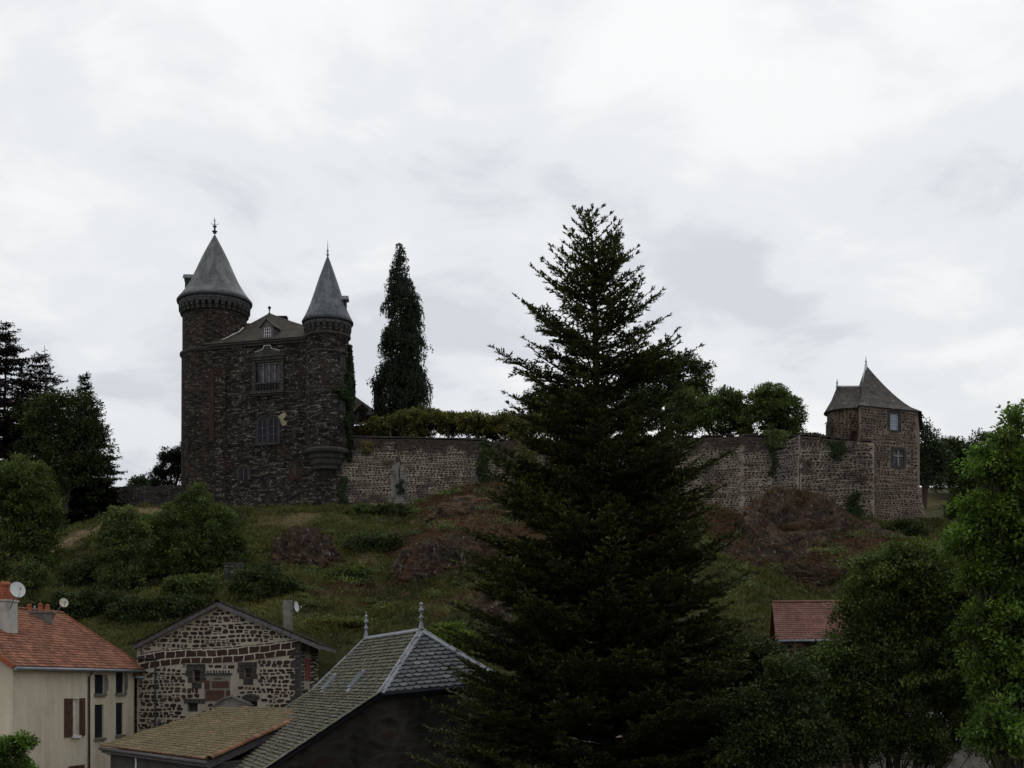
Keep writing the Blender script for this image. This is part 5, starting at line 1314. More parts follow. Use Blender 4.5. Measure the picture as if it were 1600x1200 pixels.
def slate_house():
    R = empty('slate_house', (-6, 56, -8), 'dark walled house with steep slate roof, two skylights and twin zinc finials', 'house')
    Rr = Vector((-3.69, 52, 2.21)); Ll = Vector((-7.0, 61.4, 2.21)); d = (Ll-Rr); d.z = 0; LR = d.length; d.normalize(); p = Vector((d.y, -d.x, 0))
    a = 2.2; w1 = 2.216; w2 = 7.6; ze1 = -0.32; s2 = 0.645
    zb = ze1-(w2-w1)*s2
    # left (big) slope, upper and lower plane
    hl = Rr-d*a-p*w1; hl.z = ze1; fl = Ll+d*a-p*w1; fl.z = ze1
    bl = Rr-d*a-p*w2; bl.z = zb; bf = Ll+d*a-p*w2; bf.z = zb
    U = -d; m = MB(); O = Vector((fl.x, fl.y, fl.z)); LL = LR+2*a; SL = math.hypot(w1, 2.21-ze1)
    V = ((Ll-p*0)-(Ll-p*w1)); V = Vector((p.x*w1, p.y*w1, 2.21-ze1)).normalized()
    tile_surface(m, O, U, V, [(0, 0), (LL, 0), (LL-a, SL), (a, SL)], 0.30, 0.20, 'rough', 21)
    V2 = Vector((p.x*(w2-w1), p.y*(w2-w1), ze1-zb)).normalized(); SL2 = math.hypot(w2-w1, ze1-zb)
    tile_surface(m, bf, U, V2, [(0, 0), (LL, 0), (LL, SL2), (0, SL2)], 0.30, 0.20, 'rough', 22)
    ro = m.build('roof', M['mossslate'], R); ro['label'] = 'slope of lichen covered slates'
    # right slopes (away from the camera)
    m = MB(); hr = Rr-d*a+p*2.9; hr.z = 0.12; fr_ = Ll+d*a+p*w1; fr_.z = ze1; br = Rr-d*a+p*w2; br.z = zb; bfr = Ll+d*a+p*w2; bfr.z = zb
    m.face([hr, Vector((fr_.x, fr_.y, ze1)), Ll, Rr]); m.face([hr, br, bfr, fr_]); m.face([fl, Ll, fr_])
    m.build('rear_slope', M['slate'], ro)
    # half hip with scale slates
    m = MB(); U3 = (hr-hl); L3 = U3.length; U3.normalize(); n3 = U3.cross(Rr-hl).normalized(); V3 = n3.cross(U3); t = Rr-hl
    tile_surface(m, hl, U3, V3, [(0, 0), (L3, 0), (t.dot(U3), t.dot(V3))], 0.33, 0.215, 'scale', 23)
    m.build('half_hip', M['slate'], ro)
    # zinc ridge and hips
    m = MB()
    def strip(q0, q1, r=0.12, n=5):
        q0 = Vector(q0); q1 = Vector(q1); L = (q1-q0)
        for k in range(n):
            s0 = q0+L*(k/n); s1 = q0+L*((k+1)/n-0.004); sd_ = L.normalized().cross(Vector((0, 0, 1))).normalized(); up = sd_.cross(L.normalized()); up = up if up.z > 0 else -up
            for sg in (-1, 1):
                m.face([s0+up*0.09, s1+up*0.09, s1+sd_*sg*r+up*0.01, s0+sd_*sg*r+up*0.01]); m.face([s0+sd_*sg*r+up*0.01, s1+sd_*sg*r+up*0.01, s1+sd_*sg*r-up*0.05, s0+sd_*sg*r-up*0.05])
            m.tube([s0+up*0.085, s1+up*0.085], 0.028, 6)
    strip(Rr, Ll, 0.14, 5); strip(hl, Rr, 0.15, 4); strip(hr, Rr, 0.13, 3); strip(fl, Ll, 0.13, 3); 
    m.build('zinc_ridge', M['zinc'], ro)
    finial(ro, Rr+Vector((0, 0, 0.05)), 0.95, 'zinc'); finial(ro, Ll+Vector((0, 0, 0.05)), 1.30, 'zinc')
    # verge slabs
    m = MB(); rng = random.Random(5); k = 0.0
    dv = (hl-bl).normalized(); L = (hl-bl).length
    while k < L-0.3:
        w = rng.uniform(0.5, 0.8); m.box(bl+dv*k-d*0.10+Vector((0, 0, 0.055)), dv*min(w-0.02, L-k), d*0.34, Vector((0, 0, 0.035)), t=rng.random()); k += w
    k = 0.0; dv = (fl-bf).normalized()
    while k < L-0.3:
        w = rng.uniform(0.5, 0.8); m.box(bf+dv*k-d*0.25+Vector((0, 0, 0.055)), dv*min(w-0.02, L-k), d*0.34, Vector((0, 0, 0.035)), t=rng.random()); k += w
    m.build('verge_slabs', M['mossslate'], ro)
    m = MB()
    for q0, q1 in ((hl, hr),): m.tube([q0-Vector((0, 0, .06))-d*.05, q1-Vector((0, 0, .06))-d*.05], 0.06, 8)
    m.build('gutter', M['darkwood'], ro)
    m = MB(); m.box(bl-Vector((0, 0, 0.16))+d*0.05, hl-bl, d*0.05, Vector((0, 0, 0.17))); m.box(hl-Vector((0, 0, 0.2))+d*0.05, hr-hl, d*0.05, Vector((0, 0, 0.15)));
    m.tube([bl-p*0.03-Vector((0, 0, .05)), bf-p*0.03-Vector((0, 0, .05))], 0.07, 8); m.build('fascia', M['darkwood'], ro)
    # walls
    m = MB(); o = 0.32; q = lambda w, s, z: (Rr-d*(a-o) if s == 0 else Ll+d*(a-o))+p*w+Vector((0, 0, z-2.21))
    W = Wall(q(-7.1, 0, 0), q(7.1, 0, 0))
    u = lambda w: w+7.1
    m.face([W.pt(u(-7.1), -8.2), W.pt(u(7.1), -8.2), W.pt(u(7.1), zb+0.2), W.pt(u(2.6), ze1-0.05), W.pt(u(-w1), ze1-0.05), W.pt(u(-7.1), zb+0.2)])
    m.face([q(-7.1, 1, -8.2), q(-7.1, 0, -8.2), q(-7.1, 0, zb+.2), q(-7.1, 1, zb+.2)]); m.face([q(7.1, 0, -8.2), q(7.1, 1, -8.2), q(7.1, 1, zb+.2), q(7.1, 0, zb+.2)])
    m.face([q(7.1, 1, -8.2), q(-7.1, 1, -8.2), q(-7.1, 1, zb+.2), q(-w1, 1, ze1-.05), q(w1, 1, ze1-.05), q(7.1, 1, zb+.2)])
    m.build('wall', M['darkgable'], R)
    # skylights standing open on the big slope
    nU = (-d).cross(V); nU = nU if nU.z > 0 else -nU; n2 = (-d).cross(V2); n2 = n2 if n2.z > 0 else -n2
    for (x, y) in ((516, 1068), (559, 1064)):
        c = ray_plane(x, y, fl, n2)
        if (c-fl).dot(V2) > 0: c = ray_plane(x, y, fl, nU); VV, nn = V, nU
        else: VV, nn = V2, n2
        s = MB(); w, h = 0.55, 0.9
        for sg in (-1, 1): s.box(c+d*(sg*w/2-0.03)-VV*h/2, VV*h, d*0.06, nn*0.15)
        s.box(c-d*w/2-VV*h/2, VV*0.07, d*w, nn*0.13); s.box(c-d*w/2+VV*h/2, VV*0.07, d*w, nn*0.13)
        s.box(c-d*(w/2+0.08)-VV*(h/2+0.22), VV*0.2, d*(w+0.16), nn*0.065)
        s = s.build('skylight', M['zinc'], ro)
        g = MB(); g.box(c-d*(w/2-.03)-VV*(h/2-.07), VV*(h-.07), d*(w-.06), nn*0.10); g.build('glass_pane', M['skyglass'], s)
slate_house()

def orange_house():
    R = empty('orange_roofed_house', (20, 76, -8), 'house with plain red tile roof half hidden between big fir and leafy shrubs', 'house')
    E0 = P(1212, 999, 71.5); E1 = P(1392, 995, 70.5); E1.z = E0.z; T0 = P(1212, 942, 76.5); h = T0.z-E0.z
    U = (E1-E0); L = U.length; U.normalize(); n = Vector((-U.y, U.x, 0)); V = (n*5+Vector((0, 0, h))).normalized(); SL = math.hypot(5, h)
    r = MB(); tile_surface(r, E0, U, V, [(0, 0), (L, 0), (L, SL), (0, SL)], 0.24, 0.30, 'wave', 31)
    q = lambda u, v: E0+U*u+V*v
    r.face([q(0, SL), q(L, SL), q(L, SL)+n*5-Vector((0, 0, h)), q(0, SL)+n*5-Vector((0, 0, h))]); ridge_caps(r, q(0, SL)+Vector((0, 0, .03)), q(L, SL)+Vector((0, 0, .03)), 0.13, 0.42)
    ro = r.build('roof', M['redtile'], R)
    g = MB(); g.tube([q(0, 0)-Vector((0, 0, .07)), q(L, 0)-Vector((0, 0, .07))], 0.07, 8); g.build('gutter', M['zinc'], ro)
    w = MB(); a = E0+n*0.4+U*0.3; b = E0+n*0.4+U*(L-0.3); W = Wall(a, b)
    hs = [(2.0, 3.0, -0.6, 0.9), (5.0, 6.0, -0.6, 0.9)]
    W.panel(w, 0, W.L, -8.2, E0.z-0.05, hs, 0.2)
    for s in (a, b): w.face([Vector((s.x, s.y, -8.2)), Vector((s.x, s.y, E0.z-.05)), s+n*4.6+Vector((0, 0, h*0.9-.05)), Vector((s.x+n.x*9.2, s.y+n.y*9.2, E0.z-.05)), Vector((s.x+n.x*9.2, s.y+n.y*9.2, -8.2))])
    w.build('wall', M['tower'], R)
    for hh in hs: W.window(R, hh, 2, 2, M['whitepaint'], M['glass'], 0.15)
orange_house()

def pale_house(name, label, x0, x1, ytop, D, mat, roofm, hy, group=None, win=True):
    a = P(x0, 0, D); b = P(x1, 0, D+0.8); R = empty(name, ((a.x+b.x)/2, D+3, -8), label, 'house', group)
    W = Wall(a, b); z1 = (HY-ytop)/F*D; hs = []
    k = 0.9
    while win and k < W.L-1.4: hs += [(k, k+0.85, z1-1.9, z1-0.6), (k, k+0.85, z1-4.6, z1-3.2)]; k += 2.6
    m = MB(); W.panel(m, 0, W.L, -8.2, z1, hs, 0.18); n = -W.n*6
    for s in (W.A, W.B): m.face([Vector((s.x, s.y, -8.2)), Vector((s.x, s.y, z1)), Vector((s.x+n.x/2, s.y+n.y/2, z1+1.2)), Vector((s.x+n.x, s.y+n.y, z1)), Vector((s.x+n.x, s.y+n.y, -8.2))])
    m.build('wall', M[mat], R)
    for h in hs:
        W.window(R, h, 2, 2, M['whitepaint'], M['glass'], 0.12); s = MB(); W.box(s, h[0]-.08, h[1]+.08, h[2]-.1, h[2]-.003, -.02, .1); s.build('window_sill', M['concrete'], R)
    r = MB(); e = W.pt(-0.3, z1-0.05, 0.4); V = (-W.n*3.4+Vector((0, 0, 1.3))).normalized(); SL = math.hypot(3.4, 1.3); L = W.L+0.6
    tile_surface(r, e, W.d, V, [(0, 0), (L, 0), (L, SL), (0, SL)], 0.26, 0.32, 'wave', 41)
    t = e+V*SL; r.face([t, t+W.d*L, t+W.d*L-W.n*3.4-Vector((0, 0, 1.3)), t-W.n*3.4-Vector((0, 0, 1.3))]); r.build('roof', M[roofm], R)
pale_house('cream_house', 'pale rendered house glimpsed through gaps low in the big fir', 862, 985, 1084, 66, 'pinkwall', 'slate', 0)
pale_house('cream_house', 'pale rendered house glimpsed through the lower leaves of the shrubs at right', 1470, 1548, 1156, 60, 'concrete', 'slate', 0, None, False)
# ---------------------------------------------------------------- rocks
def rnd_dirs0(rng, n):
    v = rng.normal(size=(n, 3)); return v/np.linalg.norm(v, axis=1, keepdims=True)
ROCKPTS = []
def rock(label, px, py, D, sx, sy, sz, seed, sink=0.3, n=(72, 44), freq=0.55, amp=0.34, name='rock_outcrop'):
    """craggy half-buried mound: displaced ellipsoid; centre given as ground point"""
    c = P(px, py, D); u, v = n
    th_, ph = np.meshgrid(np.linspace(0, 2*np.pi, u, endpoint=False), np.linspace(0.02, np.pi*0.62, v))
    d = np.stack([np.sin(ph)*np.cos(th_), np.sin(ph)*np.sin(th_), np.cos(ph)], -1)
    rg_ = np.random.default_rng(seed); pn = rnd_dirs0(rg_, 46); pn[:, 2] = np.abs(pn[:, 2])*0.9; pn /= np.linalg.norm(pn, axis=1, keepdims=True); ph_ = rg_.uniform(0.74, 1.06, 46)
    dots = np.maximum(d@pn.T, 0.12); facet = np.minimum((ph_/dots).min(-1), 1.25)
    base = d*np.array([sx, sy, sz])*facet[..., None]
    q = base*freq/1.0+seed*13.7
    a = fbm(q, 5, seed); rg = 1-np.abs(fbm(q*1.7+5, 4, seed+3))*2.2
    cell = np.floor((base[..., 2]*0.9+fbm(q*0.8, 2, seed+8)*1.4)*1.6)/1.6*0.06
    pts = base*(1+amp*0.6*a[..., None]+amp*0.35*rg[..., None]+cell[..., None])
    pts = pts+0.10*(1-np.abs(fbm(base*1.9+seed, 4, seed+2)))[..., None]*d*np.array([1, 1, 0.6])-0.05
    pts += np.array([c.x, c.y, c.z-sz*sink])
    me = bpy.data.meshes.new(name); V = np.vstack([pts.reshape(-1, 3), [[c.x, c.y, pts[0, :, 2].max()+0.02]]])
    F_ = []
    for j in range(v-1):
        for i in range(u):
            a0 = j*u+i; a1 = j*u+(i+1) % u; F_.append((a0, a0+u, a1+u, a1))
    top = len(V)-1
    for i in range(u): F_.append((top, i, (i+1) % u))
    me.from_pydata(V.tolist(), [], F_); me.polygons.foreach_set('use_smooth', [False]*len(F_)); me.materials.append(M['rock']); me.update()
    o = bpy.data.objects.new(name, me); COL.objects.link(o); tag(o, label, 'rock', 'rock outcrops in the castle slope')
    pv = pts[:int(v*0.75)].reshape(-1, 3); nd = fbm(pv*0.45+seed, 3, seed)
    w = (nd > -0.02) & (d[:int(v*0.75), :, 2].reshape(-1) > 0.62); ROCKPTS.append(pv[w])
def rock_g(label, px, py, sx, sy, sz, seed, **k):
    """find the depth where the sight line meets the slope"""
    for D in np.arange(80, 130, 0.5):
        x = (px-800)/F*D
        if (HY-py)/F*D <= th(x, D): break
    rock(label, px, py, D, sx, sy, sz, seed, **k)
rock('large rust brown crag bulging in front of the terrace wall near the right tower', 1258, 898, 113.5, 7.2, 6.4, 7.0, 3, sink=0.2, n=(150, 90), amp=0.30)
rock('dark craggy lower face of rock in front of the large rust brown crag', 1232, 915, 108.5, 5.0, 4.2, 5.6, 6, sink=0.25, n=(120, 70), amp=0.34)
rock('dark right shoulder of the big crag leaning against the terrace wall', 1335, 895, 113.5, 4.6, 5.0, 5.2, 4, sink=0.3, n=(110, 70), amp=0.32)
rock('grey lichened rock right of the large crag below the square tower', 1385, 868, 112.5, 3.2, 3.2, 3.0, 5, sink=0.25)
rock_g('pale speckled boulder pile above the red roofed house', 1275, 912, 4.6, 2.8, 2.3, 7, amp=0.6, freq=1.3)
rock_g('reddish rocky knob with pale stones below the castle front', 474, 870, 2.7, 2.3, 3.0, 11, amp=0.5, freq=1.2)
rock_g('reddish crag low on the slope left of the big fir', 662, 885, 2.3, 2.0, 2.5, 13, amp=0.5, freq=1.2)
rock_g('brown crag half behind the left branches of the big fir', 742, 880, 2.8, 2.3, 2.9, 17, amp=0.5, freq=1.0)
rock_g('low brown rocky bank under the wall left of the big fir', 735, 795, 4.2, 2.6, 1.7, 19, amp=0.4)
rock_g('dark rock ledge left of the largest crag at the wall foot', 1158, 880, 1.8, 1.8, 2.4, 23, amp=0.45)
rock_g('small grey rock low on the slope by the big fir', 770, 945, 1.3, 1.2, 1.5, 29, amp=0.5, freq=1.2)
# broken terrace walls on the slope
def ruin(label, pts, h, seed):
    rng = random.Random(seed); mb = MB()
    for k in range(len(pts)-1):
        a = Vector(pts[k]); b = Vector(pts[k+1]); n = max(1, int((b-a).length/0.9))
        for i in range(n):
            p = a.lerp(b, i/n); q = a.lerp(b, (i+1)/n); mb.box(p-Vector((0, 0, 1.5)), (q-p)*0.995, (0, 0.6, 0), (0, 0, 1.5+h*rng.uniform(0.6, 1.05)))
    o = mb.build('ruined_wall', M['ruin']); tag(o, label, 'wall')
def gp(px, py):
    for D in np.arange(80, 130, 0.5):
        if (HY-py)/F*D <= th((px-800)/F*D, D): return Vector(((px-800)/F*D, D, th((px-800)/F*D, D)))
    return P(px, py, 125)
ruin('long broken terrace wall in the grass under the leafy bushes at left', [gp(234, 920), gp(262, 918), gp(296, 922)], 1.1, 1)
ruin('short stub of broken wall right of the longer ruined terrace wall', [gp(350, 908), gp(378, 906)], 1.3, 2)

# ---------------------------------------------------------------- trees
def tubes_np(paths, name, mat, parent, n=6):
    """paths: list of (points, radii)"""
    V = []; Fc = []; k = 0
    ang = np.linspace(0, 2*np.pi, n, endpoint=False)
    for pts, rad in paths:
        pts = np.asarray(pts, float); m = len(pts)
        d = np.gradient(pts, axis=0); d /= np.linalg.norm(d, axis=1, keepdims=True)+1e-9
        a = np.where(np.abs(d[:, 2:3]) < 0.9, np.array([[0, 0, 1.0]]), np.array([[1.0, 0, 0]]))
        u = np.cross(d, a); u /= np.linalg.norm(u, axis=1, keepdims=True)+1e-9; w = np.cross(d, u)
        r = np.asarray(rad, float)[:, None, None]
        ring = pts[:, None]+(u[:, None]*np.cos(ang)[None, :, None]+w[:, None]*np.sin(ang)[None, :, None])*r
        V.append(ring.reshape(-1, 3))
        j, i = np.meshgrid(np.arange(m-1), np.arange(n), indexing='ij')
        a0 = k+j*n+i; a1 = k+j*n+(i+1) % n
        Fc.append(np.stack([a0, a1, a1+n, a0+n], -1).reshape(-1, 4)); k += m*n
    V = np.vstack(V).astype(np.float32); Fc = np.vstack(Fc).astype(np.int32); N = len(Fc)
    me = bpy.data.meshes.new(name); me.vertices.add(len(V)); me.vertices.foreach_set('co', V.ravel())
    me.loops.add(N*4); me.loops.foreach_set('vertex_index', Fc.ravel()); me.polygons.add(N)
    me.polygons.foreach_set('loop_start', np.arange(0, N*4, 4, dtype=np.int32)); me.polygons.foreach_set('loop_total', np.full(N, 4, np.int32))
    me.polygons.foreach_set('use_smooth', np.ones(N, bool)); me.materials.append(mat); me.update()
    o = bpy.data.objects.new(name, me); COL.objects.link(o)
    if parent is not None: o.parent = parent; o.matrix_parent_inverse = parent_inv(parent)
    return o
def rnd_dirs(rng, n):
    v = rng.normal(size=(n, 3)); return v/np.linalg.norm(v, axis=1, keepdims=True)

def conifer(name, label, base, H, prof, mat, seed, whorl=0.42, per=6, up=(0.75, -0.12), leaf=(0.10, 0.045), dens=26.0, lat=0.42, lean=0, trunk_r=0.3,
            irregular=0.22, group=None, tip2=None, start=0.06, droop=0.0, subs=0.2, brush=0.75, bark='firbark', fill=0.0, latstep=0.16, cat='tree'):
    """trunk with whorled branches; every branch carries flat sprays of twigs thick with needles.
    prof: (fraction below the tip, radius) table"""
    rng = np.random.default_rng(seed); base = np.array(base, float)
    R = empty(name, base, label, cat, group)
    px_, pr = zip(*prof)
    trunk = np.array([[base[0]+lean*t+0.08*math.sin(t*9), base[1], base[2]+H*t] for t in np.linspace(0, 1, 14)])
    tr = [trunk_r*(1-t)**0.8+0.02 for t in np.linspace(0, 1, 14)]
    paths = [(trunk, tr)]
    segs = []        # twig segments: start, end, weight
    h = H*(1-start)
    z = H*0.995
    while z > H*start:
        f = 1-z/H; rad = np.interp(f, px_, pr)
        k = (per if f < 0.36 or name != 'fir_tree' else per+2) if f > 0.05 else 4
        a0 = rng.uniform(0, 6.28)
        for b in range(k):
            az = a0+2*np.pi*b/k+rng.normal(0, 0.22)
            L = max(0.25, rad*(1+rng.normal(0, irregular)))
            L = min(L, rad*1.22+0.15)
            zz = z+rng.uniform(-whorl/2, whorl/2)
            tt = np.clip(zz/H, 0, 1); o = np.array([base[0]+lean*tt+0.08*math.sin(tt*9), base[1], base[2]+zz])
            el0 = np.interp(f, [0, 0.07, 0.2, 0.45, 1], [up[0], up[0]*0.62, up[0]*0.42, up[0]*0.28+up[1]*0.2, up[1]])+rng.normal(0, 0.09)
            n = max(4, int(L/0.45)); s = np.linspace(0, 1, n)
            hd = np.array([math.cos(az), math.sin(az), 0.0])
            rise = np.tan(el0)*s*L*0.85+L*0.16*s**2-droop*L*s**1.5
            side = np.array([-hd[1], hd[0], 0])*rng.normal(0, 0.08)*L
            pts = o+hd*(s*L)[:, None]+np.array([0, 0, 1.0])*rise[:, None]+side*(s**2)[:, None]
            paths.append((pts, 0.012+0.013*L*(1-s)**0.9))
            for g in range(1, n-1):
                if s[g] > 0.3: segs.append((pts[g], pts[g+1], f))
            # twigs to both sides
            nl = max(3, int(L/latstep))
            ss = np.linspace(0.10+0.08*min(1, L/3), 1.0, nl)
            for q, s0 in enumerate(ss):
                p0 = np.array([np.interp(s0, s, pts[:, c]) for c in range(3)])
                i1 = min(n-1, int(s0*(n-1))+1); dloc = pts[i1]-pts[max(0, i1-1)]; dloc /= np.linalg.norm(dloc)+1e-9
                w = (1-s0)*L*lat*1.25+0.18
                w = min(w, 1.25+0.1*rng.random())*rng.uniform(0.6, 1.15)*min(1, 0.35+s0*1.6)
                for sg in ((-1, 1) if s0 < 0.97 else (0,)):
                    sd = np.array([-hd[1], hd[0], 0])*sg
                    dd = dloc*rng.uniform(0.5, 0.85)+sd*0.85+np.array([0, 0, rng.normal(-0.05-droop*0.6, 0.13)])
                    if sg == 0: dd = dloc; w = 0.3
                    dd /= np.linalg.norm(dd); e = p0+dd*w; segs.append((p0, e, f))
                    m = int(w/subs)
                    for g in range(1, m+1):
                        t = g/(m+1); pp = p0+dd*w*t
                        for s2 in (-1, 1):
                            d2 = dd*0.75+dloc*0.3+np.cross(dd, [0, 0, 1.0])*s2*0.7+np.array([0, 0, rng.normal(-droop*0.5, 0.15)])
                            d2 /= np.linalg.norm(d2); segs.append((pp, pp+d2*(w*(1-t)*0.55+0.10)*rng.uniform(0.7, 1.2), f))
        z -= whorl*(0.62 if f < 0.13 else (1.0 if f < 0.36 else 0.72))*rng.uniform(0.8, 1.2)
    if tip2: 
        for (dx, dz) in tip2:
            t0 = base+np.array([lean*0.86, 0, H*0.88]); e = base+np.array([lean+dx, 0, H+dz]); n = 12
            pts = np.array([t0+(e-t0)*np.array([s**0.6, 1, s]) for s in np.linspace(0, 1, n)]); paths.append((pts, np.linspace(0.05, 0.012, n)))
            for s in np.linspace(0.25, 1, 24):
                i = min(n-1, int(s*(n-1))); p0 = pts[i]
                for _ in range(3):
                    az = rng.uniform(0, 6.28); w = (1-s)*1.1+0.18; d = np.array([math.cos(az), math.sin(az), 0.9]); d /= np.linalg.norm(d)
                    segs.append((p0, p0+d*w, 0.02))
                    for g in range(int(w/0.2)): pp = p0+d*w*(g+1)/(int(w/0.2)+1); d2 = d+rng.normal(0, 0.5, 3); d2 /= np.linalg.norm(d2); segs.append((pp, pp+d2*0.2, 0.02))
    A = np.array([s[0] for s in segs]); B = np.array([s[1] for s in segs]); L = np.linalg.norm(B-A, axis=1)
    cnt = np.maximum(2, (L*dens).astype(int)); idx = np.repeat(np.arange(len(L)), cnt); N = len(idx)
    t = rng.random(N); d = (B-A)/(L[:, None]+1e-9); pos = A[idx]+(B-A)[idx]*t[:, None]
    ax = rnd_dirs(rng, N)*np.array([1, 1, 0.6])
    dr = d[idx]*(1.5-brush)+ax*brush+np.array([0, 0, 0.12-droop*0.9]); nr = rnd_dirs(rng, N)*0.5+np.array([0, 0, 1.0])
    tn = np.clip(rng.random(len(L))*0.35+0.1+0.35*(np.linalg.norm((A+B)[:, :2]/2-base[:2], axis=1)/(np.array([np.interp(s[2], px_, pr) for s in segs])+0.3)), 0, 1)[idx]  # tint lightens towards the outer shoots, painting lit tips into the needles
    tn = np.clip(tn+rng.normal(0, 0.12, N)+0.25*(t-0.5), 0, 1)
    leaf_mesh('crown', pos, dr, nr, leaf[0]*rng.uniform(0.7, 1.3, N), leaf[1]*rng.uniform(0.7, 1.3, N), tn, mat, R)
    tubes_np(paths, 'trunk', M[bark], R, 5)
    print(name, 'leaves', N)
    return R

def broadleaf(name, label, base, lobes, mat, seed, clumps=300, per=60, cr=0.45, leaf=(0.12, 0.07), group=None, trunk_r=0.18, limbs=True, bark='bark', cat='tree', shell=0.55, hang=0.0, stems=1, lump=0.22, top=0.0, weights=None):
    """lobes: (x, y, z, rx, ry, rz) in world metres; leaf clumps fill them, limbs reach the clumps"""
    rng = np.random.default_rng(seed); base = np.array(base, float); R = empty(name, base, label, cat, group)
    lb = np.array(lobes, float); vol = (lb[:, 3]*lb[:, 4]*lb[:, 5])**0.75
    if weights is not None: vol = vol*np.array(weights)
    which = rng.choice(len(lb), clumps, p=vol/vol.sum())
    d = rnd_dirs(rng, clumps); d[:, 2] = np.where(d[:, 2] < -0.55, -d[:, 2], d[:, 2])
    rf = shell+(1-shell)*rng.random(clumps)**0.6
    lumpy = 1+lump*fbm(d*1.9+which[:, None]*7.1, 3, seed)+0.10*rng.normal(size=clumps)
    c = lb[which, :3]+d*lb[which, 3:]*(rf*lumpy)[:, None]
    c[:, 2] = np.maximum(c[:, 2], base[2]+0.15)
    csz = cr*rng.uniform(0.55, 1.35, clumps)
    n = np.maximum(8, (per*(csz/cr)**1.6*rng.uniform(0.7, 1.3, clumps)).astype(int)); idx = np.repeat(np.arange(clumps), n); N = len(idx)
    off = rnd_dirs(rng, N)*(rng.random(N)**0.45)[:, None]*csz[idx][:, None]*np.array([1, 1, 0.62])
    off += d[idx]*0.0; pos = c[idx]+off
    dr = rnd_dirs(rng, N)+d[idx]*0.5+off/(csz[idx][:, None])*0.6+np.array([0, 0, -hang]); nr = rnd_dirs(rng, N)*0.7+np.array([0, 0, 1.0])
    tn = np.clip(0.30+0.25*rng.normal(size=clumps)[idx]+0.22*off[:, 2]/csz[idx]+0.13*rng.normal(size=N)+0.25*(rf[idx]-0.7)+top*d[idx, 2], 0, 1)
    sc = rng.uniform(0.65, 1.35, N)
    leaf_mesh('crown', pos, dr, nr, leaf[0]*sc, leaf[1]*sc, tn, mat, R)
    paths = []; ctr = lb[:, :3].mean(0)
    for s in range(stems):
        b = base+np.array([rng.normal(0, 0.25), rng.normal(0, 0.25), -0.3])*(stems > 1)+np.array([0, 0, -0.2]); 
        for i in range(len(lb)):
            if stems > 1 and i % stems != s: continue
            tgt = lb[i, :3]+np.array([0, 0, lb[i, 5]*0.3]); mid = (b*0.5+tgt*0.5)+np.array([(ctr[0]-tgt[0])*0.25, (ctr[1]-tgt[1])*0.25, 0.1*(tgt[2]-b[2])])
            ts = np.linspace(0, 1, 8)[:, None]; pts = b*(1-ts)**2+2*mid*ts*(1-ts)+tgt*ts**2; pts += rng.normal(0, 0.04, pts.shape)*np.linspace(0, 1, 8)[:, None]
            paths.append((pts, trunk_r*(1-0.8*ts[:, 0])))
            for j in np.where(which == i)[0][:14]:
                q = pts[rng.integers(3, 8)]; e = c[j]; m2 = (q+e)/2+rng.normal(0, 0.1, 3); t2 = np.linspace(0, 1, 5)[:, None]
                paths.append((q*(1-t2)**2+2*m2*t2*(1-t2)+e*t2**2, trunk_r*0.28*(1-0.8*t2[:, 0])))
    tubes_np(paths, 'trunk' if cat == 'tree' else 'stems', M[bark], R, 5)
    return R
def lobe(px, py, D, rpx, rpy, dd=0.0, ry=None):
    """lobe centred on the sight line through px,py at distance D; radii rpx, rpy were measured in the photo"""
    c = P(px, py, D); s = D/F; return (c.x, c.y+dd, c.z, rpx*s, (ry if ry else rpx*s*0.9), rpy*s)
def gnd(px, D): x = (px-800)/F*D; return (x, D, th(x, D))

# the big fir in the foreground
FD = 45.0; fb = P(955, 0, FD); FH = P(0, 342, FD).z+8.2
def fy(y): return max(0.0, (P(0, 342, FD).z-P(0, y, FD).z)/FH)
sf = FD/F
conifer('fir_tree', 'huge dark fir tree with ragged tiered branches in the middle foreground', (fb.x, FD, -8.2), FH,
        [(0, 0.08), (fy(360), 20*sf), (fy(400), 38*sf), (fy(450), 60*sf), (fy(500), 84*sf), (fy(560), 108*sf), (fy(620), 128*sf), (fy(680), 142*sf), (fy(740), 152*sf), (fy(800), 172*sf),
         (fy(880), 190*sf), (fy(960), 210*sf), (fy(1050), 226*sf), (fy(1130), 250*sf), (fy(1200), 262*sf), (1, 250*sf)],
        M['fir'], 5, whorl=0.60, per=7, up=(0.85, 0.03), leaf=(0.140, 0.056), dens=30, lean=(922-955)*sf*1.0, trunk_r=0.36, irregular=0.13, tip2=[(0.95, -0.45)], start=0.05, latstep=0.25, lat=0.40, subs=0.25, brush=0.66)
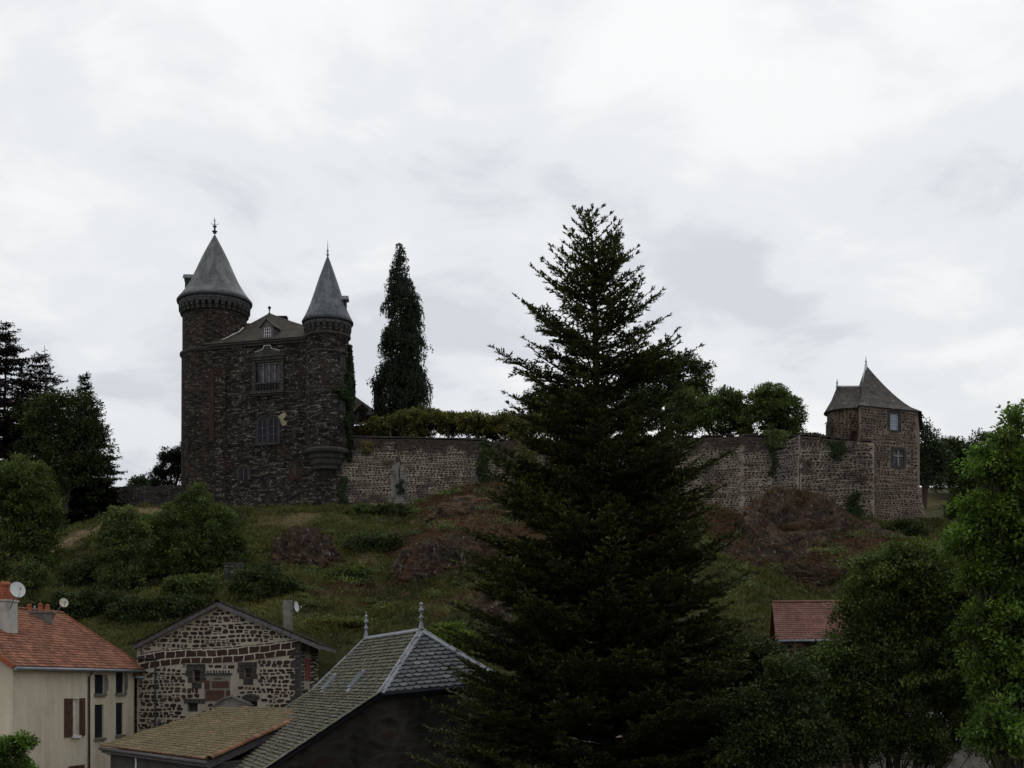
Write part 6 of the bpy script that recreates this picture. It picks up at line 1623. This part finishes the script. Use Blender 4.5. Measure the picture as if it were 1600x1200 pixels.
# weeping conifer behind the terrace wall
def weeping(label, base, H, prof, mat, seed):
    rng = np.random.default_rng(seed); base = np.array(base, float); R = empty('weeping_conifer', base, label, 'tree')
    px_, pr = zip(*prof); segs = []; paths = [(np.array([[base[0]-0.4*t, base[1], base[2]+H*t] for t in np.linspace(0, 1, 12)]), 0.34*(1-np.linspace(0, 1, 12))**0.8+0.03)]
    for k in range(900):
        f = rng.random()**0.85; az = rng.uniform(0, 6.28); hd = np.array([math.cos(az), math.sin(az), 0])
        r = np.interp(f, px_, pr)*(0.82+0.42*vnoise(np.array([az*1.2, f*16, seed*1.0]), 3))*rng.uniform(0.85, 1.12)+0.08
        o = np.array([base[0]-0.4*(1-f), base[1], base[2]+H*(1-f)]); n = 5; s = np.linspace(0, 1, n)
        pts = o+hd*(s*r)[:, None]+np.array([0, 0, 1.0])*(0.25*r*np.sin(s*2.2)-0.25*r*s**2)[:, None]; paths.append((pts, 0.05*(1-s)+0.012))
        for q in range(max(4, int(r*6))):
            t = rng.uniform(0.15, 1)**0.6; p = o+hd*t*r+np.array([rng.normal(0, 0.22), rng.normal(0, 0.22), np.interp(t, s, pts[:, 2]-o[2])])
            L = rng.uniform(0.35, 1.15)*min(1, 0.3+r/2.4); m = p+hd*L*0.22+np.array([rng.normal(0, 0.06), 0, -L*0.35]); e = m+np.array([rng.normal(0, 0.08), rng.normal(0, 0.05), -L*0.65])
            segs.append((p, m)); segs.append((m, e))
    A = np.array([s[0] for s in segs]); B = np.array([s[1] for s in segs]); L = np.linalg.norm(B-A, axis=1); idx = np.repeat(np.arange(len(L)), np.maximum(2, (L*15).astype(int))); N = len(idx)
    t = rng.random(N); pos = A[idx]+(B-A)[idx]*t[:, None]; dr = ((B-A)/(L[:, None]+1e-9))[idx]+rng.normal(0, 0.42, (N, 3)); nr = rnd_dirs(rng, N)+np.array([0, -0.3, 0.3])
    tn = np.clip(0.28+0.25*rng.normal(size=len(L))[idx]+0.12*rng.normal(size=N)+0.25*vnoise(pos*0.5, 5), 0, 1)
    leaf_mesh('crown', pos, dr, nr, rng.uniform(0.14, 0.30, N), rng.uniform(0.06, 0.13, N), tn, mat, R); tubes_np(paths, 'trunk', M['firbark'], R, 5); print('weeping', N)
wd = 136.0; sw = wd/F; wb = P(630, 0, wd); WH = P(0, 380, wd).z-22.5
def wy(y): return (P(0, 380, wd).z-P(0, y, wd).z)/WH
weeping('tall narrow dark weeping conifer standing behind the terrace wall right of the castle', (wb.x, wd, 22.5), WH,
        [(0, 0.1), (wy(395), 4*sw), (wy(410), 9*sw), (wy(430), 16*sw), (wy(470), 27*sw), (wy(520), 35*sw), (wy(570), 36*sw), (wy(620), 38*sw), (wy(650), 36*sw), (1, 32*sw)], M['thuja'], 8)
# left edge: two thin purplish conifers, dark broadleaf tree, dark spruce
for i, (px, yt, D, wpx, lab, sd_) in enumerate(((8, 506, 140, 66, 'tall thin leggy purplish conifer at the left edge', 21), (62, 556, 142, 50, 'shorter ragged purplish conifer with a bare top beside the tall one at the left edge', 22))):
    s = D/F; b = gnd(px, D); H = P(0, yt, D).z-b[2]
    conifer('larch_tree', lab, b, H, [(0, 0.2), (0.12, wpx*0.5*s), (0.4, wpx*s), (1, wpx*1.1*s)], M['copper'], sd_, whorl=0.62, per=5, up=(0.35, 0.0), leaf=(0.32, 0.15), dens=7.5, trunk_r=0.28, irregular=0.3, droop=0.22, latstep=0.42, lat=0.4, start=0.15)
def bare_tree():
    R = empty('bare_tree', gnd(70, 141), 'thin leafless treetop poking up over the purplish conifers at the left edge', 'tree'); rng = np.random.default_rng(3)
    paths = []; b = np.array(gnd(70, 141)); t = np.array(P(70, 541, 141)); pts = np.linspace(b, t, 10)+rng.normal(0, 0.1, (10, 3)); paths.append((pts, np.linspace(0.2, 0.02, 10)))
    for k in range(46):
        s = rng.uniform(0.55, 0.98); p0 = b+(t-b)*s; a = rng.uniform(0, 6.28); L = (1.05-s)*9*rng.uniform(0.5, 1); d = np.array([math.cos(a), math.sin(a), 0.45])
        q = np.array([p0+d*L*x+np.array([0, 0, -0.3*L*x*x]) for x in np.linspace(0, 1, 5)]); paths.append((q, np.linspace(0.05, 0.012, 5)))
        for j in range(4): e = q[rng.integers(1, 5)]; d2 = d+rng.normal(0, 0.6, 3); paths.append((np.array([e, e+d2*L*0.18, e+d2*L*0.3-np.array([0, 0, .1])]), [0.022, 0.015, 0.01]))
    tubes_np(paths, 'branches', M['graybark'], R, 4)
bare_tree()
D = 135; broadleaf('broadleaf_tree', 'wide dark leafy tree behind the round bush at far left', gnd(100, D), [lobe(105, 660, D, 52, 48), lobe(75, 700, D, 50, 60), lobe(130, 705, D, 45, 60), lobe(100, 755, D, 70, 50), lobe(50, 660, D+2, 35, 35)], M['leafdark'], 31, 420, 60, 0.9, (0.30, 0.18), trunk_r=0.35)
D = 138; s = D/F; b = gnd(140, D); H = P(0, 588, D).z-b[2]
conifer('spruce_tree', 'black pointed spruce rising right of the wide dark tree at left', b, H, [(0, 0.2), (0.10, 7*s), (0.25, 20*s), (0.4, 34*s), (0.6, 48*s), (0.8, 60*s), (1, 66*s)], M['darkconifer'], 33, whorl=0.6, per=7, up=(0.5, -0.15), leaf=(0.34, 0.14), dens=9, trunk_r=0.3, irregular=0.12, droop=0.15, latstep=0.33, lean=(131-140)*s)
D = 101; broadleaf('round_tree', 'large dense rounded green tree at the left edge below the conifers', gnd(40, D), [lobe(38, 775, D, 50, 58), lobe(10, 800, D, 60, 70), lobe(60, 830, D, 42, 62), lobe(30, 875, D, 62, 52)], M['leafmid'], 41, 700, 70, 0.55, (0.20, 0.12), trunk_r=0.3, lump=0.12, top=0.12)
D = 88; broadleaf('shrub', 'low pale green shrub above the chimneys of the cream house', gnd(55, D), [lobe(52, 905, D, 26, 26), lobe(36, 925, D, 24, 22)], M['leafgrey'], 43, 110, 60, 0.38, (0.15, 0.09), cat='shrub', stems=3, trunk_r=0.06)
D = 97; broadleaf('bush', 'light green upright bush on the slope left of the castle', gnd(190, D), [lobe(186, 820, D, 26, 28), lobe(176, 862, D, 30, 38), lobe(212, 850, D, 24, 40), lobe(190, 905, D, 38, 28)], M['leafgrey'], 45, 420, 60, 0.45, (0.17, 0.10), cat='shrub', stems=3, trunk_r=0.09, top=0.15)
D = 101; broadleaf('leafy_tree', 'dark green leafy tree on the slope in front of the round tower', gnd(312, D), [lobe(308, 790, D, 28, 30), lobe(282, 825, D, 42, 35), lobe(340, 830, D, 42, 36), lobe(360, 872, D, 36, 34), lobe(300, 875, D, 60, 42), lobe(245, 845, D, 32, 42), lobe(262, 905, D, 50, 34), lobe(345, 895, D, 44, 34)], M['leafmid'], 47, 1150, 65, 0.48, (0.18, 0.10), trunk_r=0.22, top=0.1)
D = 141; broadleaf('yew_tree', 'dark spiky evergreen behind the garden wall left of the round tower', gnd(268, D), [lobe(268, 735, D, 22, 32), lobe(285, 730, D, 16, 36), lobe(252, 750, D, 18, 16)], M['darkconifer'], 49, 160, 60, 0.5, (0.34, 0.10), trunk_r=0.2)
for i, (px, py, D, rx, ry, lab) in enumerate(((218, 760, 220, 16, 14, 'distant green treetop left of the garden wall gap'), (240, 764, 226, 16, 15, 'distant green treetop in the garden wall gap nearest the evergreen'),
        (1268, 690, 215, 24, 11, 'distant green treetop peeping over the terrace wall beside the square tower'))):
    broadleaf('distant_tree', lab, gnd(px, D), [lobe(px, py, D, rx, ry), lobe(px, py+16, D, rx*1.1, ry)], M['fargreen'], 60+i, 90, 50, 0.9, (0.4, 0.25), group='distant trees', trunk_r=0.2)
# garden trees behind the terrace wall
D = 142; broadleaf('garden_tree', 'big rounded dark tree half behind the fir on its right side', gnd(1040, D), [lobe(1060, 600, D, 52, 42), lobe(1020, 600, D, 50, 48), lobe(1040, 650, D, 62, 40), lobe(1088, 625, D, 26, 30)], M['leafdark'], 71, 520, 60, 0.75, (0.28, 0.17), group='garden trees behind the terrace wall', trunk_r=0.35)
D = 142; broadleaf('garden_tree', 'dark tree showing left of the fir trunk above the terrace wall', gnd(870, D), [lobe(858, 650, D, 42, 42), lobe(905, 650, D, 55, 46), lobe(960, 655, D, 50, 45)], M['leafdark'], 72, 430, 60, 0.75, (0.28, 0.17), group='garden trees behind the terrace wall', trunk_r=0.3)
D = 133; broadleaf('garden_tree', 'low green garden tree left of the rightmost one above the terrace wall', gnd(1130, D), [lobe(1072, 640, D, 30, 32), lobe(1128, 645, D, 42, 32), lobe(1105, 665, D, 50, 26), lobe(1150, 660, D, 26, 32)], M['leafmid'], 73, 420, 60, 0.6, (0.24, 0.14), group='garden trees behind the terrace wall', trunk_r=0.2, top=0.1)
D = 130; broadleaf('garden_tree', 'rounded mid green tree rightmost above the terrace wall', gnd(1208, D), [lobe(1200, 638, D, 38, 34), lobe(1228, 655, D, 26, 38), lobe(1188, 665, D, 32, 32), lobe(1222, 682, D, 28, 20)], M['leafmid'], 74, 430, 60, 0.55, (0.24, 0.14), group='garden trees behind the terrace wall', trunk_r=0.2, top=0.16)
# wisteria over the pergola
D = 130.6
lob = [lobe(600, 668, D, 34, 15), lobe(640, 662, D, 42, 17), lobe(690, 660, D, 40, 14), lobe(740, 662, D, 42, 14), lobe(790, 664, D, 40, 14), lobe(828, 668, D, 30, 18), lobe(668, 648, D, 18, 9), lobe(720, 672, D, 40, 12), lobe(780, 676, D, 40, 12), lobe(630, 676, D, 40, 12), lobe(650, 682, D-1.0, 26, 10), lobe(585, 680, D-1.0, 18, 10), lobe(810, 690, D-1.6, 22, 14)]
broadleaf('climbing_wisteria', 'long mass of olive green climber draped over the pergola above the terrace wall', (-8, D, 23.2), lob, M['wisteria'], 77, 1250, 55, 0.42, (0.26, 0.12), cat='climber', stems=5, trunk_r=0.06, hang=0.45, shell=0.4, top=0.2)
# right background
for i, (px, py, D, rx, ry, mt, lab) in enumerate(((1445, 700, 165, 26, 34, 'fargreen', 'rounded green tree touching the right side of the square tower'), (1487, 712, 178, 26, 26, 'leafdark', 'thin dark tree second from the square tower on the far hill'),
        (1535, 702, 180, 30, 26, 'leafdark', 'broad dark tree third from the square tower on the far hill'), (1585, 712, 182, 34, 32, 'leafdark', 'dark tree furthest right on the far hill'))):
    broadleaf('hill_tree', lab, gnd(px, D), [lobe(px, py, D, rx, ry), lobe(px-8, py+28, D, rx*1.05, ry), lobe(px+12, py+22, D, rx, ry*0.9), lobe(px, py+44, D, rx*1.2, ry*0.7)], M[mt], 80+i, 300, 42, 0.9, (0.34, 0.2), group='trees on the far hill', trunk_r=0.3, lump=0.3)
D = 132; broadleaf('bush', 'dark bush beside the field right of the square tower', gnd(1490, D), [lobe(1502, 795, D, 22, 32), lobe(1520, 765, D, 24, 22)], M['leafdark'], 85, 170, 55, 0.6, (0.24, 0.14), cat='shrub', stems=2, trunk_r=0.08)
D = 118; broadleaf('bush', 'dark green bush low on the slope under the square tower', gnd(1395, D-2), [lobe(1380, 838, D, 30, 14), lobe(1420, 830, D, 26, 16)], M['leafdark'], 86, 130, 55, 0.5, (0.2, 0.12), cat='shrub', stems=2, trunk_r=0.06)
D = 80; broadleaf('bush', 'light green bush between the square tower slope and the bright ash', gnd(1500, D), [lobe(1500, 850, D, 26, 26), lobe(1480, 890, D, 36, 26), lobe(1530, 900, D, 40, 50)], M['leafbright'], 87, 260, 60, 0.5, (0.17, 0.10), cat='shrub', stems=2, trunk_r=0.1)
D = 186; broadleaf('hedgerow', 'dark hedgerow closing the top of the field right of the square tower', gnd(1520, D), [lobe(px, 738+(px%3)*3, D, 26, 26) for px in range(1432, 1640, 22)], M['leafdark'], 89, 420, 45, 0.9, (0.34, 0.2), cat='hedge', stems=5, trunk_r=0.1)
# near right: bright ash and big shrubs
D = 38.0
ash = [lobe(1592, 668, D, 34, 34), lobe(1560, 735, D, 42, 40), lobe(1605, 760, D, 60, 55), lobe(1545, 810, D, 46, 44), lobe(1590, 850, D, 58, 60), lobe(1535, 905, D, 38, 40), lobe(1590, 950, D, 52, 52), lobe(1640, 850, D+1, 60, 130, ry=1.5), lobe(1565, 1060, D, 50, 66), lobe(1560, 1150, D-1, 46, 50), lobe(1620, 1040, D, 50, 80), lobe(1515, 850, D, 26, 34), lobe(1530, 975, D, 40, 40)]
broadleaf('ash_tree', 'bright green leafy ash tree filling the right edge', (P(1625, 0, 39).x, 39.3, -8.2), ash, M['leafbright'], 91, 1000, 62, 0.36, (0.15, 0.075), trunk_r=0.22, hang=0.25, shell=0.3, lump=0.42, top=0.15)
D = 43.0
eld = [lobe(1400, 920, D, 88, 58), lobe(1375, 985, D, 76, 58), lobe(1475, 950, D, 80, 66), lobe(1305, 1058, D, 66, 52), lobe(1380, 1060, D, 100, 76), lobe(1490, 1050, D, 80, 74), lobe(1300, 1140, D, 84, 66), lobe(1400, 1160, D, 80, 60), lobe(1500, 1150, D+1, 66, 60), lobe(1530, 1080, D+1.5, 60, 60), lobe(1525, 960, D+1, 50, 60), lobe(1430, 890, D, 50, 36)]
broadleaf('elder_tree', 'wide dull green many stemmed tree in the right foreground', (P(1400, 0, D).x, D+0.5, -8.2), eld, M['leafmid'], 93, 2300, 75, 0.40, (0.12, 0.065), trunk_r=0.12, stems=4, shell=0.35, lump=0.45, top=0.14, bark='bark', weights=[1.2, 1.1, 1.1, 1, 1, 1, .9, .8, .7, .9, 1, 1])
D = 40.0
broadleaf('shrub', 'dark leafy shrub under the right branches of the big fir', (P(1230, 0, D).x, D, -8.2), [lobe(1235, 1085, D, 48, 50), lobe(1200, 1130, D, 60, 55), lobe(1250, 1170, D, 66, 50), lobe(1180, 1190, D, 60, 45)], M['leafdark'], 95, 620, 70, 0.36, (0.12, 0.07), cat='shrub', stems=3, trunk_r=0.06)
D = 47.0
broadleaf('shrub', 'dark green leafy undergrowth behind the right side of the big fir', (P(1190, 0, D).x, D, -8.2), [lobe(1195, 1045, D, 36, 40), lobe(1150, 1060, D, 60, 60), lobe(1170, 1130, D, 70, 60)], M['leafdark'], 96, 430, 70, 0.40, (0.14, 0.08), cat='shrub', stems=3, trunk_r=0.06)
# small plants in the village
D = 66; broadleaf('bush', 'yellow green bush behind the right end of the slate roof', (P(700, 0, D).x, D, -7), [lobe(705, 990, D, 26, 16), lobe(722, 1005, D, 24, 18), lobe(700, 1040, D, 36, 40)], M['leafyellow'], 101, 190, 55, 0.32, (0.14, 0.09), cat='shrub', stems=2, trunk_r=0.06)
D = 30; broadleaf('bush', 'bright green bush in the bottom left corner before the cream house', (P(10, 0, D).x, D, -8.2), [lobe(14, 1185, D, 30, 34), lobe(36, 1160, D, 14, 14), lobe(0, 1230, D, 50, 50)], M['leafbright'], 103, 240, 60, 0.17, (0.09, 0.045), cat='shrub', stems=3, trunk_r=0.03, top=0.0)
D = 84; broadleaf('bush', 'tangled brownish bush right of the gabled stone house', gnd(520, D), [lobe(515, 1010, D, 26, 26), lobe(545, 1020, D, 26, 30), lobe(505, 1045, D, 26, 30)], M['wisteria'], 104, 230, 55, 0.42, (0.15, 0.09), cat='shrub', stems=3, trunk_r=0.05)
for i, (px, py, rx, ry, mt, lab) in enumerate(((612, 797, 26, 9, 'leafdark', 'dark green bramble patch at the wall foot under the drain hole'), (570, 800, 24, 9, 'leafmid', 'green bramble patch at the foot of the wall right of the castle corner'),
        (585, 850, 42, 14, 'leafdark', 'wide bramble patch on the slope between the two reddish rocks'), (430, 925, 40, 18, 'leafdark', 'dark bramble patch behind the chimney of the gabled stone house'),
        (545, 900, 36, 14, 'leafmid', 'green bramble patch low on the grassy slope in the middle'), (140, 945, 60, 26, 'leafdark', 'dark bramble patch above the cream house roof'),
        (1200, 800, 14, 16, 'leafdark', 'dark bush clinging to the left flank of the big crag'), (405, 905, 36, 24, 'leafdark', 'dark bramble patch beside the short stub of ruined wall'), (255, 955, 80, 24, 'leafdark', 'long dark bramble patch above the gabled stone house'), (150, 900, 46, 30, 'leafdark', 'dark bramble patch left of the light upright bush foot'), (300, 918, 40, 16, 'leafmid', 'green bramble patch between the two pieces of ruined wall'), (90, 960, 50, 20, 'leafdark', 'dark bramble patch right behind the low wide chimney'))):
    g = gp(px, py+ry*0.6)
    s = g.y/F; lb = [(g.x, g.y, g.z+0.1, rx*s, 1.6, ry*s*1.3), (g.x+rx*s*0.5, g.y+0.6, g.z+0.2, rx*s*0.6, 1.4, ry*s*1.2), (g.x-rx*s*0.5, g.y-0.4, g.z+0.1, rx*s*0.6, 1.4, ry*s*1.0)]
    broadleaf('bramble_patch', lab, (g.x, g.y, g.z-0.3), lb, M[mt], 110+i, int(60+rx*ry*0.16), 50, 0.38, (0.17, 0.10), group='bramble patches on the slope', cat='shrub', stems=2, trunk_r=0.03)

def ivy(name, label, pts, nrm, mat, seed, leaf=(0.2, 0.14), cat='climber'):
    rng = np.random.default_rng(seed); N = len(pts); pts = np.asarray(pts); nrm = np.asarray(nrm)
    dr = np.array([0, 0, -0.8])+rng.normal(0, 0.5, (N, 3)); n2 = nrm+rng.normal(0, 0.45, (N, 3)); tn = np.clip(0.4+0.35*fbm(pts*0.9, 2, seed)+0.2*rng.normal(size=N), 0, 1)
    o = leaf_mesh(name, pts, dr, n2, leaf[0]*rng.uniform(0.6, 1.3, N), leaf[1]*rng.uniform(0.6, 1.3, N), tn, mat); tag(o, label, cat); return o
def turret_ivy():
    rng = np.random.default_rng(6); out = []; nn = []
    us = 125.9/F
    while len(out) < 21000:
        a = rng.uniform(-1.25, 0.9); y = rng.uniform(538, 722)
        lim = np.interp(y, [538, 560, 600, 616, 630, 660, 700, 722], [0.05, 0.35, 0.55, 1.15, 0.6, 0.5, 0.4, 0.3])
        if -a > lim+0.18*fbm(np.array([a*3, y*0.05, 1.0]), 3, 2)*2: continue
        rr = 2.12+rng.random()*np.interp(y, [538, 600, 660, 722], [0.25, 0.75, 1.0, 0.45])*(0.6+0.5*fbm(np.array([a*2, y*0.03, 4.0]), 2, 3))
        n = np.array([math.cos(a), math.sin(a), 0]); p = np.array([UC.x, UC.y, (HY-y)*us])+n*rr
        if p[0]-UC.x > 0.2 or y > 600: out.append(p); nn.append(n)
    ivy('ivy', 'dark green ivy climbing the right side of the slim corner turret', out, nn, M['ivy'], 5)
turret_ivy()
def wall_ivy(label, px0, px1, y0, y1, seed, n=900, mt='ivy', hang=False):
    rng = np.random.default_rng(seed); out = []
    for _ in range(n):
        x = rng.uniform(-1, 1)*abs(rng.uniform(0.3, 1)); y = rng.random(); w = (px1-px0)/2*(1-0.45*y if hang else 0.5+0.5*y)
        px = (px0+px1)/2+x*w+3*math.sin(y*9+seed); py = y0+(y1-y0)*y
        X = (px-800)/F*126; D = wall_y(X); X = (px-800)/F*D; D = wall_y(X); z = (HY-py)/F*D; b = 0.75*max(0, 24.2-z)/14.2
        D2 = D+0.2-b-0.12-0.55*rng.random(); 
        if px > 1200: D2 -= 0.2
        out.append(((px-800)/F*D2, D2, z))
    ivy('hanging_plant' if hang else 'ivy', label, out, np.tile([0, -1, 0.3], (n, 1)), M[mt], seed)
wall_ivy('dark ivy column on the terrace wall left of the fir', 742, 772, 690, 768, 7, 2200)
wall_ivy('small green tuft in the rendered groove of the terrace wall', 618, 634, 752, 772, 8, 260)
wall_ivy('thin plant hanging in the crease of the terrace wall right of the fir', 1200, 1216, 690, 745, 9, 500, 'ivy', True)
wall_ivy('dark weeds at the top of the terrace wall beside the square tower', 1292, 1326, 690, 716, 10, 900, 'ivy', True)
wall_ivy('leafy tuft spilling over the wall top under the rightmost garden tree', 1185, 1240, 672, 700, 11, 1500, 'leafmid', True)
wall_ivy('olive tuft on the wall top beside the castle corner', 562, 584, 690, 706, 12, 420, 'wisteria', True)
wall_ivy('dark weeds rooted at the wall foot beside the castle corner', 528, 545, 745, 795, 13, 800)
wall_ivy('dark weeds at the terrace wall foot between crag and square tower', 1318, 1352, 770, 812, 14, 900)
wall_ivy('dead brown creeper hanging from the wall top left of the fir', 800, 850, 685, 745, 15, 1500, 'wisteria', True)

# ---------------------------------------------------------------- grass on the slope (too many to count)
def grass(name, label, mat, n, seed, want, L=(0.3, 0.75)):
    rng = np.random.default_rng(seed)
    X = rng.uniform(-62, 60, n*3); Yw = wall_y(X); f = 0.4+44*rng.random(n*3); Dd = Yw-f
    vis = np.abs(X/Dd) < 0.46; X, Dd = X[vis], Dd[vis]
    dry = patches(DRY, X, Dd); st = patches(STRAW, X, Dd); nz = fbm(np.stack([X, Dd, 0*X], -1)*0.3, 4, 77)
    w = dict(green=(dry+nz*0.5 < 0.42) & (st+nz*0.4 < 0.45), dry=(dry+nz*0.5 > 0.36), straw=(st+nz*0.4 > 0.42))[want]
    X, Dd = X[w][:n], Dd[w][:n]; Z = terr(X, Dd)
    if want == 'dry':
        rp = np.vstack(ROCKPTS); rp = rp[rng.permutation(len(rp))[:2800]]+rng.normal(0, 0.12, (min(2800, len(rp)), 3))*np.array([1, 1, 0.3])
        X = np.concatenate([X, rp[:, 0]]); Dd = np.concatenate([Dd, rp[:, 1]]); Z = np.concatenate([Z, rp[:, 2]])
        nz = np.concatenate([nz[w][:n], fbm(rp*0.8, 3, 4)])
    else: nz = nz[w][:n]
    N = len(X); rep = 5; idx = np.repeat(np.arange(N), rep)
    pos = np.stack([X, Dd, Z-0.05], -1)[idx]+rng.normal(0, 0.12, (N*rep, 3))*np.array([1, 1, 0.1])
    lean = fbm(np.stack([X, Dd, 0*X], -1)*0.5, 2, 5)[idx]
    dr = np.stack([rng.normal(0, 0.5, N*rep)+lean*1.6, rng.normal(-0.35, 0.4, N*rep), np.full(N*rep, 0.85)], -1)
    tn = np.clip(0.4+0.8*nz[idx]+0.2*rng.normal(size=N*rep), 0, 1)
    o = leaf_mesh(name, pos, dr, rnd_dirs(rng, N*rep)+np.array([0, -1, 0.3]), rng.uniform(L[0], L[1], N*rep)*np.clip(0.75+0.9*fbm(pos*0.9, 3, 44), 0.4, 1.7), rng.uniform(0.05, 0.11, N*rep), tn, mat); tag(o, label, kind='stuff')
grass('grass', 'long green grass on the castle slope', M['grass'], 42000, 1, 'green')
grass('dry_grass', 'rusty brown dry growth on the castle slope', M['drygrass'], 17000, 2, 'dry', (0.2, 0.6))
grass('straw_grass', 'pale straw coloured grass on the castle slope', M['strawgrass'], 6000, 3, 'straw', (0.15, 0.4))

def undergrowth():
    rng = np.random.default_rng(12); X = rng.uniform(-60, 50, 1500); Dd = wall_y(X)-1-46*rng.random(1500)
    nz = fbm(np.stack([X, Dd, 0*X], -1)*0.16, 3, 31); w = (nz > 0.02) & (np.abs(X/Dd) < 0.46) & (patches(STRAW, X, Dd) < 0.3)
    X, Dd = X[w][:420], Dd[w][:420]; C = np.stack([X, Dd, terr(X, Dd)+0.1], -1); K = 90; idx = np.repeat(np.arange(len(C)), K); r = rng.uniform(0.35, 1.1, len(C))[idx]
    off = rnd_dirs(rng, len(idx))*(rng.random(len(idx))**0.5*r)[:, None]*np.array([1.3, 1, 0.6]); off[:, 2] = np.abs(off[:, 2])
    tn = np.clip(0.35+0.3*rng.normal(size=len(C))[idx]+0.2*rng.normal(size=len(idx)), 0, 1)
    o = leaf_mesh('undergrowth', C[idx]+off, rnd_dirs(rng, len(idx))+np.array([0, -0.2, 0.4]), rnd_dirs(rng, len(idx))+np.array([0, -0.4, 0.8]), 0.19*rng.uniform(0.6, 1.4, len(idx)), 0.11, tn, M['leafgrey']); tag(o, 'low leafy undergrowth scattered through the grass', kind='stuff')
undergrowth()

# origin of every top-level mesh goes to its own foot
for o in list(COL.objects):
    if o.type == 'MESH' and o.parent is None and not o.children and o.get('kind') != 'structure':
        n = len(o.data.vertices); co = np.empty(n*3, np.float32); o.data.vertices.foreach_get('co', co); co = co.reshape(-1, 3)
        b = np.array([co[:, 0].mean(), co[:, 1].mean(), co[:, 2].min()], np.float32); o.data.vertices.foreach_set('co', (co-b).ravel()); o.location = b.tolist(); o.data.update()
